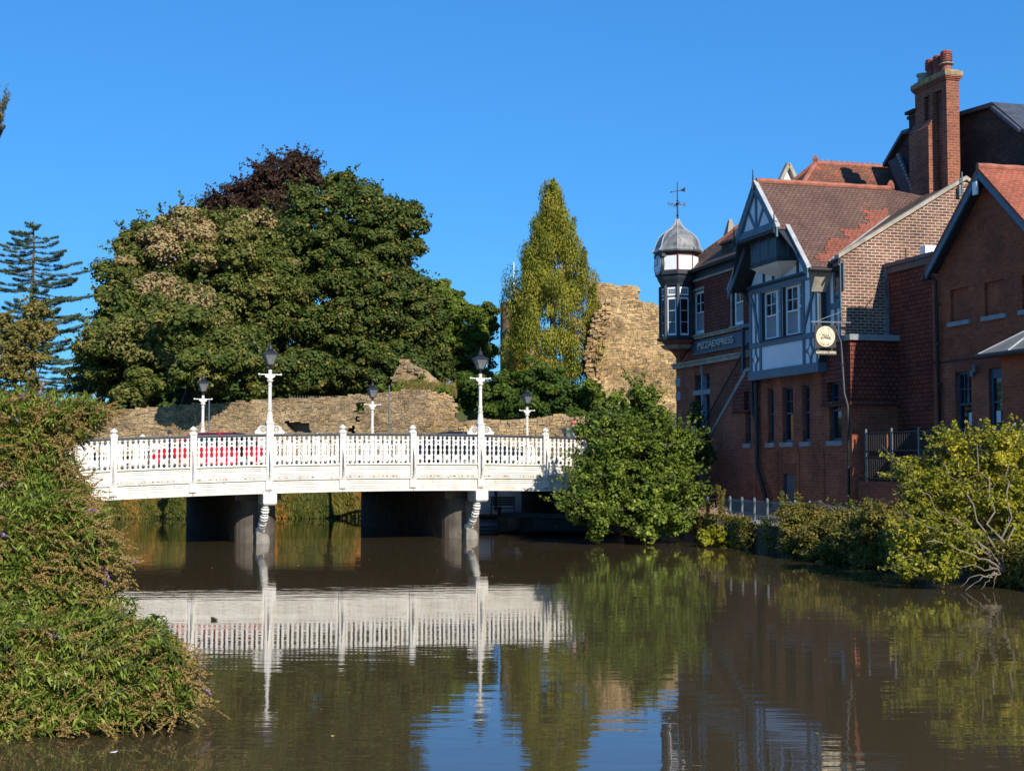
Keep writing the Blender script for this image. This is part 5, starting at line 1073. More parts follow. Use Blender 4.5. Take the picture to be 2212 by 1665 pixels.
# ================================================================= foliage
def leaf_mesh(name, P, N, L, W, tint, mat, parent=None, axis=None, jit=.5, seed=0, frame=None):
    r = np.random.default_rng(seed); n = len(P); P = np.asarray(P, float)
    N = np.asarray(N, float)+r.normal(0, jit, (n, 3)); N /= np.linalg.norm(N, axis=1)[:, None]+1e-9
    A = r.normal(0, 1, (n, 3)) if axis is None else np.asarray(axis, float)+r.normal(0, .28, (n, 3))
    A -= N*(A*N).sum(1)[:, None]; A /= np.linalg.norm(A, axis=1)[:, None]+1e-9; B = np.cross(N, A)
    L = np.broadcast_to(L, n)*r.uniform(.7, 1.3, n); Wd = np.broadcast_to(W, n)*r.uniform(.75, 1.25, n)
    V = np.empty((n, 4, 3)); V[:, 0] = P-A*(L/2)[:, None]; V[:, 2] = P+A*(L/2)[:, None]; m_ = P-A*(L*.08)[:, None]+N*(L*.06)[:, None]
    V[:, 1] = m_+B*(Wd/2)[:, None]; V[:, 3] = m_-B*(Wd/2)[:, None]
    if parent is not None: b = BASE.get(parent.name, Vector((0, 0, 0))); V -= np.array(b)
    me = bpy.data.meshes.new(name); me.vertices.add(4*n); me.vertices.foreach_set('co', V.ravel()); me.loops.add(4*n); me.loops.foreach_set('vertex_index', np.arange(4*n, dtype=np.int32))
    me.polygons.add(n); me.polygons.foreach_set('loop_start', np.arange(0, 4*n, 4, dtype=np.int32)); me.polygons.foreach_set('loop_total', np.full(n, 4, np.int32))
    a = me.attributes.new('tint', 'FLOAT', 'FACE'); a.data.foreach_set('value', np.clip(tint, 0, 1).astype(np.float32)); me.update(); me.validate()
    return link(name, me, mat, parent, frame)
def unit(r, n): v = r.normal(0, 1, (n, 3)); return v/np.linalg.norm(v, axis=1)[:, None]
def lobes(r, ells, per, rad, squash=.8, gap=0):
    out = []
    if gap:                          # well separated domes with dark hollows between them
        for c, R in ells:
            R = np.array(R); ar = (R[0]*R[2]+R[0]*R[1]+R[1]*R[2])/3
            for _ in range(int(ar*9)):
                v = unit(r, 1)[0]; v[1] = -abs(v[1]) if r.random() < .75 else v[1]; q = r.uniform(*rad); p = np.array(c)+v*(R-q*.5).clip(.1)*r.uniform(.88, 1.04)
                if all(np.linalg.norm((p-a)*np.array([1, .8, 1.25])) > gap*(q+b) for a, b in out): out.append((p, q))
        return out
    for c, R in ells:
        R = np.array(R); ar = (R[0]*R[2]+R[0]*R[1]+R[1]*R[2])/3; k = max(3, int(per*ar)); v = unit(r, k)
        v[:, 1] = np.where(r.random(k) < .7, -abs(v[:, 1]), v[:, 1])
        rr_ = r.uniform(*rad, k)
        for i in range(k): out.append((np.array(c)+v[i]*(R-rr_[i]*.6).clip(.1)*r.uniform(.74, 1.06), rr_[i]))
        k2 = int(k*.35); v = unit(r, k2); v[:, 2] = np.abs(v[:, 2])*np.where(r.random(k2) < .75, 1, -1); v[:, 1] = np.where(r.random(k2) < .7, -abs(v[:, 1]), v[:, 1])
        for i in range(k2): out.append((np.array(c)+v[i]*R*r.uniform(.86, 1.06), rad[0]*r.uniform(.4, .75)))
    return out
def crown(r, lb, sub, leaves, squash=.75, subr=(.28, .45)):
    """lobes -> smaller tufts on each lobe -> leaves on each tuft"""
    P = []; N = []; T = []; I = []
    for i, (c, R) in enumerate(lb):
        v = unit(r, sub); v[:, 2] = np.abs(v[:, 2])*np.where(r.random(sub) < .8, 1, -1); c2 = c+v*R*np.array([1, 1, squash])*.72; r2 = R*r.uniform(*subr, sub)
        k = leaves; u = unit(r, sub*k); s = (1-.55*r.random(sub*k)**2)
        rep = np.repeat(np.arange(sub), k); p = c2[rep]+u*r2[rep][:, None]*s[:, None]*np.array([1, 1, .8])
        keep = (u[:, 1] < .35)|(r.random(sub*k) < .4); P.append(p[keep]); N.append((u*.8+v[rep]*.5+np.array([0, 0, .35]))[keep]); I.append(np.full(keep.sum(), i)); T.append(np.repeat(r.random(sub), k)[keep])
    return np.concatenate(P), np.concatenate(N), np.concatenate(I), np.concatenate(T)
def px_ell(x, y, rx, ry, Z, depth=None):
    c = at(x, y, Z); k = Z/F_PX; return (c, (rx*k, depth or (rx+ry)/2*k*.8, ry*k))
def limb(mb, a, b, r0, r1, sag=0., n=6, r=None, wob=.08):
    a = Vector(a); b = Vector(b); L = (b-a).length; pts = []
    for i in range(n+1):
        t = i/n; p = a.lerp(b, t); p.z += sag*math.sin(math.pi*t)
        if r is not None and 0 < i < n: p += Vector(r.normal(0, wob*L/n, 3))
        pts.append(p)
    mb.tube(pts, [r0+(r1-r0)*i/n for i in range(n+1)], 6); return pts
def tree(name, label, ells, base, mat, seed, *, subr=(.28, .45), corek=.55, nlimb=16, gap=0, shoots=0, shl=None, wood_twigs=False, leaf=.3, rad=(1.3, 2.4), per=1.1, sub=12, nl=70, tr=.5, tint=None, group=None, core=True, bark='bark', squash=.7, cat='tree', wid=.8):
    r = np.random.default_rng(seed); base = Vector(base); t = thing(name, label, cat, base, IDM, group)
    lb = lobes(r, ells, per, rad, gap=gap); P, N, I, T = crown(r, lb, sub, nl, squash, subr)
    tn = np.array([r.random() for _ in lb]); tt = .25+.30*T+.25*tn[I]+r.normal(0, .12, len(P))
    if tint is not None: tt = tint(P, tt, r, np.array([c for c, _ in lb])[I])
    tws = MB()
    if shoots:                       # leafy twigs that break the outline
        ii = r.integers(0, len(lb), shoots); L_ = shl or leaf*4; Ps = []; Ns = []; Ts = []
        for i in ii:
            c, R = lb[i]; u = unit(r, 1)[0]; u[2] = abs(u[2])*.8+.1; u[1] = -abs(u[1]) if r.random() < .6 else u[1]; a = np.array(c)+u*R*.7; b = a+u*(R*.3+L_*r.uniform(.5, 1.2))+np.array([0, 0, -.1*L_]); m = 16; s_ = r.random(m); q_ = a+(b-a)*s_[:, None]+unit(r, m)*leaf*.6
            Ps.append(q_); Ns.append(unit(r, m)+np.array([0, -.3, .5])); Ts.append(np.full(m, r.random())*.5+.4*r.random(m)); 
            if wood_twigs: tws.tube([tuple(a), tuple((a+b)/2+unit(r, 1)[0]*.02), tuple(b)], [leaf*.06, leaf*.05, leaf*.02], 3, cap=False)
        P = np.concatenate([P]+Ps); N = np.concatenate([N]+Ns); Ts = np.concatenate(Ts); tt = np.concatenate([tt, Ts*.8])
    o = leaf_mesh('crown', P, N, leaf, leaf*wid, tt, M[mat], t, seed=seed)
    if tws.v: tws.build('twigs', M[bark], t)
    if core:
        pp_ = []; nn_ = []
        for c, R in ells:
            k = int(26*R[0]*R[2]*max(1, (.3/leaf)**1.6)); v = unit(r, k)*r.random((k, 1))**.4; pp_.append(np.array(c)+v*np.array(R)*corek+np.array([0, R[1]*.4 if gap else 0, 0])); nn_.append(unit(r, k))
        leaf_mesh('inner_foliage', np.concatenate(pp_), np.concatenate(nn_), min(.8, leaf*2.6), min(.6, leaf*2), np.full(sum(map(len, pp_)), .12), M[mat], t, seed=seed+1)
    mb = MB(); top_ = max(ells, key=lambda e_: e_[0][2]); tp = Vector(top_[0]); 
    limb(mb, base-Vector((0, 0, .6)), tp, tr, tr*.25, n=8, r=r, wob=.15)
    for i in r.choice(len(lb), min(nlimb, len(lb)), replace=False):
        c = Vector(lb[i][0]); a = base.lerp(tp, float(r.uniform(.25, .8))); limb(mb, a, c, tr*.3, tr*.06, sag=.5, r=r)
    mb.build('trunk', M[bark], t); return t
def gz_(x, Z, z): p = at(x, 900, Z); return (p[0], Z, z)
def patchtint(cs, amt, base=.0):
    def f(P, tt, r, C):
        out = tt+base
        for (x, y, Z, R) in cs:
            c = at(x, y, Z); d = np.linalg.norm((C-c)[:, [0, 2]], axis=1); out = out+amt*np.clip(1.25-d/R, 0, 1)
        h = (np.abs(np.sin(C[:, 0]*12.9898+C[:, 2]*78.233)*43758.5453) % 1.0); return np.where(h < .55, out, tt+base)
    return f
orange = lambda P, tt, r, C: np.where(r.random(len(tt)) < .07, .93, tt*.85)
def flip(f): 
    return lambda P, tt, r, C: f(P, tt, r, C)
ZT = 113
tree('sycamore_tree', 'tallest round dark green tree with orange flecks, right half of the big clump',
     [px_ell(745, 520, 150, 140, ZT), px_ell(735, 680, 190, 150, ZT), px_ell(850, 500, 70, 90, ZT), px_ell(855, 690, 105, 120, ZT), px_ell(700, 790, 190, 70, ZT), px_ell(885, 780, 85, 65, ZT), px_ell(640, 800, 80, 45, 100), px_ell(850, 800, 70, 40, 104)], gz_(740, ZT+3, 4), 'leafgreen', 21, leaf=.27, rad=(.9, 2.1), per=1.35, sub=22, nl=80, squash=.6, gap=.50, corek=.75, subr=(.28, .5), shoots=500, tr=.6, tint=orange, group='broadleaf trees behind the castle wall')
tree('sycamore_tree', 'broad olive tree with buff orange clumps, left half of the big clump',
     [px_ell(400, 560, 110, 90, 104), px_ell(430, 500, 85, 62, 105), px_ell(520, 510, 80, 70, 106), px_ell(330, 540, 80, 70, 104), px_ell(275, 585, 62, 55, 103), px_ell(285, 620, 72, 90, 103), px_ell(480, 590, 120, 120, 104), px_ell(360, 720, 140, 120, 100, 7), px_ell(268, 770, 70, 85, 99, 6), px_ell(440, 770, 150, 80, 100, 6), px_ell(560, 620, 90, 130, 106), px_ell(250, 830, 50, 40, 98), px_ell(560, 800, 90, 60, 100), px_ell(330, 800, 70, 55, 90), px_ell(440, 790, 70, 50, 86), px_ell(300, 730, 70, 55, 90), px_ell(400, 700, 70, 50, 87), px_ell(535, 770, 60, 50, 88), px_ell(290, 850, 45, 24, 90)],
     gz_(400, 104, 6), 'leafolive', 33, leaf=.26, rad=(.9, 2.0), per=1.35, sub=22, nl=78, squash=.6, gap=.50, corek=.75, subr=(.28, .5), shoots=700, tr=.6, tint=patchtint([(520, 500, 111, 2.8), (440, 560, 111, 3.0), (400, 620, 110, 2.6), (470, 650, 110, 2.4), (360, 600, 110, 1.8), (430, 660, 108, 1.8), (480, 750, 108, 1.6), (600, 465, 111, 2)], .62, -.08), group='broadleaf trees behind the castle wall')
tree('copper_beech_tree', 'dark purple copper beech rising behind the two big green trees',
     [px_ell(610, 400, 80, 62, 135), px_ell(530, 430, 70, 44, 135), px_ell(665, 390, 46, 44, 135), px_ell(640, 360, 42, 32, 135), px_ell(470, 448, 50, 24, 135), px_ell(560, 470, 130, 50, 135)], gz_(600, 138, 4), 'leafcopper', 44, leaf=.24, rad=(.7, 1.4), per=2.2, sub=11, nl=54, tr=.5, subr=(.3, .6), shoots=600, shl=1.3)
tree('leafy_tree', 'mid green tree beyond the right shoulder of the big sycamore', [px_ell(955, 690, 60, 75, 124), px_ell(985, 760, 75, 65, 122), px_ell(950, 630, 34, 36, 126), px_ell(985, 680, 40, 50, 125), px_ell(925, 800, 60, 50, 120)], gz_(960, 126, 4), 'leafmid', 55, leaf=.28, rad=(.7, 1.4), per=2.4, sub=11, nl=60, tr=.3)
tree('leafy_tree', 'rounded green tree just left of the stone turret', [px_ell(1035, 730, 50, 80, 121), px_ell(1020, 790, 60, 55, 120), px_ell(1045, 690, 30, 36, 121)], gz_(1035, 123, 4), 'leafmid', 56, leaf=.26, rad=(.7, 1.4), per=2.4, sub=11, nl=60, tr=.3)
tree('dark_yew_tree', 'dark low evergreen at the left foot of the big clump', [px_ell(225, 790, 45, 75, 118), px_ell(190, 820, 22, 40, 118)], gz_(215, 120, 3), 'leafdark', 57, leaf=.26, rad=(.7, 1.4), per=1.6, sub=10, nl=50, tr=.3)
tree('olive_tree', 'brown and olive thin-crowned tree at the left edge in front of the cedar', [px_ell(30, 690, 40, 55, 84), px_ell(75, 670, 26, 34, 84), px_ell(15, 780, 40, 70, 83), px_ell(75, 770, 34, 60, 84), px_ell(60, 850, 50, 40, 83), px_ell(50, 730, 60, 60, 84), px_ell(20, 840, 50, 50, 83), px_ell(95, 720, 26, 40, 84)], gz_(62, 85, 2), 'leafbrown', 58, leaf=.20, rad=(.45, .9), per=3.2, sub=9, nl=44, shoots=150, tr=.28, core=False)
tree('small_tree', 'thin wispy green tree in the gap between cedar and big trees', [px_ell(150, 820, 26, 30, 110), px_ell(175, 855, 30, 26, 108)], gz_(152, 110, 2), 'leafmid', 59, leaf=.22, rad=(.5, .9), per=1.2, sub=7, nl=30, tr=.12, core=False)
def shrub(label, ells, base, mat, seed, leaf=.16, rad=(.4, .8), per=3.2, sub=9, nl=50, name='shrub', tr=.1, **k): return tree(name, label, ells, base, mat, seed, leaf=leaf, rad=rad, per=per, sub=sub, nl=nl, tr=tr, cat='shrub', **k)
shrub('broad dark green hedge behind the right lamp posts', [px_ell(1060, 850, 85, 55, 94), px_ell(1160, 850, 100, 58, 93), px_ell(1250, 870, 70, 48, 92), px_ell(1010, 850, 50, 55, 96), px_ell(1080, 885, 70, 35, 92), px_ell(1200, 890, 70, 30, 91), px_ell(1150, 820, 60, 40, 96)], gz_(1130, 96, 3), 'leafdark', 60, leaf=.22, rad=(.7, 1.2), per=1.8, sub=11, nl=55, name='hedge')
shrub('light green shrub growing between hedge and orange ruin', [px_ell(1285, 850, 40, 40, 90), px_ell(1320, 870, 36, 30, 89)], gz_(1290, 91, 3), 'leafmid', 61, leaf=.2, rad=(.5, .9), per=2.2)
shrub('tuft of green shrub on the castle wall beside the rubble peak', [px_ell(905, 828, 40, 16, 92), px_ell(850, 838, 40, 12, 91.5), px_ell(950, 845, 25, 14, 91.2)], gz_(900, 92.5, 6), 'leafmid', 62, leaf=.2, rad=(.3, .6), per=3.0)
shrub('dark understorey shrub in the shade left of the iron fence', [px_ell(300, 870, 60, 30, 112), px_ell(420, 865, 80, 35, 112), px_ell(540, 860, 80, 35, 111)], gz_(420, 113, 6), 'leafdark', 63, leaf=.3, rad=(.8, 1.3), per=1.3, name='understorey_shrub')
shrub('dark understorey shrub in the shade right of the iron fence', [px_ell(680, 845, 90, 40, 116), px_ell(820, 830, 90, 45, 116), px_ell(930, 840, 60, 40, 114)], gz_(760, 117, 6), 'leafdark', 64, leaf=.3, rad=(.8, 1.3), per=1.3, name='understorey_shrub')
rw3 = np.random.default_rng(65); k = 90000; x = rw3.uniform(-300, 1420, k); ytop = np.interp(x, [-300, 150, 230, 270, 1000, 1420], [880, 884, 872, 835, 825, 880])+9*np.sin(x*.06)+6*np.sin(x*.17+1); yv = ytop+(910-ytop)*rw3.random(k)**1.4; Pw = np.array([at(a, b, 170+c) for a, b, c in zip(x, yv, rw3.uniform(0, 9, k))])
fw = leaf_mesh('distant_wood', Pw, np.tile([0, -1., .5], (k, 1)), .9, .7, .2+.5*rw3.random(k), M['leafdark'], seed=66, jit=.6); tag(fw, kind='stuff', label='dark distant trees low behind the castle')
# railings in the shade behind the castle wall
fn = thing('iron_fence', 'short pale iron fence in the tree shade behind the castle wall', 'fence', gz_(650, 96, 6.2)); q = MB(); a = at(625, 850, 96); b = at(760, 842, 96)
for i in range(24): x = a[0]+(b[0]-a[0])*i/23; q.box(x-.02, x+.02, 95.98, 96.02, 6, 7.6)
q.build('bars', M['darkwall'], fn); q = MB(); q.box(a[0], b[0], 95.99, 96.01, 7.4, 7.44); q.box(a[0], b[0], 95.99, 96.01, 6.3, 6.36); q.build('rail', M['greyiron'], fn)
for x, y, Z, l in ((452, 862, 80, 'thin grey pole rising behind the red car'), (841, 832, 80, 'thin dark pole in front of the castle wall between the middle lamp posts')):
    p = at(x, y, Z); q = MB(); q.tube([(p[0], Z, 2.3), (p[0], Z, p[2])], .04, 6); tag(q.build('pole', M['greyiron']), l, 'pole')
# ---- conifer with several spires
r = np.random.default_rng(71); ZC = 105; kx = ZC/F_PX; cb_ = at(1190, 815, ZC); ctp = at(1198, 398, ZC)
co = thing('conifer_tree', 'tall golden green conifer with feathery drooping sprays between bridge and ruin', 'tree', (cb_[0], ZC, 4))
spires = [(1198, 397, 1.0), (1160, 500, .55), (1240, 478, .6), (1135, 560, .5), (1262, 545, .5), (1115, 640, .42), (1278, 622, .42), (1185, 450, .6), (1215, 440, .6)]
P = []; N = []; T = []
def prof(y): return np.interp(y, [397, 430, 480, 530, 590, 640, 700, 760, 800, 830], [3, 15, 33, 50, 78, 100, 114, 112, 100, 74])
lbz = []
for i in range(300):
    y = 400+420*r.random()**.75; a = r.uniform(0, 2*math.pi); R = prof(y)*(.82+.18*math.sin(a*3+y*.02)+.10*math.sin(a*7+y*.05))*r.uniform(.5, 1.1); x = 1192+R*math.cos(a)*(1 if y > 470 else .9); p = at(x, y, ZC+R*kx*math.sin(a)); lbz.append((p, r.uniform(.35, .85), a))
for sx, sy, k_ in spires:
    for j in range(12): y = sy+j*9; p = at(sx+r.normal(0, 3+j*.8), y, ZC+r.normal(0, .5)); lbz.append((p, .25+.045*j, r.uniform(0, 6.28)))
for c, R, a in lbz:
    k = int(360*R**1.5)+50; u = unit(r, k); pp_ = c+u*np.array([R, R, R*1.75])*(r.random((k, 1))**.35); P.append(pp_); o = np.array([math.cos(a), math.sin(a), 0]); N.append(u*.7+o*.5); T.append(np.full(k, r.random())*.5+.45*r.random(k)+(.25 if r.random() < .12 else 0))
P = np.concatenate(P); N = np.concatenate(N); T = np.concatenate(T); leaf_mesh('crown', P, N, .27, .075, T, M['leafconifer'], co, axis=np.tile([0, 0, -1.], (len(P), 1))+r.normal(0, .25, (len(P), 3)), seed=5)
mb = MB(); limb(mb, (cb_[0], ZC, 3), ctp, .4, .04, n=8)
for i in range(60): c, R, a = lbz[i]; limb(mb, (ctp[0]*.7+cb_[0]*.3, ZC, max(4, c[2]-.2)), tuple(c), .05, .015, n=3)
mb.build('trunk', M['palebark'], co)
# ---- cedar
r = np.random.default_rng(72); ZE_ = 100; ct_ = at(72, 478, ZE_); cg = at(72, 930, ZE_)
ce = thing('cedar_tree', 'sparse blue-green cedar with level tiers of branches at the left edge', 'tree', (cg[0], ZE_, 2.2)); P = []; T = []; mb = MB()
limb(mb, (cg[0], ZE_, 2.2), tuple(ct_), .38, .04, n=9, r=r, wob=.03)
for i in range(125):
    y = 482+i*3.1+r.normal(0, 2); zc_ = float(at(72, y, ZE_)[2]); L = np.interp(y, [480, 520, 600, 700, 800, 870], [.8, 2.2, 4.2, 5.2, 5.2, 4.0])*r.uniform(.45, 1.05); a = r.uniform(0, 2*math.pi)
    if r.random() < .6: a = r.choice([0, math.pi])+r.normal(0, .5)
    d = np.array([math.cos(a), math.sin(a), 0]); c0 = np.array([cg[0]+(ct_[0]-cg[0])*(930-y)/450, ZE_, zc_]); e1 = c0+d*L+np.array([0, 0, .12*L*r.uniform(-.5, 1.1)]); pts = limb(mb, c0, e1, .05, .012, sag=-.08*L, n=4, r=r, wob=.05)
    k = int(300*L); t = r.random(k)**.7; w_ = (.12+.30*L*.28*np.sin(math.pi*np.clip(t*.9+.1, 0, 1)))*r.uniform(-1, 1, k); pd = np.array([-d[1], d[0], 0]); tuft = (np.sin(t*22+i)*.5+.5 > .25) | (t > .7)
    p = c0+(e1-c0)*t[:, None]+pd*w_[:, None]+np.array([0, 0, 1])*(r.normal(0, .055, k)-.08*L*np.sin(math.pi*t)+.05)[:, None]; p = p[tuft]; P.append(p); T.append(r.random(len(p)))
P = np.concatenate(P); T = np.concatenate(T); leaf_mesh('crown', P, np.tile([0, -.3, 1.], (len(P), 1)), .17, .05, T, M['leafcedar'], ce, jit=.35, seed=6); mb.build('trunk', M['bark'], ce)
# ---- riverside bush in front of the right end of the bridge
shrub('large rounded dark green bush leaning over the water at the right end of the bridge', [px_ell(1375, 890, 80, 55, 50.5), px_ell(1320, 960, 85, 70, 50), px_ell(1415, 980, 85, 80, 50.5), px_ell(1335, 1060, 105, 75, 49.6), px_ell(1430, 1075, 78, 70, 50), px_ell(1290, 1110, 75, 55, 49.2), px_ell(1400, 1130, 90, 45, 49.5), px_ell(1450, 1110, 60, 50, 50), px_ell(1270, 1050, 45, 50, 49.6), px_ell(1480, 1040, 28, 50, 50.4), px_ell(1365, 1010, 110, 100, 50.3)],
      (5.0, 51.2, .5), 'leafbush', 80, leaf=.13, rad=(.28, .6), per=15, sub=14, nl=44, subr=(.3, .6), gap=.42, corek=.7, shoots=900, shl=.7, wood_twigs=True, name='riverside_bush', wid=.7)
shrub('small dark shrub on the wall at the foot of the outside stairs', [px_ell(1500, 900, 22, 40, 58.5), px_ell(1515, 940, 22, 30, 58.2), px_ell(1508, 990, 40, 50, 57)], tuple(at(1510, 1085, 57.5)), 'leafdark', 81, leaf=.10, rad=(.2, .4), per=16, sub=7, nl=26)
shrub('bright yellow-green sapling growing out of the quay wall', [px_ell(1545, 1160, 34, 24, 47.6), px_ell(1570, 1180, 26, 20, 47.4), px_ell(1600, 1178, 16, 14, 47.4), px_ell(1548, 1148, 20, 14, 47.6)], tuple(at(1560, 1188, 47.9)), 'leafyellow', 82, leaf=.10, rad=(.12, .22), per=60, sub=6, nl=24, subr=(.5, 1.), core=False, tint=lambda P, tt, r, C: tt*.7)
shrub('brownish bramble thicket spilling over the quay wall', [px_ell(1720, 1180, 30, 30, 42.8), px_ell(1800, 1200, 60, 26, 40.8), px_ell(1880, 1200, 40, 40, 38.5), px_ell(1700, 1110, 30, 20, 44), px_ell(1900, 1150, 50, 50, 38.5), px_ell(1745, 1115, 55, 22, 43.2), px_ell(1830, 1125, 65, 28, 41), px_ell(1790, 1160, 70, 35, 41.5), px_ell(1760, 1190, 40, 24, 41.6), px_ell(1860, 1165, 60, 40, 39.6), px_ell(1720, 1150, 35, 40, 42.6), px_ell(1900, 1120, 50, 35, 39)], tuple(at(1800, 1150, 42)), 'leafbramble', 83, leaf=.075, rad=(.22, .42), per=44, sub=8, nl=46, subr=(.45, .95), shoots=420, shl=.5, wood_twigs=True, name='bramble_thicket')
# fallen yellowing willow-like bush at the right edge with bare pale branches
r = np.random.default_rng(84)
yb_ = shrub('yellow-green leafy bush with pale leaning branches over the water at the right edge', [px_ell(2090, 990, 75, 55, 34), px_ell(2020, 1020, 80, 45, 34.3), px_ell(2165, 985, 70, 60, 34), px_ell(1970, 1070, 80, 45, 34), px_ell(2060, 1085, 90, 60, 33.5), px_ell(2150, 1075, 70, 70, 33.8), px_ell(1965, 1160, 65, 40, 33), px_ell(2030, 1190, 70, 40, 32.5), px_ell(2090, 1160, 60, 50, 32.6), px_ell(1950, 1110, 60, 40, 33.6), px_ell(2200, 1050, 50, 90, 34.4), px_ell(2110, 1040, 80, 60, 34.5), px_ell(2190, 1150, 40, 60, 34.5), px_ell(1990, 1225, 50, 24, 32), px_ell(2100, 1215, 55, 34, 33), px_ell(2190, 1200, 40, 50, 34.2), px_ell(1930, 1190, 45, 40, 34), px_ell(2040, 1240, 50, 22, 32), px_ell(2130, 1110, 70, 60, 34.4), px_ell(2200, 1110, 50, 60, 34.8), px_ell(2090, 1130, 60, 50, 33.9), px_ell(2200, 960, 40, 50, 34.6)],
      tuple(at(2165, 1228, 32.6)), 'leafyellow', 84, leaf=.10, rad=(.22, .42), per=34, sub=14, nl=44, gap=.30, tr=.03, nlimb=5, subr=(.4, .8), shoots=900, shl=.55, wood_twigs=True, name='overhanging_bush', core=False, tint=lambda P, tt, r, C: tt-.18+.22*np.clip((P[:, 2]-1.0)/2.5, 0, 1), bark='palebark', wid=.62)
mb = MB(); b0 = at(2168, 1232, 32.4)
for x, y, Z, r0 in ((1985, 1060, 33, .035), (2040, 1000, 33.5, .03), (2110, 960, 33.8, .03), (1960, 1110, 32.6, .022), (2060, 1130, 32.2, .02), (2000, 1170, 32, .025), (2180, 1000, 33.6, .03)): limb(mb, b0, at(x, y, Z-.35), r0, .012, sag=.12, n=9, r=r, wob=.25)
b1 = at(2160, 1238, 32.0)
for x, y, Z in ((2075, 1268, 31.6), (2120, 1272, 31.6), (2085, 1275, 31.4), (2145, 1270, 31.7), (2040, 1225, 31.9)):
    pts = limb(mb, b1, at((x+2160)/2, (y+1238)/2-12, Z), .018, .012, n=4, r=r, wob=.3); limb(mb, pts[-1], at(x, y, Z), .012, .004, n=4, r=r, wob=.3)
mb.build('bare_branches', M['palebark'], yb_)
iv = np.random.default_rng(86); k = 60000; s = np.concatenate([iv.uniform(3.2, 30, k*3//4), iv.uniform(-2, 3.2, k//4)]); z = iv.random(k)**.8*1.05; dn = np.sin(s*1.3)+np.sin(s*3.1+1)+np.sin(s*.6)*.8+(s > 3.2)*1.6-(s < 3.2)*1.2; keep = iv.random(k)*3.2 < dn; s, z = s[keep], z[keep]
P = np.array([P0-D1*a+D2*b for a, b in zip(s, -3.3-iv.random(len(s))*(.14+.30*(s > 3.2)))]); P[:, 2] = .02+z; o = leaf_mesh('hanging_ivy', P, np.tile([-.8, -.6, .4], (len(P), 1)), .10, .07, iv.random(len(P))*.8, M['leafbramble'], seed=87); tag(o, kind='stuff', label='tangled ivy and creeper hanging down the quay wall')
# weeds on the quay
def stalk_plant(label, x, yt, yb, Z, n, mat, seed, spread=.15, name='weed'):
    r = np.random.default_rng(seed); b = at(x, yb, Z); tz = at(x, yt, Z)[2]; t = thing(name, label, 'plant', tuple(b)); P = []; N = []; A = []; T = []; mb = MB()
    for i in range(n):
        h = (tz-b[2])*r.uniform(.7, 1); dx = r.normal(0, spread, 2); e_ = np.array([b[0]+dx[0], b[1]+dx[1], b[2]+h]); limb(mb, tuple(b), tuple(e_), .012, .005, n=3)
        k = int(h*130); s = r.random(k)**.6; p = b+(e_-b)*s[:, None]+unit(r, k)*.07*(1.1-s[:, None]*.5); P.append(p); N.append(unit(r, k)); T.append(r.random(k))
    P = np.concatenate(P); leaf_mesh('leaves', P, np.concatenate(N)+np.array([0, -.4, .4]), .09, .03, np.concatenate(T), M[mat], t, seed=seed); mb.build('stem', M['drygrass'], t); return t
for i, (l, x, yt, yb, n, Z) in enumerate((('pale seeding weed stalk, left one on the quay edge', 1527, 1072, 1122, 4, 49.2), ('tall double weed stalk in seed on the quay edge', 1557, 1046, 1122, 6, 48.5), ('green spiky weed right in front of the blue door', 1690, 1058, 1105, 3, 44.8), ('golden weed stalk right of the blue door', 1727, 1065, 1105, 3, 43.6), ('pale green weed above the bramble thicket', 1838, 1080, 1120, 3, 40.8))):
    stalk_plant(l, x, yt, yb, Z, n, 'leafbramble' if i not in (2, 4) else 'leafmid', 90+i, .06)
r = np.random.default_rng(95); k = 9000; s = r.uniform(-2, 4.2, k); y = -2.75+r.normal(0, .22, k)**1; P = np.array([P0-D1*a+D2*b for a, b in zip(s, y)]); P[:, 2] = .84+abs(r.normal(0, .13, k))*(1+.8*np.sin(s*3))*.9; leaf = leaf_mesh('dry_grass', P, np.tile([0, -1., .2], (k, 1)), .16, .012, r.random(k), M['drygrass'], axis=np.tile([0, 0, 1.], (k, 1))+r.normal(0, .3, (k, 3)), seed=7); tag(leaf, kind='stuff', label='reddish dry grass tufts along the quay edge')
r = np.random.default_rng(96); k = 26000; x = r.uniform(860, 985, k); P = np.array([at(a, 852, 91+b) for a, b in zip(x, r.uniform(0, 2.2, k))]); P[:, 2] = np.interp(x, [860, 985], [7.7, 7.4])+abs(r.normal(0, .28, k)); g_ = leaf_mesh('wall_top_grass', P, np.tile([0, -1., .2], (k, 1)), .35, .03, r.random(k), M['leafbrown'], axis=np.tile([0, 0, 1.], (k, 1)), seed=8); tag(g_, kind='stuff', label='grass growing on top of the castle wall')
# autumn creeper along the far bank
r = np.random.default_rng(97); k = 130000; x = r.uniform(-25.5, -1.0, k); zc_ = r.random(k)**.8*2.6; yl = np.interp(x, [-34, -14, -1.0], [71.5, 72.6, 73.2]); bulge = .35*np.sin(x*2.1)+.25*np.sin(x*5.3+1); P = np.stack([x, yl-.15-(2.6-zc_)*.22-r.random(k)*.45-bulge*.3, zc_], 1)
nn_ = np.sin(x*1.7+3)+np.sin(x*.8)+np.sin(x*4.1+zc_*2); T = .28+.20*nn_*.5+r.normal(0, .16, k)+.25*(zc_/2.6)*(np.sin(x*1.3+.5) > -.3); c_ = leaf_mesh('creeper', P, np.tile([0, -1., .25], (k, 1)), .26, .075, T, M['creeper'], axis=np.tile([.15, 0, -1.], (k, 1)), jit=.45, seed=9); tag(c_, kind='stuff', label='rust and green creeper hanging down the far bank to the water')
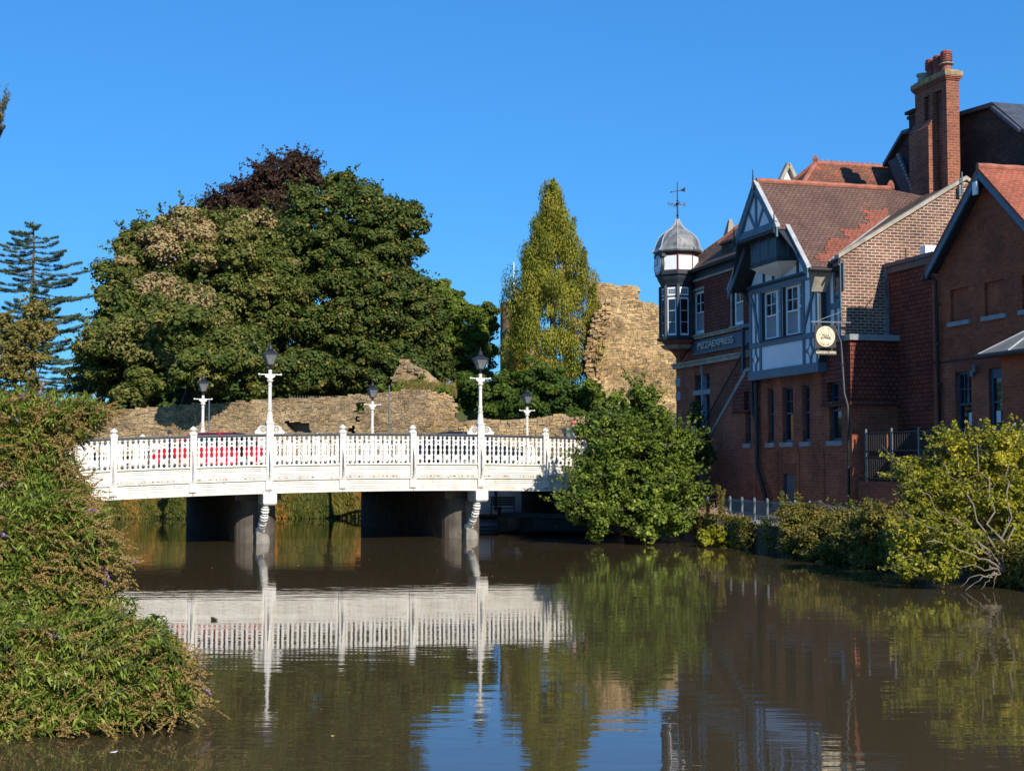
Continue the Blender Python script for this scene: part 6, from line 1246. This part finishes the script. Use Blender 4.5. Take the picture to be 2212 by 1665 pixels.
r = np.random.default_rng(98); k = 30000; t = r.random(k); l0, l1 = np.array(L0), np.array(L1); P = np.zeros((k, 3)); P[:, :2] = l0+(l1-l0)*t[:, None]; P[:, 0] += .1+r.random(k)*.5; P[:, 2] = r.random(k)*1.7; c_ = leaf_mesh('ivy', P, np.tile([1., -.5, .25], (k, 1)), .13, .09, r.random(k)*.7, M['leafdark'], seed=10); tag(c_, kind='stuff', label='dark ivy on the left river bank under the bridge')
# ---- buddleia bushes on the left bank
def buddleia(label, seed, outline, Zf, n, base, leafL=.14, spikes=.75, purple=.05, deep=1.2):
    """arching shoots with long leaves, ending in spent brown flower spikes"""
    r = np.random.default_rng(seed); t = thing('buddleia_bush', label, 'shrub', base); xs = [p[0] for p in outline]; ys = [p[1] for p in outline]
    P = []; N = []; A = []; T = []; SP = []; SN = []; SA = []; PP = []; mb = MB(); bb = Vector(base); c = 0; LW = []
    while c < n:
        x, y = r.uniform(min(xs), max(xs)), r.uniform(min(ys), max(ys))
        if not in_poly(x, y, outline): continue
        c += 1; Z = Zf(x, y)+r.random()**1.3*deep; tip = at(x, y, Z); L = r.uniform(.35, .8)*leafL/.14
        d = np.array([r.normal(.75, .35), r.normal(-.3, .4), r.normal(.12, .3)]); d /= np.linalg.norm(d); s0 = tip-d*L+np.array([0, 0, -.10*L])
        ts = np.linspace(0, 1, 9); path = s0+(tip-s0)*ts[:, None]+np.array([0, 0, 1])*(.22*L*np.sin(math.pi*ts))[:, None]
        if c % 3 == 0: mb.tube([tuple(p) for p in path[::2]], [.006, .005, .004, .003, .002], 4, cap=False)
        k = 44; s = r.random(k)*.9; idx = s*8; i0 = idx.astype(int); p = path[i0]+(path[i0+1]-path[i0])*(idx-i0)[:, None]; tang = (tip-s0)/L; u = unit(r, k); u -= tang*(u@tang)[:, None]; u /= np.linalg.norm(u, axis=1)[:, None]
        ax = tang*.55+u*.9+np.array([0, 0, -.12]); ax /= np.linalg.norm(ax, axis=1)[:, None]; ll = leafL*(1.1-.5*s)
        P.append(p+ax*ll[:, None]*.5); A.append(ax); N.append(np.cross(ax, np.cross(np.array([0, 0, 1.]), ax))+1e-3); T.append(.15+.55*r.random(k)+r.choice([0, 0, .3])*r.random(k)); LW.append(ll)
        if r.random() < spikes:
            ns = r.integers(1, 4)
            for q_ in range(ns):
                off = d+r.normal(0, .3, 3); off /= np.linalg.norm(off); off[2] -= .1; l = r.uniform(.20, .42)*leafL/.14; kk = 80; sz_ = r.random(kk); rad = .026*(1.1-sz_)*(.6+.4*np.sin(sz_*40)**2)*leafL/.14; st = tip-d*.03*q_
                p = st+off*(sz_*l)[:, None]-np.array([0, 0, 1])*(.10*l*sz_**2)[:, None]+unit(r, kk)*rad[:, None]
                (PP if r.random() < purple else SP).append(p)
    P = np.concatenate(P); leaf_mesh('leaves', P, np.concatenate(N), np.concatenate(LW), np.concatenate(LW)*.2, np.concatenate(T), M['leafbud'], t, axis=np.concatenate(A), jit=.35, seed=seed)
    if SP: SP = np.concatenate(SP); leaf_mesh('spent_flower_spikes', SP, unit(r, len(SP)), .022*leafL/.14, .016*leafL/.14, r.random(len(SP)), M['spike'], t, seed=seed)
    if PP: PP = np.concatenate(PP); leaf_mesh('purple_flowers', PP, unit(r, len(PP)), .026*leafL/.14, .02*leafL/.14, r.random(len(PP)), M['purple'], t, seed=seed)
    # woody stems from the root and dense inner leaves
    for i in range(26): x, y = outline[r.integers(len(outline))]; x = min(x, 150); e_ = at(max(x-90, min(xs)), min(y+40, max(ys)-40), Zf(x, y)+deep*1.2); limb(mb, tuple(bb+Vector((r.normal(0, .3), r.normal(0, .3), -.4))), tuple(e_), .022, .006, sag=.05, n=6, r=r)
    mb.build('stems', M['bark'], t)
    k = n*26; Q_ = []; 
    while len(Q_) < k:
        x, y = r.uniform(min(xs), max(xs)), r.uniform(min(ys), max(ys))
        if in_poly(x+26, y, outline) and in_poly(x, y-22, outline): Q_.append(at(x, y, Zf(x, y)+deep*r.uniform(.7, 1.8)))
    Q_ = np.array(Q_); leaf_mesh('inner_leaves', Q_, unit(r, len(Q_)), leafL*1.2, leafL*.34, r.random(len(Q_))*.55, M['leafbud'], t, seed=seed+2)
    return t
buddleia('nearest buddleia mound of arching sprays touching the water at bottom left', 101, [(-60, 1360), (60, 1330), (200, 1345), (250, 1330), (300, 1350), (345, 1362), (385, 1385), (415, 1425), (432, 1480), (436, 1530), (400, 1545), (330, 1552), (260, 1575), (120, 1590), (-60, 1600)], lambda x, y: 15.6-.9*(y-1330)/270, 950, (-6.6, 17, .8), .135, .75, .014, 1.0)
buddleia('middle buddleia bush of brown spikes and green leaves between mound and parapet', 102, [(-60, 1130), (60, 1100), (150, 1080), (200, 1100), (235, 1140), (258, 1175), (262, 1230), (250, 1290), (255, 1345), (200, 1385), (-60, 1400)], lambda x, y: 17.2-.6*(y-1100)/300, 800, (-7.6, 19, .9), .145, .85, .018, 1.0)
buddleia('upper buddleia bush covering the left end of the parapet', 103, [(-60, 870), (20, 858), (100, 862), (170, 868), (225, 880), (255, 892), (215, 915), (165, 950), (140, 985), (165, 1020), (190, 1060), (205, 1110), (160, 1150), (-60, 1170)], lambda x, y: 20.5-.8*(y-860)/300, 760, (-9.2, 22, 1.0), .16, .85, .02, 1.1)
# ================================================================= vehicles, people, boats, small things
def car(name, label, paint, x, y, z, L=4.3, H=1.48, W_=1.75, flip_=1, kind='hatch'):
    c = thing(name, label, 'car', (x, y, z), FBR); BASE[c.name] = Vector((0, 0, 0))
    X = lambda a: flip_*(a-.5)*L
    lower = [(0, .38), (.0, .62), (.02, .78), (.20, .90), (.30, .95), (.88, .97), (.985, .88), (1.0, .60), (1.0, .36), (.9, .28), (.1, .28)]
    q = MB()
    def ringsec(pts, yv, k): return [(X(a), yv, b) for a, b in pts]
    secs = [(-W_/2+.02, .97), (-W_/2, 1), (-W_/2+.0, 1)]
    ys = [(-W_/2+.10, .93), (-W_/2, .985), (-W_/2+.0001, 1.0), (W_/2-.0001, 1.0), (W_/2, .985), (W_/2-.10, .93)]
    n = len(lower); V = []; cxm, czm = .5, .6
    for yv, k in [(-W_/2+.03, .96), (-W_/2+.0, .99), (-W_/2+.12, 1.0), (W_/2-.12, 1.0), (W_/2, .99), (W_/2-.03, .96)]:
        V += [(X(cxm+(a-cxm)*k), yv, czm+(b-czm)*k) for a, b in lower]
    F_ = [(i*n+j, i*n+(j+1) % n, (i+1)*n+(j+1) % n, (i+1)*n+j) for i in range(5) for j in range(n)]+[tuple(range(n-1, -1, -1)), tuple(range(5*n, 6*n))]
    q.add(V, F_); body = q.build('body', paint, c, smooth=False, bevel=.03)
    cabin = [(.22, .93), (.37, H-.06), (.45, H-.01), (.72, H), (.86, H-.10), (.955, .95)]
    q = MB(); w0, w1 = W_/2-.06, W_/2-.24
    V = []
    for sg in (-1, 1):
        for a, b in cabin: t = (b-.93)/(H-.93); V.append((X(a), sg*(w0+(w1-w0)*t), b))
    m = len(cabin); q.add(V, [tuple(range(m)), tuple(range(2*m-1, m-1, -1))]+[(i, i+m, (i+1) % m+m, (i+1) % m) for i in range(m)]); q.build('windows', M['glass'], c)
    q = MB()
    for i in (1, 2, 3):
        a, b = cabin[i], cabin[i+1]
        q.slab([(X(a[0]), -w1-.01, a[1]+.012), (X(b[0]), -w1-.01, b[1]+.012), (X(b[0]), w1+.01, b[1]+.012), (X(a[0]), w1+.01, a[1]+.012)], (0, 0, -.03)) if i < 4 else None
    for sg in (-1, 1):
        for (a0, b0), (a1, b1) in (((.22, .95), (.37, H-.05)), ((.60, .95), (.59, H)), ((.955, .95), (.86, H-.1))):
            q.bar((X(a0), sg*(w0+.005), b0), (X(a1), sg*(w1+.012), b1), .07, .03)
    q.build('roof', paint, c)
    for a in (.17, .80):
        for sg in (-1, 1):
            q = MB(); xx = X(a); q.tube([(xx, sg*(W_/2-.2), .31), (xx, sg*(W_/2+.012), .31)], .31, 16); wh = q.build('wheel', M['tyre'], c)
            q = MB(); q.tube([(xx, sg*(W_/2+.005), .31), (xx, sg*(W_/2+.022), .31)], .20, 10); q.build('rim', M['alloy'], wh)
    for sg in (-1, 1):
        q = MB(); q.box(X(.005), X(.055), sg*(W_/2-.02), sg*(W_/2-.38), .66, .78); q.build('headlight', M['leadlight'], c)
        q = MB(); q.box(X(.96), X(1.004), sg*(W_/2-.02), sg*(W_/2-.3), .70, .86); q.build('tail_light', M['pot'], c)
        q = MB(); q.box(X(.31), X(.345), sg*(W_/2-.02), sg*(W_/2+.16), .93, 1.06); q.build('wing_mirror', paint, c)
    return c
def brx(x, Zapprox, y):      # bridge station of an image column at lane distance y
    lo, hi = -6., 30.
    for _ in range(50):
        m_ = (lo+hi)/2; p = B0+EB*m_-NB*y; xx = 1106+F_PX*p[0]/p[1]
        if xx < x: lo = m_
        else: hi = m_
    return m_
xr = brx(445, 55, 5.2); car('red_car', 'bright red hatchback crossing the bridge behind the parapet', M['red'], xr, 5.2, top(xr)-1.33, 4.5, 1.50)
xd = brx(1010, 58, 5.2); car('dark_car', 'dark blue saloon on the bridge behind the right near lamp post', M['navy'], xd, 5.2, top(xd)-1.28, 4.5, 1.50, flip_=-1)
# ---- people: one skinned body each
def person(label, pos, frame, pose, cloth, leg, headm, rz=0, H=1.7, hat=None, name='person'):
    p = thing(name, label, 'person', pos, frame, rz=rz); BASE[p.name] = Vector((0, 0, 0)); k = H/1.75
    J = pose; names = list(J); E_l = [('pelvis', 'spine'), ('spine', 'chest'), ('chest', 'neck'), ('neck', 'head'), ('head', 'crown'), ('chest', 'shl'), ('shl', 'ell'), ('ell', 'hal'), ('chest', 'shr'), ('shr', 'elr'), ('elr', 'har'), ('pelvis', 'hil'), ('hil', 'knl'), ('knl', 'anl'), ('anl', 'tol'), ('pelvis', 'hir'), ('hir', 'knr'), ('knr', 'anr'), ('anr', 'tor')]
    R = dict(pelvis=.15, spine=.14, chest=.165, neck=.055, head=.095, crown=.085, shl=.07, ell=.05, hal=.035, shr=.07, elr=.05, har=.035, hil=.10, knl=.065, anl=.045, tol=.04, hir=.10, knr=.065, anr=.045, tor=.04)
    me = bpy.data.meshes.new('body'); me.from_pydata([tuple(c*k for c in J[n]) for n in names], [(names.index(a), names.index(b)) for a, b in E_l], []); me.update()
    for m_ in (cloth, leg, headm): me.materials.append(m_)
    o = bpy.data.objects.new('body', me); sc.collection.objects.link(o); sm = o.modifiers.new('skin', 'SKIN'); o.modifiers.new('sub', 'SUBSURF').render_levels = 1
    o.modifiers['sub'].levels = 1
    for i, n in enumerate(names): v = me.skin_vertices[0].data[i]; v.radius = (R[n]*k, R[n]*k*(.75 if n in ('chest', 'spine', 'pelvis') else 1)); v.use_root = (n == 'pelvis')
    dg = bpy.context.evaluated_depsgraph_get(); m2 = bpy.data.meshes.new_from_object(o.evaluated_get(dg)); bpy.data.objects.remove(o); m2.name = 'body'
    m2.materials.clear()
    for m_ in (cloth, leg, headm): m2.materials.append(m_)
    hz = J['pelvis'][2]*k; nz = J['neck'][2]*k; hd = np.array(J['head'])*k; hl = np.array(J['hal'])*k; hr_ = np.array(J['har'])*k
    for f_ in m2.polygons:
        c = np.array(f_.center); f_.use_smooth = True
        f_.material_index = 2 if (np.linalg.norm(c-hd) < .17*k or min(np.linalg.norm(c-hl), np.linalg.norm(c-hr_)) < .07) else (1 if c[2] < hz-.02 else 0)
    b = bpy.data.objects.new('body', m2); sc.collection.objects.link(b); b.parent = p
    q = MB(); h = Vector(J['head'])*k
    q.lathe([(.112*k, .0), (.118*k, .05), (.10*k, .10), (.06*k, .135), (.01, .15)], (h.x, h.y, h.z), 12); q.build('cap' if hat else 'hair', hat or M['trouser'], p, smooth=True)
    q = MB(); q.tube([(h.x, h.y-.09*k, h.z-.01), (h.x, h.y-.125*k, h.z-.03)], [.018*k, .012*k], 6); q.build('nose', headm, p)
    return p
walk = dict(pelvis=(0, 0, .95), spine=(0, -.02, 1.12), chest=(0, -.05, 1.36), neck=(0, -.08, 1.50), head=(0, -.11, 1.62), crown=(0, -.11, 1.70), shl=(-.19, -.05, 1.42), ell=(-.23, .02, 1.14), hal=(-.20, -.16, .95), shr=(.19, -.05, 1.42), elr=(.23, -.10, 1.14), har=(.19, -.3, 1.02), hil=(-.09, 0, .90), knl=(-.10, -.15, .50), anl=(-.10, -.10, .09), tol=(-.10, -.24, .04), hir=(.09, 0, .90), knr=(.10, .02, .50), anr=(.10, .25, .12), tor=(.10, .14, .04))
xp = brx(1234, 56, 1.3)
pp2 = person('person in a grey jacket and pink cap walking behind the right end of the parapet', (xp, 1.3, top(xp)-1.05), FBR, walk, M['greycloth'], M['trouser'], M['skin'], rz=math.pi/2, H=1.74, hat=M['pinkcloth'])
q = MB(); q.box(-.15, .15, .10, .28, 1.05, 1.45); bp_ = thing('backpack', 'grey backpack on the back of the walker on the bridge', 'bag', (xp, 1.3, top(xp)-1.05), FBR, rz=math.pi/2); BASE[bp_.name] = Vector((0, 0, 0)); q.build('pack', M['greyiron'], bp_, bevel=.05)
xq = brx(372, 52, 1.4); person('person in dark blue passing in front of the red car, seen through the balusters', (xq, 1.5, top(xq)-1.05), FBR, walk, plain('blue_cloth', (.03, .06, .16), .9, .1, 6), M['trouser'], M['skin'], rz=-math.pi/2, H=1.24)
sp_ = brx(1219, 56, 3.2); sg2 = thing('small_sign', 'small dark square sign on a thin post beside the walker', 'sign', (sp_, 3.2, top(sp_)-1.2), FBR); BASE[sg2.name] = Vector((0, 0, 0))
q = MB(); q.tube([(0, 0, 0), (0, 0, 1.5)], .03, 6); q.build('post', M['black'], sg2); q = MB(); q.box(-.085, .085, -.03, .03, 1.45, 1.62); q.build('plate', M['black'], sg2)
# ---- landing stage with bench and boats under the right span
WB = at(1085, 1095, 66.5); 
q = MB(); a = at(1020, 1100, 66.5); b = at(1118, 1100, 66.5); q.box(a[0]-1.6, b[0]+.9, 69.4, 69.8, -.5, 3.6); wbw = tag(q.build('boathouse_wall', M['render']), 'pale painted wall behind the bench under the right span', 'wall')
q = MB(); q.box(at(1068, 1100, 69.4)[0], at(1074, 1100, 69.4)[0], 69.3, 69.399, .5, 3.6); q.build('post', M['blueframe'], wbw)
st2 = thing('landing_stage', 'low pale-edged wooden landing stage under the right span', 'jetty', tuple(at(1050, 1140, 60)))
x0 = at(1010, 1125, 60)[0]; x1 = at(1122, 1125, 60)[0]; q = MB(); q.box(x0, x1, 60.2, 69.2, .30, .42); q.build('boards', M['concrete'], st2)
q = MB(); q.box(x0, x1, 60.05, 60.2, .30, .44); q.box(x0, x1-.1, 58.9, 59.0, .02, .13); q.build('edge_board', M['bluewood'], st2); q = MB(); q.box(x0, x1, 59.0, 60.05, .02, .10); q.build('step', M['darktimber'], st2)
q = MB(); p_ = at(1079, 1118, 60.6); q.lathe([(.07, 0), (.07, .42), (.1, .44), (.1, .52), (.05, .55)], (p_[0], 60.6, .42), 10); tag(q.build('mooring_post', M['blueframe']), 'short blue mooring post on the landing stage', 'bollard')
bx0 = at(1060, 1100, 62.3)[0]; bx1 = at(1112, 1100, 62.3)[0]; bn = thing('park_bench', 'dark slatted bench with scrolled iron arms under the right span', 'bench', ((bx0+bx1)/2, 62.5, .42))
q = MB()
for i in range(4): q.box(bx0+.05, bx1-.05, 62.3+i*.11, 62.39+i*.11, .84, .87)
q.build('seat', M['blueframe'], bn); q = MB()
for i in range(4): q.box(bx0+.05, bx1-.05, 62.74+i*.015, 62.77+i*.015, .96+i*.105, 1.04+i*.105)
q.build('backrest', M['blueframe'], bn)
for x in (bx0, bx1-.04):
    q = MB(); xx = x+.02; q.tube([(xx, 62.28, .42), (xx, 62.33, .62), (xx, 62.26, .84), (xx, 62.2, 1.0), (xx, 62.27, 1.08), (xx, 62.34, 1.03), (xx, 62.3, .98)], .022, 6); q.tube([(xx, 62.27, 1.06), (xx, 62.5, 1.02), (xx, 62.76, 1.08)], .02, 6); q.tube([(xx, 62.84, .42), (xx, 62.72, .8), (xx, 62.8, 1.38)], .022, 6); q.tube([(xx, 62.27, .84), (xx, 62.75, .84)], .02, 6); q.build('arm_frame', M['black'], bn)
def boat(name, label, x, y, L, W_, H, rz, mat, z=0.):
    t = thing(name, label, 'boat', (x, y, z), IDM, rz=rz); q = MB(); V = []; n = 9; m = 7; D = .04
    for k_, (sc_, off) in enumerate(((1, 0), (.93, .05))):
        for i in range(n):
            s = i/(n-1); w_ = W_/2*(math.sin(math.pi*min(1, .12+s*.62)))**.7*(1 if s > 0 else .08)*sc_; sh = H*(1+.25*(1-s)**2)
            for j in range(m): a = -math.pi/2+math.pi*j/(m-1); V.append((s*L*sc_+off, math.sin(a)*w_, sh-(sh-.02-off)*max(0, math.cos(a))**.45))
    F_ = []
    for b in (0, n*m):
        for i in range(n-1):
            for j in range(m-1): f_ = (b+i*m+j, b+(i+1)*m+j, b+(i+1)*m+j+1, b+i*m+j+1); F_.append(f_ if b else f_[::-1])
    for i in range(n-1): F_ += [(i*m, (i+1)*m, n*m+(i+1)*m, n*m+i*m), (i*m+m-1, (i+1)*m+m-1, n*m+(i+1)*m+m-1, n*m+i*m+m-1)]
    F_.append(tuple((n-1)*m+j for j in range(m))); q.add(V, F_); q.build('hull', mat, t)
    q = MB()
    for s in (.35, .65): q.box(s*L-.1, s*L+.1, -W_*.42, W_*.42, H*.62, H*.68)
    q.build('thwart', M['boatwood'], t); return t
p = at(1075, 1150, 57.3); boat('rowing_boat', 'small clinker rowing boat with its bow at the landing stage', p[0], p[1], 3.0, 1.25, .55, .15, M['boatwood'])
p = at(1122, 1153, 55.9); boat('rowing_boat', 'longer beamy wooden boat moored nearest under the right span', p[0], p[1], 4.2, 1.5, .55, .05, M['darktimber'])
p = at(1086, 1125, 60.0); boat('canoe', 'slim pale blue canoe lying across behind the rowing boats', p[0], p[1], 3.4, .8, .3, .1, M['bluewood'], .38)
# floating bits
r = np.random.default_rng(5); p = at(465, 1338, 25.6); q = MB(); p = C0+ray(465, 1338)*(-C0[2]/ray(465, 1338)[2]); q.tube([(p[0]-.04, p[1]+.12, .02), (p[0]-.06, p[1], .03), (p[0]+.06, p[1]-.14, .02)], [.015, .03, .02], 6); tag(q.build('floating_stick', M['bark']), 'small bent dark stick floating in the bridge reflection', 'stick')
p = C0+ray(245, 1626)*(-C0[2]/ray(245, 1626)[2]); q = MB(); q.add([(p[0]-.035, p[1]-.02, .008), (p[0]+.03, p[1]-.03, .012), (p[0]+.04, p[1]+.03, .02), (p[0]-.02, p[1]+.035, .01)], [(0, 1, 2, 3)]); tag(q.build('litter', M['panelwhite']), 'scrap of white litter floating at bottom left', 'litter')
fl = np.random.default_rng(77); k = 90; x = fl.uniform(-9, 9, k); y = fl.uniform(14, 46, k); okk = (np.abs(x) < y*.36); P = np.stack([x, y, np.full(k, .012)], 1)[okk]
lf = leaf_mesh('floating_leaves', P, np.tile([0, 0, 1.], (len(P), 1)), .07, .04, fl.random(len(P)), M['leafyellow'], jit=.08, seed=78); tag(lf, kind='stuff', label='scattered fallen leaves floating on the river')
# eave of a building beyond the left edge with weeds in its gutter
ev = thing('roof_eave', 'black corner of a roof eave with gutter end poking in at the left edge', 'eave', tuple(at(-40, 290, 20)))
q = MB(); A = [at(x, y, 20) for x, y in ((-260, 150), (3, 263), (8, 280), (0, 300), (-260, 300))]; q.slab(A, (-.6, 1.2, .0)); q.build('fascia', M['black'], ev)
q = MB(); q.tube([at(-260, 200, 19.9), at(10, 275, 19.9)], .035, 8); q.build('gutter', M['rail'], ev)
wl = MB(); b = at(-270, 300, 20); wl.box(b[0]-2.5, b[0]-.2, 20.3, 24, -1, b[2]+1.2); tag(wl.build('brick_building', M['brickA']), 'brick building standing just beyond the left edge', 'building')
r = np.random.default_rng(12); gp = thing('gutter_plant', 'spiky green and brown weed growing from the gutter at the left edge', 'plant', tuple(at(-5, 262, 20))); mb = MB(); P = []; T = []
for i in range(26):
    b = at(r.uniform(-28, 8), r.uniform(255, 270), 19.9+r.random()*.3); e_ = at(r.uniform(-30, 26), r.uniform(180, 255), 19.8+r.random()*.4); limb(mb, tuple(b), tuple(e_), .004, .001, n=3); k = 70; s = r.random(k); P.append(b+(e_-b)*s[:, None]+unit(r, k)*.022); T.append(np.full(k, r.random()))
P = np.concatenate(P); leaf_mesh('leaves', P, unit(r, len(P)), .05, .012, np.concatenate(T), M['leafbrown'], gp, seed=3); mb.build('stem', M['drygrass'], gp)
